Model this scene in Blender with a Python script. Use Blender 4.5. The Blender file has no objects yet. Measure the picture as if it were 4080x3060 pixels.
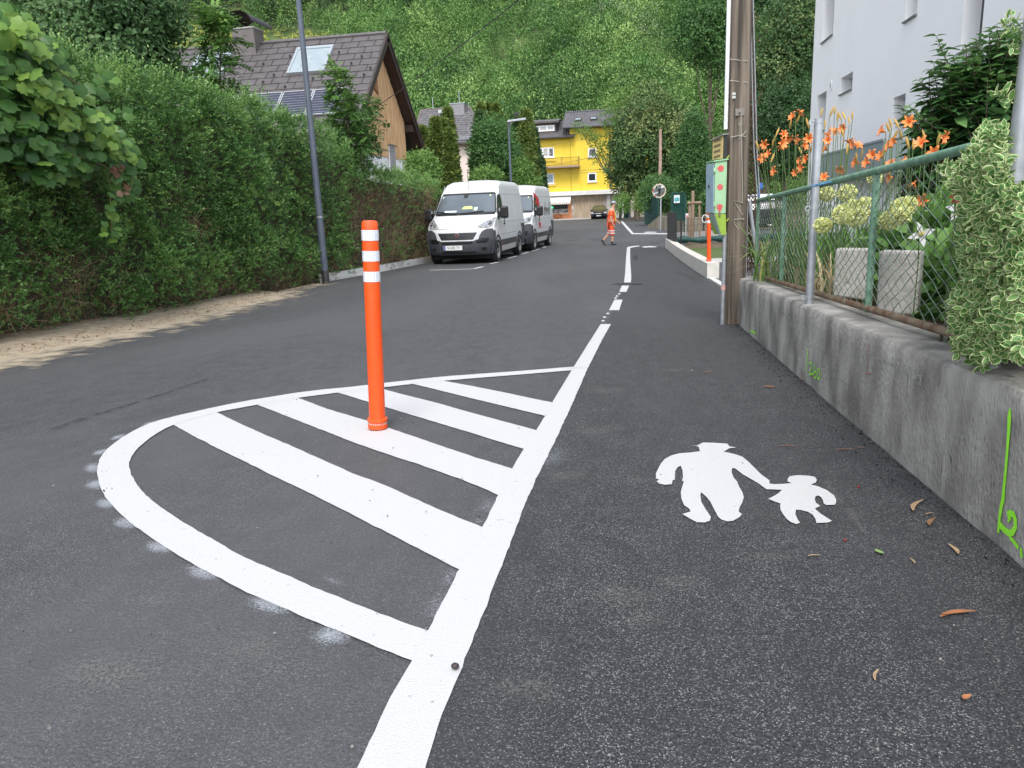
import bpy, math, random
import numpy as np
from math import sin, cos, pi, radians
random.seed(7); RNG = np.random.default_rng(7)
SC = bpy.context.scene
# ------------------------------------------------------------------ camera
F = 3000.; PIT = math.atan(702/F); YAW = math.atan(520/F*cos(PIT)); ROL = .042; H = .88
cy, sy, cp, sp = cos(YAW), sin(YAW), cos(PIT), sin(PIT)
FW = np.array((-sy*cp, cy*cp, -sp)); R0 = np.array((cy, sy, 0.)); U0 = np.cross(R0, FW)
RT = R0*cos(ROL) - U0*sin(ROL); UP = U0*cos(ROL) + R0*sin(ROL)
cd = bpy.data.cameras.new("camera"); cam = bpy.data.objects.new("camera", cd); SC.collection.objects.link(cam)
from mathutils import Matrix, Vector
M = Matrix((( RT[0], UP[0], -FW[0], 0), (RT[1], UP[1], -FW[1], 0), (RT[2], UP[2], -FW[2], H), (0, 0, 0, 1)))
cam.matrix_world = M
cd.sensor_width = 36; cd.lens = 36*F/4080; cd.clip_start = .05; cd.clip_end = 2000
SC.camera = cam
# ------------------------------------------------------------------ light
SUN_EL, SUN_AZ = radians(56), radians(176)      # azimuth clockwise from +Y; behind the camera, a little to the right
w = bpy.data.worlds.new("World"); SC.world = w; w.use_nodes = True
nt = w.node_tree; bg = nt.nodes["Background"]
sky = nt.nodes.new("ShaderNodeTexSky"); sky.sky_type = 'NISHITA'; sky.sun_disc = False
sky.sun_elevation = SUN_EL; sky.sun_rotation = SUN_AZ; sky.air_density = 1.0; sky.dust_density = 1.2; sky.ozone_density = 1
hs = nt.nodes.new("ShaderNodeHueSaturation"); hs.inputs["Saturation"].default_value = .34
nt.links.new(sky.outputs[0], hs.inputs["Color"]); nt.links.new(hs.outputs[0], bg.inputs[0]); bg.inputs[1].default_value = .15
sd = bpy.data.lights.new("sun", 'SUN'); sd.energy = 1.15; sd.angle = radians(22); sd.color = (1, .97, .92)
so = bpy.data.objects.new("sun", sd); SC.collection.objects.link(so)
so.rotation_euler = Vector((sin(SUN_AZ)*cos(SUN_EL), cos(SUN_AZ)*cos(SUN_EL), sin(SUN_EL))).to_track_quat('Z', 'Y').to_euler()
vs = SC.view_settings; vs.view_transform = 'Standard'; vs.look = 'None'; vs.exposure = 1.28; vs.gamma = 1; vs.use_curve_mapping = False
SC.cycles.max_bounces = 6; SC.cycles.diffuse_bounces = 4; SC.cycles.glossy_bounces = 3; SC.cycles.transparent_max_bounces = 6
SC.cycles.use_denoising = True
# ------------------------------------------------------------------ where a pixel of the survey photo meets the place
def G(y):
    y = min(max(y, -12), 30.1); return -(.05*y - .00083*y*y)
def ray(p):
    return FW + (p[0]-2040)/F*RT - (p[1]-1530)/F*UP
def at_plane(p, pt, n):
    d = ray(p); o = np.array((0, 0, H)); t = np.dot(np.array(pt)-o, n)/np.dot(d, n); return o + d*t
def atx(p, x): return at_plane(p, (x, 0, 0), np.array((1., 0, 0)))
def aty(p, y): return at_plane(p, (0, y, 0), np.array((0., 1, 0)))
def gnd(p, dz=0.):
    d = ray(p); lo, hi = .3, .3
    f = lambda t: H + d[2]*t - G(d[1]*t) - dz
    while f(hi) > 0 and hi < 500: lo = hi; hi *= 1.05
    for _ in range(40):
        m = (lo+hi)/2
        if f(m) < 0: hi = m
        else: lo = m
    return np.array((0, 0, H)) + d*lo
def frame(ox, oy, s): return lambda x, y: (ox + x/s, oy + y/s)
ZA = frame(300, 1400, 1.58); ZB = frame(1300, 1200, 1.58); ZC = frame(800, 2010, 1.58); ZP = frame(2500, 1700, 2.212)
ZW = frame(2900, 700, 1.8746); ZG = frame(2900, 0, 1.8746); ZR = frame(3000, 1500, 2.048); ZD = frame(2250, 850, 3.403)
ZV = frame(1680, 680, 4.0218); Z3 = frame(1600, 400, 2.212); ZY = frame(2000, 400, 3.687); ZH = frame(900, 0, 2.212)
ZS = frame(2100, 700, 4.424); ZM = frame(2600, 700, 5.53); ZO = frame(2500, 400, 2.2117); ZL = frame(0, 0, 2.212); Z7 = frame(0, 650, 1.58)
ZE = frame(3650, 500, 1.658)
# ------------------------------------------------------------------ materials
def mat(name, c1, c2=None, scale=5, rough=.6, bump=0, bscale=None, metal=0, detail=4, stretch=(1, 1, 1), spec=.5, lo=.35, hi=.65, emit=None):
    m = bpy.data.materials.new(name); m.use_nodes = True; t = m.node_tree; b = t.nodes["Principled BSDF"]
    b.inputs["Roughness"].default_value = rough; b.inputs["Metallic"].default_value = metal; b.inputs["Specular IOR Level"].default_value = spec
    b.inputs["Base Color"].default_value = (*c1, 1)
    if c2 is not None or bump:
        tc = t.nodes.new("ShaderNodeTexCoord"); mp = t.nodes.new("ShaderNodeMapping"); mp.inputs["Scale"].default_value = stretch
        t.links.new(tc.outputs["Object"], mp.inputs[0])
    if c2 is not None:
        n = t.nodes.new("ShaderNodeTexNoise"); n.inputs["Scale"].default_value = scale; n.inputs["Detail"].default_value = detail
        t.links.new(mp.outputs[0], n.inputs["Vector"])
        r = t.nodes.new("ShaderNodeValToRGB"); r.color_ramp.elements[0].position = lo; r.color_ramp.elements[1].position = hi
        r.color_ramp.elements[0].color = (*c1, 1); r.color_ramp.elements[1].color = (*c2, 1)
        t.links.new(n.outputs[0], r.inputs[0]); t.links.new(r.outputs[0], b.inputs["Base Color"])
    if bump:
        n2 = t.nodes.new("ShaderNodeTexNoise"); n2.inputs["Scale"].default_value = bscale or scale*3; n2.inputs["Detail"].default_value = 4
        t.links.new(mp.outputs[0], n2.inputs["Vector"])
        bp = t.nodes.new("ShaderNodeBump"); bp.inputs["Strength"].default_value = bump; bp.inputs["Distance"].default_value = .02
        t.links.new(n2.outputs[0], bp.inputs["Height"]); t.links.new(bp.outputs[0], b.inputs["Normal"])
    if emit:
        b.inputs["Emission Color"].default_value = (*emit[:3], 1); b.inputs["Emission Strength"].default_value = emit[3]
    return m
def leafmat(name, dark, mid, light, trans=.25, rough=.55, spec=.3):
    if trans > .1: dark, mid, light = [tuple(min(.85, v*k) for v in c) for c, k in ((dark, 1.45), (mid, 1.28), (light, 1.12))]
    m = bpy.data.materials.new(name); m.use_nodes = True; t = m.node_tree; b = t.nodes["Principled BSDF"]
    b.inputs["Roughness"].default_value = rough; b.inputs["Specular IOR Level"].default_value = spec
    a = t.nodes.new("ShaderNodeAttribute"); a.attribute_name = "tone"
    r = t.nodes.new("ShaderNodeValToRGB"); e = r.color_ramp.elements
    e[0].position = 0; e[0].color = (*dark, 1); e[1].position = 1; e[1].color = (*light, 1); k = e.new(.5); k.color = (*mid, 1)
    t.links.new(a.outputs["Fac"], r.inputs[0]); t.links.new(r.outputs[0], b.inputs["Base Color"])
    if trans:
        tr = t.nodes.new("ShaderNodeBsdfTranslucent"); mx = t.nodes.new("ShaderNodeMixShader"); mx.inputs[0].default_value = trans
        t.links.new(r.outputs[0], tr.inputs[0]); t.links.new(b.outputs[0], mx.inputs[1]); t.links.new(tr.outputs[0], mx.inputs[2])
        t.links.new(mx.outputs[0], t.nodes["Material Output"].inputs[0])
    return m
def asphalt(name, base, dust, speck=.93, patch=.5, warm=(.10, .09, .075), speckc=(.34, .335, .32)):
    m = bpy.data.materials.new(name); m.use_nodes = True; t = m.node_tree; N = t.nodes; L = t.links; b = N["Principled BSDF"]
    tc = N.new("ShaderNodeTexCoord")
    def noise(s, d=4, st=None):
        n = N.new("ShaderNodeTexNoise"); n.inputs["Scale"].default_value = s; n.inputs["Detail"].default_value = d
        if st:
            mp = N.new("ShaderNodeMapping"); mp.inputs["Scale"].default_value = st; L.new(tc.outputs["Object"], mp.inputs[0]); L.new(mp.outputs[0], n.inputs["Vector"])
        else: L.new(tc.outputs["Object"], n.inputs["Vector"])
        return n.outputs[0]
    def ramp(v, p0, p1, c0, c1):
        r = N.new("ShaderNodeValToRGB"); r.color_ramp.elements[0].position = p0; r.color_ramp.elements[1].position = p1
        r.color_ramp.elements[0].color = (*c0, 1); r.color_ramp.elements[1].color = (*c1, 1); L.new(v, r.inputs[0]); return r.outputs[0]
    def mix(f, a, c):
        x = N.new("ShaderNodeMix"); x.data_type = 'RGBA'
        if isinstance(f, float): x.inputs[0].default_value = f
        else: L.new(f, x.inputs[0])
        for i, v in ((6, a), (7, c)):
            if isinstance(v, tuple): x.inputs[i].default_value = (*v, 1)
            else: L.new(v, x.inputs[i])
        return x.outputs[2]
    def grey(v, p0, p1): return ramp(v, p0, p1, (0, 0, 0), (1, 1, 1))
    fine = ramp(noise(210, 2), .34, .68, tuple(x*.30 for x in base), tuple(x*2.1 for x in base))
    v = N.new("ShaderNodeTexVoronoi"); v.inputs["Scale"].default_value = 430; L.new(tc.outputs["Object"], v.inputs["Vector"])
    sep = N.new("ShaderNodeSeparateColor"); L.new(v.outputs["Color"], sep.inputs[0])
    sp_ = grey(sep.outputs[0], speck, min(speck+.02, 1)); d = grey(v.outputs["Distance"], .45, .3)
    mm = N.new("ShaderNodeMath"); mm.operation = 'MULTIPLY'; L.new(sp_, mm.inputs[0]); L.new(d, mm.inputs[1])
    c = mix(mm.outputs[0], fine, speckc)
    streak = grey(noise(1.1, 5, (1.6, .22, 1)), .42, .72)
    sm = N.new("ShaderNodeMath"); sm.operation = 'MULTIPLY'; sm.inputs[1].default_value = patch; L.new(streak, sm.inputs[0])
    c = mix(sm.outputs[0], c, dust)
    med = grey(noise(9, 5, (1.2, .6, 1)), .38, .66); me_ = N.new("ShaderNodeMath"); me_.operation = 'MULTIPLY'; me_.inputs[1].default_value = .35; L.new(med, me_.inputs[0]); c = mix(me_.outputs[0], c, tuple(x*.62 for x in base))
    big = grey(noise(.55, 3, (1.4, .35, 1)), .42, .62); mb = N.new("ShaderNodeMath"); mb.operation = 'MULTIPLY'; mb.inputs[1].default_value = .45; L.new(big, mb.inputs[0]); c = mix(mb.outputs[0], c, tuple(x*1.25 for x in dust))
    pt = grey(noise(2.3, 6), .64, .74); pm = N.new("ShaderNodeMath"); pm.operation = 'MULTIPLY'; pm.inputs[1].default_value = .18; L.new(pt, pm.inputs[0])
    c = mix(pm.outputs[0], c, warm)
    L.new(c, b.inputs["Base Color"]); b.inputs["Roughness"].default_value = .68; b.inputs["Specular IOR Level"].default_value = .45
    bp = N.new("ShaderNodeBump"); bp.inputs["Strength"].default_value = .9; bp.inputs["Distance"].default_value = .004
    L.new(noise(120, 2), bp.inputs["Height"]); L.new(bp.outputs[0], b.inputs["Normal"])
    return m
# ------------------------------------------------------------------ objects
def tag(o, label=None, cat=None, group=None, kind=None):
    if label: o["label"] = label
    if cat: o["category"] = cat
    if group: o["group"] = group
    if kind: o["kind"] = kind
    return o
def thing(name, label, cat, loc=(0, 0, 0), rz=0, group=None):
    o = bpy.data.objects.new(name, None); SC.collection.objects.link(o); o.location = Vector([float(v) for v in loc]); o.rotation_euler = (0, 0, rz)
    o.empty_display_size = .1
    return tag(o, label, cat, group)
def inv_of(par):
    chain = []
    while par is not None: chain.append(par); par = par.parent
    m = Matrix()
    for p in reversed(chain): m = m @ Matrix.LocRotScale(p.location, p.rotation_euler, p.scale)
    return m.inverted()
def link(o, parent=None, label=None):
    SC.collection.objects.link(o)
    if parent: o.parent = parent
    if label: o["label"] = label
    return o
class MB:
    def __init__(s): s.v = []; s.f = []; s.m = []
    def add(s, vs, fs, mi=0):
        k = len(s.v); s.v += [tuple(map(float, p)) for p in vs]
        for f in fs: s.f.append([i+k for i in f]); s.m.append(mi)
        return s
    def box(s, c, d, rz=0, mi=0, R=None):
        vs = []
        for z in (-.5, .5):
            for x, y in ((-.5, -.5), (.5, -.5), (.5, .5), (-.5, .5)):
                p = Vector((x*d[0], y*d[1], z*d[2]))
                if R is not None: p = R @ p
                if rz: p = Matrix.Rotation(rz, 3, 'Z') @ p
                vs.append(p + Vector([float(q) for q in c]))
        return s.add(vs, [(3, 2, 1, 0), (4, 5, 6, 7), (0, 1, 5, 4), (1, 2, 6, 5), (2, 3, 7, 6), (3, 0, 4, 7)], mi)
    def bb(s, x0, x1, y0, y1, z0, z1, mi=0):
        return s.box(((x0+x1)/2, (y0+y1)/2, (z0+z1)/2), (abs(x1-x0), abs(y1-y0), abs(z1-z0)), 0, mi)
    def tube(s, pts, r, n=8, mi=0, cap=True):
        pts = [Vector([float(q) for q in p]) for p in pts]; rs = r if hasattr(r, '__len__') else [r]*len(pts)
        rings = []; up = Vector((0, 0, 1))
        prev = None
        for i, p in enumerate(pts):
            t = (pts[min(i+1, len(pts)-1)] - pts[max(i-1, 0)])
            t = t.normalized() if t.length > 1e-9 else Vector((0, 0, 1))
            if prev is None:
                a = t.cross(Vector((1, 0, 0)) if abs(t.x) < .9 else Vector((0, 1, 0))).normalized()
            else:
                a = prev - t*prev.dot(t); a = a.normalized() if a.length > 1e-6 else t.orthogonal().normalized()
            prev = a; b = t.cross(a)
            rings.append([p + (a*cos(2*pi*k/n) + b*sin(2*pi*k/n))*rs[i] for k in range(n)])
        fs = []
        for i in range(len(pts)-1):
            for k in range(n): fs.append((i*n+k, i*n+(k+1) % n, (i+1)*n+(k+1) % n, (i+1)*n+k))
        if cap: fs += [tuple(reversed(range(n))), tuple((len(pts)-1)*n+k for k in range(n))]
        return s.add([q for ring in rings for q in ring], fs, mi)
    def lathe(s, prof, n=20, c=(0, 0, 0), R=None, mi=0, cap=True):
        vs = []
        for r, z in prof:
            for k in range(n):
                p = Vector((r*cos(2*pi*k/n), r*sin(2*pi*k/n), z))
                if R is not None: p = R @ p
                vs.append(p + Vector([float(q) for q in c]))
        fs = []
        for i in range(len(prof)-1):
            for k in range(n): fs.append((i*n+k, i*n+(k+1) % n, (i+1)*n+(k+1) % n, (i+1)*n+k))
        if cap: fs += [tuple(reversed(range(n))), tuple((len(prof)-1)*n+k for k in range(n))]
        return s.add(vs, fs, mi)
    def prism(s, pts, off, mi=0):
        n = len(pts); off = np.array(off, float); a = [np.array(p, float) for p in pts]
        return s.add(a + [p+off for p in a], [tuple(range(n)), tuple(reversed(range(n, 2*n)))] + [(i, i+n, (i+1) % n + n, (i+1) % n) for i in range(n)], mi)
    def poly(s, pts, mi=0): return s.add(pts, [tuple(range(len(pts)))], mi)
    def grid(s, rows, mi=0):
        n = len(rows[0]); return s.add([p for r in rows for p in r], [(i*n+k, i*n+k+1, (i+1)*n+k+1, (i+1)*n+k) for i in range(len(rows)-1) for k in range(n-1)], mi)
    def sphere(s, c, r, n=10, m=7, sc=(1, 1, 1), mi=0):
        vs = []; fs = []
        for i in range(m+1):
            t = pi*i/m
            for k in range(n): vs.append((c[0]+r*sc[0]*sin(t)*cos(2*pi*k/n), c[1]+r*sc[1]*sin(t)*sin(2*pi*k/n), c[2]+r*sc[2]*cos(t)))
        for i in range(m):
            for k in range(n): fs.append((i*n+k, (i+1)*n+k, (i+1)*n+(k+1) % n, i*n+(k+1) % n))
        return s.add(vs, fs, mi)
    def build(s, name, mats, parent=None, world=False, smooth=False, bevel=0, label=None, fix=True):
        me = bpy.data.meshes.new(name); vs = s.v
        if parent is not None and world:
            im = inv_of(parent); vs = [tuple(im @ Vector(p)) for p in vs]
        me.from_pydata(vs, [], s.f)
        for m in (mats if isinstance(mats, (list, tuple)) else [mats]): me.materials.append(m)
        me.polygons.foreach_set("material_index", s.m)
        if smooth: me.polygons.foreach_set("use_smooth", [True]*len(s.f))
        me.update(); me.validate()
        o = bpy.data.objects.new(name, me); link(o, parent, label)
        if bevel:
            b = o.modifiers.new("bevel", 'BEVEL'); b.width = bevel; b.segments = 2; b.limit_method = 'ANGLE'; b.angle_limit = radians(40)
        if smooth and hasattr(me, "set_sharp_from_angle"): me.set_sharp_from_angle(angle=radians(42))
        return o
def copy_tree(o, parent=None):
    c = o.copy(); SC.collection.objects.link(c); c.parent = parent
    for ch in list(o.children): copy_tree(ch, c)
    return c
def text_mesh(name, body, size, mat_, parent, loc, rot, align='CENTER', ext=.001, sx=1):
    cu = bpy.data.curves.new(name, 'FONT'); cu.body = body; cu.size = size; cu.align_x = align; cu.align_y = 'CENTER'; cu.extrude = ext
    tmp = bpy.data.objects.new(name, cu); SC.collection.objects.link(tmp)
    dg = bpy.context.evaluated_depsgraph_get(); me = bpy.data.meshes.new_from_object(tmp.evaluated_get(dg))
    bpy.data.objects.remove(tmp); me.materials.clear(); me.materials.append(mat_)
    o = bpy.data.objects.new(name, me); link(o, parent); o.location = loc; o.rotation_euler = rot; o.scale = (sx, 1, 1)
    return o
# leaves: templates are (verts, faces, material index per face); y is along the leaf
def T_diamond(w=.5, fold=.1, pos=.45): return (np.array([(0, 0, 0), (w/2, pos, fold), (0, 1, 0), (-w/2, pos, fold)]), [(0, 1, 2), (0, 2, 3)], [0, 0])
def T_oval(w=.55, fold=.08, droop=.18):
    return (np.array([(0, 0, 0), (w*.42, .25, fold), (w*.5, .55, fold*.6-droop*.3), (0, 1, -droop), (-w*.5, .55, fold*.6-droop*.3), (-w*.42, .25, fold), (0, .5, -.02-droop*.2)]),
            [(0, 1, 6), (1, 2, 6), (2, 3, 6), (3, 4, 6), (4, 5, 6), (5, 0, 6)], [0]*6)
def T_vine():
    rim = [(0, 0), (.22, -.15), (.44, -.06), (.46, .12), (.57, .34), (.46, .46), (.42, .64), (.20, .70), (0, .98), (-.20, .70), (-.42, .64), (-.46, .46), (-.57, .34), (-.46, .12), (-.44, -.06), (-.22, -.15)]
    v = [(x, y, -.25*(abs(x)**1.5) - .16*max(0, y-.3)) for x, y in rim] + [(0, .3, .03)]
    return (np.array(v), [(i, (i+1) % 16, 16) for i in range(16)], [0]*16)
def T_varieg():
    o = [(0, 0), (.20, .18), (.27, .45), (.20, .75), (0, 1), (-.20, .75), (-.27, .45), (-.20, .18)]
    v = [(x, y, .10*abs(x)/.27 - .1*y*y) for x, y in o] + [(x*.76, .07+y*.85, .04*abs(x)/.27 - .1*y*y + .005) for x, y in o] + [(0, .5, -.03)]
    f = [(i, (i+1) % 8, 8+(i+1) % 8, 8+i) for i in range(8)]; g = [(8+i, 8+(i+1) % 8, 16) for i in range(8)]
    return (np.array(v), f+g, [1]*8+[0]*8)
def rnd_dirs(n): d = RNG.normal(size=(n, 3)); return d/np.linalg.norm(d, axis=1)[:, None]
def scatter(name, P, D, L, tpl, mats, parent=None, tone=None, hint=None, label=None):
    P = np.asarray(P, float); n = len(P); D = np.asarray(D, float); D = D/np.maximum(np.linalg.norm(D, axis=1), 1e-6)[:, None]
    L = np.broadcast_to(np.asarray(L, float), (n,))
    h = rnd_dirs(n) if hint is None else np.asarray(hint, float) + .35*rnd_dirs(n)
    X = np.cross(D, h); X /= np.maximum(np.linalg.norm(X, axis=1), 1e-6)[:, None]; Z = np.cross(X, D)
    tv, tf, tm = tpl; k = len(tv)
    V = P[:, None, :] + L[:, None, None]*(tv[None, :, 0, None]*X[:, None, :] + tv[None, :, 1, None]*D[:, None, :] + tv[None, :, 2, None]*Z[:, None, :])
    V = V.reshape(-1, 3)
    if parent is not None:
        im = np.array(inv_of(parent)); V = V @ im[:3, :3].T + im[:3, 3]
    fl = np.concatenate([np.array(f) for f in tf]); tot = np.array([len(f) for f in tf])
    loops = (np.arange(n)[:, None]*k + fl[None, :]).ravel(); starts = np.concatenate([[0], np.cumsum(np.tile(tot, n))[:-1]])
    me = bpy.data.meshes.new(name); me.vertices.add(len(V)); me.vertices.foreach_set("co", V.astype(np.float32).ravel())
    me.loops.add(len(loops)); me.loops.foreach_set("vertex_index", loops.astype(np.int32))
    me.polygons.add(len(starts)); me.polygons.foreach_set("loop_start", starts.astype(np.int32))
    for m in (mats if isinstance(mats, (list, tuple)) else [mats]): me.materials.append(m)
    me.polygons.foreach_set("material_index", np.tile(np.array(tm), n).astype(np.int32))
    me.update(calc_edges=True)
    if tone is None: tone = RNG.random(n)
    a = me.attributes.new("tone", 'FLOAT', 'FACE'); a.data.foreach_set("value", np.repeat(np.clip(tone, 0, 1), len(tf)).astype(np.float32))
    o = bpy.data.objects.new(name, me); return link(o, parent, label)
def wob(a, b, s=1.): return (np.sin(a*1.7*s+1.3) + np.sin(b*2.3*s+.7+1.1*np.sin(a*.9*s)) + np.sin((a+b)*1.1*s+2.1) + .6*np.sin((a-b)*3.7*s))/3.6
def in_poly(pts, poly):
    x, y = pts[:, 0], pts[:, 1]; r = np.zeros(len(pts), bool); n = len(poly); j = n-1
    for i in range(n):
        xi, yi = poly[i]; xj, yj = poly[j]
        r ^= ((yi > y) != (yj > y)) & (x < (xj-xi)*(y-yi)/((yj-yi) or 1e-9) + xi); j = i
    return r
def sample_poly(poly, n):
    p = np.array(poly, float); lo, hi = p.min(0), p.max(0); out = []
    while sum(map(len, out)) < n:
        q = lo + RNG.random((n, 2))*(hi-lo); out.append(q[in_poly(q, poly)])
    return np.concatenate(out)[:n]
# ------------------------------------------------------------------ shared materials
m_road = asphalt("road_asphalt", (.044, .045, .050), (.072, .072, .076), .90, .55)
m_foot = asphalt("footpath_asphalt", (.027, .028, .032), (.043, .043, .047), .90, .5, (.085, .082, .076))
m_paint = mat("road_paint", (.51, .51, .515), (.26, .26, .26), 55, .7, .25, 220, lo=.68, hi=.76)
m_soil = mat("soil", (.06, .045, .03), (.14, .11, .075), 6, .95, .6, 40)
m_sand = mat("sand", (.30, .235, .16), (.46, .38, .28), 9, .95, .9, 60, detail=8)
m_grass = mat("short_grass", (.06, .10, .025), (.12, .16, .05), 30, .95, .6, 90)
m_white = mat("white_render", (.72, .73, .76), (.78, .78, .80), 1.2, .85, .12, 80)
m_dark = mat("dark_metal", (.03, .03, .034), None, rough=.5)
m_black = mat("black_plastic", (.012, .012, .013), None, rough=.45)
m_glass = mat("window_glass", (.03, .035, .04), None, rough=.05, spec=.8)
m_galv = mat("galvanised_steel", (.36, .38, .41), (.46, .48, .51), 18, .45, 0, metal=.55)
m_steelgrey = mat("painted_grey_steel", (.075, .092, .125), (.10, .118, .15), 3, .45)
m_orange = mat("orange_plastic", (.86, .095, .012), (.80, .085, .012), 30, .32, .08, 120)
m_reflect = None
def reflective():
    m = mat("reflective_sheet", (.62, .65, .68), None, rough=.25); t = m.node_tree; b = t.nodes["Principled BSDF"]
    tc = t.nodes.new("ShaderNodeTexCoord"); v = t.nodes.new("ShaderNodeTexVoronoi"); v.inputs["Scale"].default_value = 120; v.feature = 'DISTANCE_TO_EDGE'; v.inputs["Randomness"].default_value = .15
    r = t.nodes.new("ShaderNodeValToRGB"); r.color_ramp.elements[0].color = (.82, .82, .82, 1); r.color_ramp.elements[1].color = (.45, .50, .58, 1)
    r.color_ramp.elements[0].position = .05; r.color_ramp.elements[1].position = .16
    t.links.new(tc.outputs["Object"], v.inputs["Vector"]); t.links.new(v.outputs["Distance"], r.inputs[0]); t.links.new(r.outputs[0], b.inputs["Base Color"]); return m
m_reflect = reflective()
m_bark = mat("bark", (.07, .05, .035), (.14, .11, .08), 8, .9, .6, 20, stretch=(1, 1, .3))
m_twig = mat("twigs", (.16, .11, .07), (.26, .19, .12), 6, .9)
# ------------------------------------------------------------------ ground, road, footpath
YS = [-12, -6, -3, -1.5] + [i*.5 for i in range(0, 62)] + [32, 36, 42, 50, 60, 75, 90, 100]
def strip(name, xl, xr, dz, m, ys=YS, nx=2, kind="structure", y0=-12, y1=200):
    b = MB(); rows = []
    yy = sorted(set([y for y in ys if y0 <= y <= y1] + [y0, min(y1, max(ys))]))
    for y in yy:
        a, c = xl(y), xr(y); rows.append([(a+(c-a)*k/(nx-1), y, G(y)+dz) for k in range(nx)])
    b.grid(rows); o = b.build(name, m); return tag(o, kind=kind)
def lerp(tab):
    xs, vs = zip(*tab); return lambda y: float(np.interp(y, xs, vs))
strip("ground", lambda y: -400, lambda y: 400, -.03, m_soil, YS + [130], 9, y1=130)
hedge_x = lerp([(-12, -5.9), (5, -6.45), (8, -6.75), (16, -7.1), (17, -7.0), (20, -6.85), (24, -6.5), (30, -6.3)])
road_l = lerp([(-12, -5.3), (5.6, -5.75), (10.5, -6.1), (13, -6.6), (16.5, -7.0), (24, -6.5), (29, -6.5), (54, -6.5), (62, -9), (70, -30), (100, -40)])
road_r = lerp([(-12, 1.05), (7.9, 1.05), (8.2, 1.5), (14.7, 1.6), (28.4, 1.2), (28.6, 12), (40.5, 12), (41, 4), (60, 3.2), (62, 6), (100, 6)])
road = strip("road", road_l, road_r, 0, m_road, YS + [8.05, 8.2, 28.4, 28.6, 40.5, 41, 45, 54, 56, 58, 62, 66, 70, 88], 12)
def edge_jit(b, amp, n):
    return b
m_sandy = m_sand
# sand verge with an irregular, dusty edge onto the road
b = MB(); rows = []
for i in range(64):
    y = -4 + i*.28
    x0 = hedge_x(y) - .5; x1 = float(np.interp(y, [-4, 5.6, 6.7, 8, 9, 10.4, 13, 13.8], [-5.1, -5.52, -5.72, -5.84, -5.89, -6.06, -6.52, -6.82])) + .05*wob(np.float64(y*3), 1.)
    rows.append([(x0+(x1-x0)*k/6, y, G(y) + .004 + (.05 + .008*wob(y*1.3, k*.5))*(1-(k/6)**2)) for k in range(7)])
tag(b.grid(rows).build("sand_verge", m_sand, smooth=True), kind="structure")
# dusty veil of sand on the asphalt along the verge
def veil(name, c, dens, scale, fall):
    m = mat(name, c, tuple(x*.85 for x in c), 20, .95); t = m.node_tree; bs = t.nodes["Principled BSDF"]
    tc = t.nodes.new("ShaderNodeTexCoord"); n = t.nodes.new("ShaderNodeTexNoise"); n.inputs["Scale"].default_value = scale; n.inputs["Detail"].default_value = 6
    a = t.nodes.new("ShaderNodeAttribute"); a.attribute_name = "veil"; mt = t.nodes.new("ShaderNodeMath"); mt.operation = 'ADD'
    r = t.nodes.new("ShaderNodeValToRGB"); r.color_ramp.elements[0].position = fall[0]; r.color_ramp.elements[1].position = fall[1]
    r.color_ramp.elements[0].color = (0, 0, 0, 1); r.color_ramp.elements[1].color = (dens,)*3 + (1,)
    t.links.new(tc.outputs["Object"], n.inputs["Vector"]); t.links.new(n.outputs[0], mt.inputs[0]); t.links.new(a.outputs["Fac"], mt.inputs[1])
    t.links.new(mt.outputs[0], r.inputs[0]); t.links.new(r.outputs[0], bs.inputs["Alpha"]); return m
def veil_attr(o, vals):
    a = o.data.attributes.new("veil", 'FLOAT', 'POINT'); a.data.foreach_set("value", vals)
b = MB(); rows = []; vv = []
for i in range(70):
    y = -2 + i*.26; x0 = float(np.interp(y, [-4, 5.6, 6.7, 8, 9, 10.4, 13, 13.8, 17], [-5.05, -5.47, -5.67, -5.80, -5.85, -6.03, -6.5, -6.8, -7.1]))-.08
    rows.append([(x0 + 1.0*k/8, y, G(y) + .006) for k in range(9)]); vv += [.42*(1-k/8)**1.0 - .17*(k/8) for k in range(9)]
o = b.grid(rows).build("sand_dust", veil("sand_dust", (.5, .42, .31), .8, 5, (.55, .85))); veil_attr(o, vv); tag(o, kind="structure")
foot_l = lerp([(-12, .5)] + [(gnd(p)[1], gnd(p)[0]) for p in (ZC(1200, 1659), ZC(1600, 800), ZC(1935, 10), ZB(1250, 1100), ZB(1600, 430), ZB(1760, 150), ZD(790, 1020), ZD(850, 942), ZD(862, 800), ZD(858, 640), ZD(866, 475), ZD(950, 455), ZD(1200, 448))] + [(32, 1.0)])
foot_r = lerp([(-12, 1.02), (7.9, 1.02), (8.0, 1.15), (14.7, 1.42), (28.4, 1.05), (29, 1.05)])
strip("footpath", foot_l, foot_r, .004, m_foot, YS, 6, y1=29)
# loose dark asphalt crumbs piled along the wall foot
P = np.stack([.985 - .13*RNG.random(700)**3, RNG.random(700)*7.2+.6, np.zeros(700)], 1); P[:, 2] = [G(y)+.006 for y in P[:, 1]]
tag(scatter("asphalt_crumbs", P, rnd_dirs(700)*[1, 1, .4], .005+.009*RNG.random(700), T_oval(.9, .35, -.3), mat("asphalt_crumb", (.018, .018, .02), (.04, .04, .042), 60, .8)), kind="stuff")
m_pave = mat("paving", (.42, .41, .39), (.52, .51, .49), 12, .9, .2, 60)
m_kerb = mat("kerb_concrete", (.66, .66, .64), (.74, .73, .71), 6, .85, .2, 60)
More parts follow.
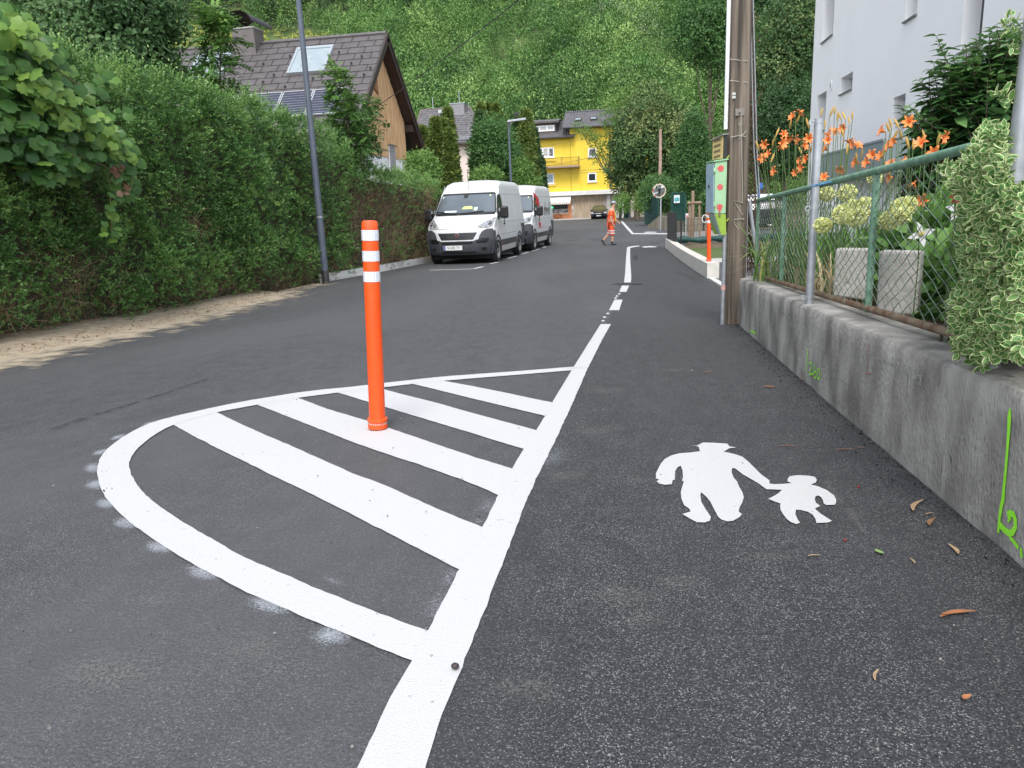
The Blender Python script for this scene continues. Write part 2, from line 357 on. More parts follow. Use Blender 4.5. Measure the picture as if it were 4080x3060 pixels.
# driveway on the right beyond the pole
strip("driveway", lambda y: foot_r(y)+.0, lambda y: 9, .002, asphalt("driveway_asphalt", (.06, .06, .062), (.10, .10, .098), .97, .5), YS, 5, y0=8.3, y1=22.4)
b = MB(); b.grid([[(1.45+k*.8, y, G(y)+.010) for k in range(7)] for y in (19.4, 20, 20.6, 21.2)]); tag(b.build("paving_strip", m_pave), kind="structure")
b = MB(); b.grid([[(1.4+k*.8, y, G(y)+.012) for k in range(8)] for y in (21.2, 22, 23, 24, 25, 26, 27.6)]); tag(b.build("lawn", m_grass), kind="structure")
b = MB(); b.grid([[(3.2+k, y, G(y)+.012) for k in range(12)] for y in (41.5, 45, 50, 55, 60)]); tag(b.build("lawn", m_soil), kind="structure")
# kerb on the left up to the vans (a low white concrete edging)
b = MB(); ys = [16.55 + i*.5 for i in range(60)]
rows = [[(hx-.02, y, G(y)-.05), (hx-.02, y, G(y)+.17), (hx-.21, y, G(y)+.17), (hx-.19, y, G(y)-.05)] for y in ys for hx in [road_l(y)]]
b.grid(rows); b.poly(rows[0]); tag(b.build("kerb", m_kerb), "low white concrete kerb along the foot of the hedge", "kerb", kind="structure")
# ------------------------------------------------------------------ road markings
def dens(pts, step=.03, amp=.0013):
    out = []
    n = len(pts)
    for i in range(n):
        a, c = pts[i], pts[(i+1) % n]; L = math.dist(a[:2], c[:2]); k = max(1, int(L/step)) if math.hypot(*a[:2]) < 6 else 1
        for j in range(k):
            p = np.array(a)+(np.array(c)-np.array(a))*j/k
            if k > 1: p[:2] += RNG.normal(size=2)*amp
            out.append(p)
    return out
def lay(b, pxs, dz, jit=True):
    pts = [gnd(p) for p in pxs]
    if jit: pts = dens(pts)
    b.poly([(p[0], p[1], G(p[1])+dz) for p in pts])
def ribbon_band(b, outer, inner, dz, n=60, amp=.0011):
    def rs(pxs):
        q = np.array([gnd(p) for p in pxs]); s = np.concatenate([[0], np.cumsum(np.linalg.norm(np.diff(q, axis=0), axis=1))]); t = np.linspace(0, s[-1], n)
        # smooth interpolation
        r = np.stack([np.interp(t, s, q[:, i]) for i in range(3)], 1)
        for _ in range(2): r[1:-1] = (r[:-2]+2*r[1:-1]+r[2:])/4
        r[:, :2] += RNG.normal(size=(n, 2))*amp; return r
    A, B_ = rs(outer), rs(inner); b.grid([[(*a[:2], G(a[1])+dz), (*c[:2], G(c[1])+dz)] for a, c in zip(A, B_)])
mk = MB()
edge_r = [ZC(1400, 1659+80), ZC(1480, 1450), ZC(1660, 1000), ZC(1800, 640), ZC(1940, 280), ZC(2045, 0), ZB(1330, 1110), ZB(1440, 890), ZB(1550, 650), ZB(1640, 440), ZB(1740, 240), ZB(1792, 148)]
edge_l = [ZC(945, 1659+110), ZC(1100, 1440), ZC(1200, 1220), ZC(1332, 1000), ZC(1432, 805), ZC(1560, 560), ZC(1628, 420), ZC(1775, 150), ZB(1085, 1230), ZB(1170, 1060), ZB(1245, 935), ZB(1325, 815), ZB(1380, 725), ZB(1425, 640), ZB(1545, 440), ZB(1650, 270), ZB(1728, 148)]
ribbon_band(mk, edge_r, edge_l, .0064, 200)
outer = [ZB(1600, 413), ZB(1200, 445), ZB(740, 478), ZB(400, 515), ZB(130, 547), ZA(1580, 242), ZA(1390, 265), ZA(1100, 312), ZA(870, 357), ZA(640, 410), ZA(520, 440), ZA(400, 487), ZA(290, 550), ZA(200, 620), ZA(150, 690), ZA(135, 760), ZA(150, 840), ZA(185, 920), ZA(260, 1010), ZA(370, 1105), ZA(500, 1195), ZA(620, 1275), ZA(780, 1370), ZA(930, 1450), ZC(330, 580), ZC(560, 680), ZC(760, 770), ZC(1000, 860), ZC(1200, 945), ZC(1345, 1003)]
inner = [ZB(1560, 438), ZB(1200, 468), ZB(740, 505), ZB(550, 525), ZB(380, 545), ZB(70, 580), ZA(1650, 265), ZA(1400, 297), ZA(1150, 340), ZA(890, 388), ZA(630, 462), ZA(540, 505), ZA(470, 550), ZA(400, 610), ZA(350, 670), ZA(338, 720), ZA(355, 790), ZA(400, 860), ZA(450, 915), ZA(520, 975), ZA(620, 1045), ZA(750, 1125), ZA(880, 1200), ZA(1000, 1275), ZA(1180, 1355), ZA(1400, 1450), ZA(1600, 1540), ZC(830, 580), ZC(1110, 690), ZC(1300, 765), ZC(1445, 810)]
# pair the two outlines by arc length of matching pieces: walk both with the same number of stations
ribbon_band(mk, outer, inner, .0054, 170)
bars = [([ZA(610, 462), ZA(760, 545), ZA(900, 617), ZA(1110, 720), ZA(1230, 780), ZA(1530, 925), ZA(2000, 1165), ZC(1422, 311), ZC(1640, 425)], [ZA(880, 382), ZA(1050, 465), ZA(1300, 575), ZA(1530, 675), ZA(1800, 797), ZB(240, 1115), ZB(420, 1185), ZB(620, 1280), ZB(830, 1370), ZB(1000, 1435)]),
        ([ZA(1135, 335), ZA(1300, 400), ZB(0, 825), ZB(150, 885), ZB(300, 940), ZB(450, 990), ZB(620, 1045), ZB(800, 1110), ZB(960, 1172), ZB(1100, 1235)], [ZA(1390, 292), ZB(0, 680), ZB(265, 760), ZB(400, 805), ZB(620, 880), ZB(800, 942), ZB(1000, 1008), ZB(1190, 1066)]),
        ([ZA(1640, 262), ZB(70, 578), ZB(270, 640), ZB(470, 700), ZB(700, 770), ZB(900, 830), ZB(1100, 893), ZB(1260, 940)], [ZB(330, 550), ZB(500, 595), ZB(700, 645), ZB(900, 703), ZB(1100, 757), ZB(1345, 823)]),
        ([ZB(545, 524), ZB(700, 562), ZB(900, 612), ZB(1100, 660), ZB(1395, 731)], [ZB(735, 504), ZB(900, 535), ZB(1100, 574), ZB(1300, 617), ZB(1440, 645)])]
for k, (lo, hi) in enumerate(bars): ribbon_band(mk, lo, hi, .0044, 60)
tag(mk.build("hatched_marking", m_paint), "white painted rounded island with four diagonal hatch bars and edge line", "road marking", kind="structure")
mk = MB()
for q in ([(600, 1320), (738, 1320), (785, 1177), (675, 1177)], [(738, 1070), (838, 1070), (872, 985), (775, 985)]): lay(mk, [ZD(*p) for p in q], .0065)
for q in ((520, 1465), (540, 1415), (585, 1365), (690, 1155), (708, 1127), (740, 1097)): lay(mk, [ZD(q[0]+24*cos(t)*(1 if q[1] > 1200 else .8), q[1]+10*sin(t)) for t in np.linspace(0, 2*pi, 9)[:-1]], .0065, False)
ribbon_band(mk, [ZD(805, 942), ZD(820, 800), ZD(832, 600), ZD(845, 465)], [ZD(895, 942), ZD(905, 880), ZD(888, 640), ZD(887, 474)], .0065, 24)
lay(mk, [ZD(845, 465), ZD(887, 474), ZD(940, 460), ZD(1015, 450), ZD(1010, 439), ZD(920, 447), ZD(870, 455)], .008, False)
lay(mk, [ZD(1045, 457), ZD(1075, 450), ZD(1130, 447), ZD(1160, 443), ZD(1190, 449), ZD(1240, 450), ZD(1245, 459), ZD(1190, 463), ZD(1130, 462), ZD(1100, 468), ZD(1060, 464)], .0065, False)
ribbon_band(mk, [ZD(755, 105), ZD(790, 150), ZD(830, 200), ZD(908, 284)], [ZD(785, 108), ZD(845, 170), ZD(890, 220), ZD(935, 271)], .0065, 14)
lay(mk, [ZD(910, 285), ZD(935, 271), ZD(1385, 271), ZD(1700, 262), ZD(1700, 272), ZD(1385, 285)], .008, False)
lay(mk, [ZD(1075, 256), ZD(1120, 251), ZD(1240, 252), ZD(1245, 262), ZD(1090, 265)], .0065, False)
def pline(a, c, wd=.11):
    a, c = gnd(a), gnd(c); d = (c-a)[:2]; d /= np.linalg.norm(d); nn = np.array((-d[1], d[0]))*wd/2
    mk.poly([(*(q[:2]+s*nn), G(q[1])+.0065) for q, s in ((a, 1), (c, 1), (c, -1), (a, -1))])
pline(ZV(130, 1600), ZV(820, 1577), .12)
for a, c in (((835, 1577), (985, 1540)), ((1100, 1494), (1235, 1466)), ((1380, 1410), (1520, 1372)), ((1590, 1343), (1710, 1309)), ((1770, 1292), (1885, 1256)), ((1940, 1236), (1990, 1220))): pline(ZV(*a), ZV(*c))
pline(ZV(1760, 1216), ZV(1990, 1212), .12)
tag(mk.build("lane_marking", m_paint), "white edge line, short dashes and parking bay lines further down the street", "road marking", kind="structure")
# soft overspray smudges of paint along the curve
mk = MB(); vv = []
for (x, y, dx, dy, wd) in ((235, 705, 95, -30, .10), (118, 740, 30, 60, .09), (128, 845, 20, 60, .09), (200, 965, 60, 60, .09), (330, 1085, 90, 70, .10), (540, 1235, 110, 75, .10), (815, 1395, 160, 90, .10), (1240, 1595, 220, 110, .11), (1620, 1795, 170, 85, .11), (470, 458, 90, -35, .07), (270, 545, 60, -40, .08), (160, 640, 40, -40, .08)):
    cpt = gnd(ZA(x, y)); a = gnd(ZA(x-dx/2, y-dy/2)); e = gnd(ZA(x+dx/2, y+dy/2)); d = (e-a)[:2]; L = np.linalg.norm(d); d /= L; nn = np.array((-d[1], d[0]))
    rows = []
    for i in range(9):
        row = []
        for j in range(7):
            u, v = i/4-1, j/3-1; q = cpt[:2] + d*u*L*.62 + nn*v*wd*.5; row.append((*q, G(q[1])+.0047)); vv.append(.42*max(0, 1-u*u-v*v) - .12)
        rows.append(row)
    mk.grid(rows)
for (f, x, y, dx, dy, wd) in ((ZB, 1035, 1290, -45, 90, .10), (ZB, 965, 1390, 60, 0, .05), (ZC, 1500, 640, -90, 170, .07), (ZC, 830, 490, 110, 50, .03), (ZB, 1430, 990, -60, 120, .12), (ZC, 1570, 470, -60, 120, .05)):
    cpt = gnd(f(x, y)); a = gnd(f(x-dx/2, y-dy/2)); e = gnd(f(x+dx/2, y+dy/2)); d = (e-a)[:2]; L = np.linalg.norm(d); d /= L; nn = np.array((-d[1], d[0])); rows = []
    for i in range(9):
        row = []
        for j in range(7):
            u, v = i/4-1, j/3-1; q = cpt[:2] + d*u*L*.8 + nn*v*wd*.6; row.append((*q, G(q[1])+.0049)); vv.append(.22*max(0, 1-u*u-v*v) - .14)
        rows.append(row)
    mk.grid(rows)
o = mk.build("paint_overspray", veil("overspray", (.60, .64, .70), .6, 200, (.50, 1.15))); veil_attr(o, vv); tag(o, kind="structure")
# dark joints, tyre smears and a patched trench in the asphalt
mk = MB(); vv = []
for (f, x0, y0, x1, y1, wd, st) in ((Z7, 300, 1690, 560, 1600, .05, .2), (Z7, 560, 1600, 900, 1500, .04, .18), (Z7, 900, 1500, 1340, 1352, .035, .16), (ZD, 0, 372, 235, 360, .35, .35), (ZD, 350, 362, 500, 358, .3, .35), (ZD, 660, 962, 830, 962, .25, .4), (ZD, 900, 968, 1060, 962, .25, .4), (ZD, 950, 640, 965, 570, .1, .25), (ZD, 1160, 405, 1280, 408, .3, .3), (ZD, 1500, 780, 1900, 960, .12, .08)):
    a, e = gnd(f(x0, y0)), gnd(f(x1, y1)); d = (e-a)[:2]; L = np.linalg.norm(d); d /= L; nn = np.array((-d[1], d[0])); rows = []
    for i in range(13):
        row = []
        for j in range(5): q = a[:2] + d*L*(i/12) + nn*((j-2)*wd/2 + .02*sin(i*1.3)*wd*4); row.append((*q, G(q[1])+.0050)); vv.append((st if abs(j-2) < 2 else -.2)*(1 if 0 < i < 12 else 0) - (.15 if i in (0, 12) else 0))
        rows.append(row)
    mk.grid(rows)
o = mk.build("asphalt_stains", veil("asphalt_stain", (.014, .014, .015), .5, 24, (.50, .95))); veil_attr(o, vv); tag(o, kind="structure")
# pictogram
pic = [(563,178),(610,183),(665,155),(760,157),(880,165),(900,190),(962,198),(900,205),(848,237),(900,247),(960,262),(1010,280),(1060,320),(1120,380),(1180,440),(1215,465),(1250,490),(1252,520),(1300,525),(1380,522),(1445,515),(1410,500),(1412,475),(1430,455),(1500,445),(1600,450),(1650,460),(1668,485),(1660,510),(1615,528),(1680,545),(1760,580),(1820,625),(1838,660),(1838,690),(1825,708),(1750,710),(1728,695),(1722,665),(1705,640),(1680,625),(1655,635),(1650,660),(1660,690),(1698,718),(1650,742),(1700,785),(1760,825),(1800,850),(1770,865),(1665,870),(1655,830),(1630,795),(1590,770),(1530,755),(1485,752),(1478,790),(1500,840),(1520,865),(1490,880),(1440,862),(1405,835),(1370,790),(1348,750),(1345,715),(1350,697),(1300,680),(1240,655),(1290,630),(1330,605),(1362,575),(1300,572),(1225,570),(1190,545),(1150,515),(1090,480),(1020,440),(975,405),(945,383),(920,385),(918,420),(935,465),(965,500),(985,550),(1010,590),(1025,640),(1010,690),(985,735),(980,768),(1008,790),(990,815),(930,850),(880,855),(830,840),(800,815),(770,760),(730,680),(695,635),(650,597),(642,620),(650,680),(690,750),(735,815),(725,850),(680,865),(610,862),(550,830),(485,790),(555,768),(545,742),(500,712),(475,650),(470,590),(485,540),(497,500),(480,495),(490,460),(485,400),(470,360),(440,375),(420,410),(418,485),(398,490),(390,525),(330,530),(280,520),(257,498),(280,484),(252,475),(250,430),(275,380),(295,340),(330,300),(390,268),(460,250),(560,243),(640,232),(625,190)]
mk = MB(); pts = [gnd(ZP(*p)) for p in pic]; mk.poly([(p[0], p[1], G(p[1])+.008) for p in pts])
tag(mk.build("pedestrian_pictogram", m_paint), "white stencilled adult in a hat holding a child's hand, painted on the dark footpath", "pictogram", kind="thing")
# chalk-like scratches beside the pictogram
mk = MB(); vv = []
for (x0, y0, x1, y1, wd) in ((1740, 490, 1850, 640, .02), (1850, 640, 1890, 690, .015), (1950, 740, 2010, 830, .03), (2010, 830, 2080, 950, .012), (1165, 398, 1265, 348, .012), (980, 488, 1120, 512, .006), (1560, 105, 1615, 78, .02)):
    a, e = gnd(ZP(x0, y0)), gnd(ZP(x1, y1)); d = (e-a)[:2]; L = np.linalg.norm(d); d /= L; nn = np.array((-d[1], d[0])); rows = []
    for i in range(7):
        row = []
        for j in range(3): q = a[:2] + d*L*i/6 + nn*(j-1)*wd/2*1.6; row.append((*q, G(q[1])+.0072)); vv.append(.12 if j == 1 else -.1)
        rows.append(row)
    mk.grid(rows)
for (x, y, r) in ((1290, 660, .10), (1370, 780, .06), (1840, 900, .07), (1380, 1320, .08), (1300, 1320, .05), (640, 2400, .06), (1020, 2600, .07), (500, 2680, .09), (2290, 1470, .07), (2520, 1330, .06), (2250, 1900, .08), (2360, 1720, .10), (2420, 1560, .12), (2680, 1480, .07), (2540, 1920, .05), (2480, 2380, .08), (2560, 2470, .05), (2100, 2760, .06), (2700, 2330, .06), (3080, 2230, .05), (380, 2700, .08)):
    cpt = gnd((x, y)); k0 = len(vv); rows = []
    for i in range(7):
        row = []
        for j in range(7):
            u, v = i/3-1, j/3-1; row.append((cpt[0]+u*r*1.7, cpt[1]+v*r, G(cpt[1]+v*r)+.0076)); vv.append(.22*max(0, 1-u*u-v*v) - .14)
        rows.append(row)
    mk.grid(rows)
o = mk.build("pale_scuffs", veil("pale_scuffs", (.30, .29, .26), .34, 130, (.45, .9))); veil_attr(o, vv); tag(o, kind="structure")
# ------------------------------------------------------------------ flexible bollards
def bollard(label, loc, tilt=0, ring=False):
    t = thing("flexible_bollard", label, "bollard", loc, 0, "orange bollards with white reflective bands")
    t.rotation_euler = (0, tilt, 0)
    r = .039
    MB().lathe([(r*1.02, .05), (r*1.0, .2), (r*.985, .55), (r*.985, .96), (r*.96, .985), (r*.86, .997), (r*.5, 1.0), (.001, 1.0)], 28).build("tube", m_orange, t, smooth=True)
    MB().lathe([(.048, .0), (.048, .018), (.044, .02), (.044, .032), (.049, .034), (.049, .048), (.043, .052)], 28).build("foot_collar", m_orange, t, smooth=True)
    b = MB()
    for k in range(26):
        a = 2*pi*k/26; b.box((.0445*cos(a), .0445*sin(a), .026), (.003, .005, .008), a)
    b.build("rivet_ring", mat("rivet_ring", (.55, .5, .45), None, rough=.5), t)
    for z in (.72, .815, .91): MB().lathe([(r*1.005+.0012, z-.001), (r*1.005+.0012, z+.047)], 28, cap=False).build("reflective_band", m_reflect, t, smooth=True)
    if ring:
        b = MB(); b.tube([(-.055+.05*cos(a)-.02, 0, .80+.07*sin(a)) for a in np.linspace(0, 2*pi, 20)], .007, 6); b.build("hook_ring", m_white, t)
    return t
pb = gnd((1506, 1712)); bollard("tall orange plastic bollard standing on the hatched island", (pb[0], pb[1], pb[2]+.012), .045)
# ------------------------------------------------------------------ right-hand wall, fence, garden
WX = 1.0; WT = lambda y: G(y) + .455
m_conc = mat("weathered_concrete", (.17, .16, .146), (.45, .43, .395), 5, .9, .5, 70, stretch=(1, 1, .6), lo=.34, hi=.68, detail=8)
def conc_detail(m):
    t = m.node_tree; b = t.nodes["Principled BSDF"]; src = b.inputs["Base Color"].links[0].from_socket
    tc = t.nodes.new("ShaderNodeTexCoord")
    def lay(scale, st, p0, p1, col, f):
        nonlocal src
        mp = t.nodes.new("ShaderNodeMapping"); mp.inputs["Scale"].default_value = st; n = t.nodes.new("ShaderNodeTexNoise"); n.inputs["Scale"].default_value = scale; n.inputs["Detail"].default_value = 5
        t.links.new(tc.outputs["Object"], mp.inputs[0]); t.links.new(mp.outputs[0], n.inputs["Vector"])
        r = t.nodes.new("ShaderNodeValToRGB"); r.color_ramp.elements[0].position = p0; r.color_ramp.elements[1].position = p1; r.color_ramp.elements[0].color = (0, 0, 0, 1); r.color_ramp.elements[1].color = (f, f, f, 1)
        t.links.new(n.outputs[0], r.inputs[0]); x = t.nodes.new("ShaderNodeMix"); x.data_type = 'RGBA'; t.links.new(r.outputs[0], x.inputs[0]); t.links.new(src, x.inputs[6]); x.inputs[7].default_value = (*col, 1); src = x.outputs[2]
    lay(60, (1, 1, .35), .63, .74, (.055, .052, .047), .75)
    lay(14, (1, 1, .25), .64, .74, (.42, .40, .37), .5)
    lay(7, (1, .5, 1), .66, .74, (.40, .385, .36), .6)
    t.links.new(src, b.inputs["Base Color"])
conc_detail(m_conc)
wall = thing("retaining_wall", "low weathered grey concrete wall with green sprayed marks along the footpath", "wall", (1.14, 4, G(4)))
b = MB(); rows = []
prof = [(1.0, -.12), (1.0, .0), (1.0, .12), (1.0, .25), (1.0, .36), (1.0, .435), (1.012, .452), (1.05, .456), (1.14, .456), (1.24, .455), (1.29, .44), (1.29, .2)]
for i in range(220):
    y = -1.5 + 9.4*i/219
    rows.append([(x + .0004*wob(y*29, z*17) + (.014*max(0, wob(y*5, z*3)-.35) if z < .03 else 0), y, G(y)+z+0) for x, z in prof])
b.grid(rows); b.poly(rows[-1]); b.build("wall_body", m_conc, wall, True, smooth=True)
m_green = mat("lime_spray_paint", (.30, .90, .02), (.36, .95, .05), 30, .6, emit=None)
m_chalk = veil("pale_scuff", (.46, .45, .42), .7, 55, (.50, .80))
WS = [0]
def wallstroke(b, f, pts, wd, x=.9972):
    WS[0] += 1; x -= .0004*(WS[0] % 7)
    q = [atx(f(*p), x) for p in pts]; q = [np.array((x, p[1], p[2])) for p in q]; rows = []
    for i, p in enumerate(q):
        d = q[min(i+1, len(q)-1)] - q[max(i-1, 0)]; d /= max(np.linalg.norm(d), 1e-6); n = np.array((0, -d[2], d[1])); k = wd[i] if hasattr(wd, '__len__') else wd
        rows.append([p - n*k/2, p + n*k/2])
    b.grid(rows)
b = MB(); wallstroke(b, ZR, [(2096, 262), (2092, 330), (2086, 450), (2075, 600), (2060, 780), (2048, 900), (2040, 1000), (2025, 1060), (2012, 1150), (2000, 1275)], [.010, .020, .017, .014, .014, .015, .018, .017, .014, .012])
wallstroke(b, ZR, [(2075, 1130), (2100, 1115), (2125, 1125), (2140, 1170), (2140, 1225), (2120, 1270), (2090, 1280), (2050, 1250), (2015, 1210)], .019)
wallstroke(b, ZR, [(2082, 1190), (2088, 1165), (2105, 1155)], .01); wallstroke(b, ZR, [(2095, 1310), (2130, 1350), (2165, 1400)], .012); wallstroke(b, ZR, [(2185, 1400), (2192, 1480)], .011)
b.build("sprayed_mark", m_green, wall, True, label="long sprayed stroke with a looped figure")
b = MB(); wallstroke(b, ZW, [(598, 1290), (594, 1340), (592, 1400), (588, 1462)], .012)
wallstroke(b, ZW, [(608, 1410), (618, 1393), (628, 1402), (626, 1430), (612, 1465), (606, 1484), (622, 1482), (636, 1478)], .010)
wallstroke(b, ZW, [(652, 1412), (644, 1440), (641, 1480), (645, 1510), (656, 1508), (662, 1480), (656, 1462), (645, 1468)], .010)
wallstroke(b, ZW, [(676, 1440+38*0)] + [(678+11*sin(a), 1480-40*cos(a)) for a in np.linspace(0, 2*pi, 13)], .010)
wallstroke(b, ZW, [(168, 1158), (188, 1166), (208, 1178)], .016)
b.build("sprayed_number", m_green, wall, True, label="sprayed number 2.60 with a stroke")
b = MB()
for pts, wd in (([(1050, 1335), (1200, 1395), (1330, 1465), (1450, 1530)], .012), ([(1215, 1370), (1330, 1430), (1455, 1500)], .02), ([(1200, 1400), (1330, 1475), (1452, 1560)], .016), ([(760, 1470), (850, 1530), (940, 1595)], .012), ([(380, 1015), (450, 1060), (530, 1100)], .012), ([(560, 985), (585, 1040), (575, 1110)], .018), ([(445, 880), (447, 920)], .012), ([(172, 870), (172, 795), (230, 790)], .014), ([(680, 970), (682, 1010)], .010), ([(222, 895), (225, 925)], .006), ([(235, 895), (238, 930)], .006), ([(790, 1310), (800, 1380)], .006), ([(812, 1310), (820, 1390)], .006), ([(165, 1010), (195, 1020)], .02), ([(230, 1030), (250, 1050)], .014)): wallstroke(b, ZW, pts, wd, .9978)
for pts, wd in (([(1870, 1040), (1895, 965), (1940, 940), (1985, 965), (2010, 1010)], .012), ([(1660, 470), (1720, 500), (1715, 560)], .02), ([(1752, 490), (1745, 620)], .007), ([(1605, 770), (1625, 840)], .018), ([(1990, 740), (2005, 880)], .014), ([(2070, 1060), (2140, 1110)], .03), ([(1360, 680), (1400, 690), (1430, 760)], .012)): wallstroke(b, ZR, pts, wd, .9978)
o = b.build("scuff_mark", m_chalk, wall, True); veil_attr(o, [.12]*len(o.data.vertices))
b = MB(); wallstroke(b, ZW, [(1052, 1250), (1048, 1350), (1040, 1430), (1025, 1475), (1065, 1478)], .008, .9976); b.build("chalk_mark", mat("red_chalk", (.36, .20, .17), None, rough=.9), wall, True, label="faint red chalk line")
b = MB(); b.grid([[(1.28, y, WT(y)-.05), (2.2, y, WT(y)-.02), (3.5, y, WT(y)-.1), (4.9, y, WT(y)-.15)] for y in [-1, 0, 1, 2, 3, 4, 5, 6, 7, 7.6]])
tag(b.build("garden_soil", m_soil), kind="structure")
b = MB(); b.grid([[(4.9, y, WT(y)-.15), (4.9, y, G(y)-.1)] for y in [-1, 2, 5, 7.6]]); b.grid([[(x, 7.6, WT(7.6)-.06), (x, 7.6, G(7.6)-.1)] for x in (1.28, 2.2, 4.9)]); tag(b.build("garden_edge", m_soil), kind="structure")
# chain link fence
FX = 1.16
m_fgreen = mat("old_green_paint", (.10, .22, .14), (.20, .33, .24), 16, .6, .3, 60)
m_rust = mat("rusty_pipe", (.13, .065, .035), (.22, .17, .11), 14, .8, .4, 80)
top = [atx(ZG(*p), FX) for p in ((225, 1497), (420, 1448), (620, 1395), (860, 1340), (1110, 1275), (1400, 1207), (1830, 1105))]
bot = [atx(ZW(*p), FX) for p in ((220, 772), (420, 822), (650, 884), (820, 935), (1000, 987), (1300, 1110), (1690, 1265))]
yt = [p[1] for p in top][::-1]; zt = [p[2] for p in top][::-1]; yb = [p[1] for p in bot][::-1]; zb = [p[2] for p in bot][::-1]
ktop = np.polyfit(yt, zt, 1); kbot = np.polyfit(yb, zb, 1); ZT = lambda y: ktop[0]*y+ktop[1]; ZB_ = lambda y: max(kbot[0]*y+kbot[1], WT(y)+.012)
y_far = top[0][1]; y_near = .7
fence = thing("chain_link_fence", "old chain-link fence with a green pipe frame on top of the concrete wall", "fence", (FX, y_far, WT(y_far)))
yy = np.linspace(y_far, y_near, 30)
MB().tube([(FX, y, ZT(y)) for y in yy], .019, 10).build("top_rail", m_fgreen, fence, True, smooth=True)
MB().tube([(FX, y, ZB_(y)+.02) for y in yy], .018, 10).build("bottom_rail", m_rust, fence, True, smooth=True)
p1 = atx(ZG(1110, 1290), FX)[1]; p2 = atx(ZW(415, 330), FX)[1]
for y in (y_far, p2, p1): MB().tube([(FX+.003, y, ZB_(y)+.0), (FX+.003, y, ZT(y)-.008)], .017, 10).build("post", m_fgreen, fence, True, smooth=True)
m_wire = mat("green_wire", (.09, .12, .085), (.20, .28, .20), 8, .5, lo=.4, hi=.6)
b = MB(); pitch = .12; hh = np.mean([ZT(y)-ZB_(y) for y in yy]); nz = 11; dz = 1/nz
for fam in (1, -1):
    n = int((y_far-y_near)/pitch)
    for k in range(-nz, n+nz):
        pts = []
        for j in range(nz+1):
            y = y_near + pitch*(k + fam*j*1.0)*1.0
            if y_near-.001 <= y <= y_far: 
                f = j*dz; pts.append((FX + (.004 if (j % 2) else -.004)*fam, y + .003*sin(k*7.1+j), ZB_(y)+.02 + (ZT(y)-ZB_(y)-.03)*f))
        if len(pts) > 1: b.tube(pts, .0021, 4, cap=False)
b.build("wire_mesh", m_wire, fence, True)
# galvanised posts in front of / beside the fence
def galv_post(label, base, tp, r=.024, lugs=()):
    t = thing("steel_post", label, "post", base, 0, "tall galvanised steel posts at the garden wall")
    MB().tube([base, tp], r, 16).build("pipe", m_galv, t, True, smooth=True)
    for z in lugs:
        f = (z-base[2])/(tp[2]-base[2]); c = np.array(base)+(np.array(tp)-np.array(base))*f
        bb = MB(); bb.tube([c+(0, 0, -.008), c+(0, 0, .008)], r*1.1, 12); bb.lathe([(.010, -.005), (.010, .005), (.017, .005), (.017, -.005), (.010, -.005)], 12, c+np.array((-r-.014, 0, 0)), Matrix.Rotation(pi/2, 3, 'X'), cap=False); bb.build("lug", m_galv, t, True, smooth=True)
    return t
pb_ = atx(ZW(612, 885), 1.05); pt_ = atx(ZG(680, 885), 1.05); pt_ = np.array((1.05, pb_[1]-.01, pt_[2])); pb_[2] = WT(pb_[1])-.01
galv_post("galvanised post with a flat open top among the orange lilies", pb_, pt_, .024, (pb_[2]+.05, pb_[2]+.58, pt_[2]-.02))
q = atx(ZG(2150, 1000), 1.09); galv_post("thick galvanised post beside the variegated shrub", (1.09, q[1], WT(q[1])-.02), (1.12, q[1]-.02, 2.6), .026, (atx(ZG(2110, 1335), 1.09)[2],))
b = MB()
for p in (ZG(655, 1385),): c = atx(p, 1.05); b.tube([c+(-.03, 0, -.004), c+(.0, -.027, .0), c+(.03, 0, .006), (FX, c[1]+.01, ZT(c[1]))], .004, 6); b.tube([c+(-.028, .01, -.003), c+(.0, -.03, .006), c+(.05, .02, .0)], .003, 6)
tag(b.build("blue_string", mat("blue_string", (.08, .22, .42), None, rough=.8)), "pale blue string tied round the post and the fence rail", "string")
# concrete slabs leaning behind the fence
m_slab = mat("pale_concrete", (.36, .34, .31), (.47, .45, .42), 14, .9, .3, 90)
def slab(label, quad, d):
    c = sum(quad)/4; t = MB(); off = np.array((.05, .1, 0)); t.prism(quad, off); o = t.build("concrete_block", m_slab, bevel=.012); return tag(o, label, "concrete block", "concrete blocks behind the fence")
def quad_at(pts, x0, dirv=(1, -.35)):
    g0 = ray(pts[0]); n = np.array((dirv[1], -dirv[0], 0.)); return lambda base: [at_plane(p, base, n) for p in pts]
for label, zp, x0 in (("shorter pale concrete block behind the green fence post", [(780, 900), (1050, 935), (1062, 548), (802, 545)], 1.245), ("taller pale concrete block right of the green fence post", [(1105, 1035), (1412, 1045), (1445, 570), (1128, 563)], 1.235)):
    pts = [ZW(*p) for p in zp]; d0 = ray(pts[0]); base = atx(pts[0], x0); slab(label, quad_at(pts, x0, (.8, -.6))(base), .07)
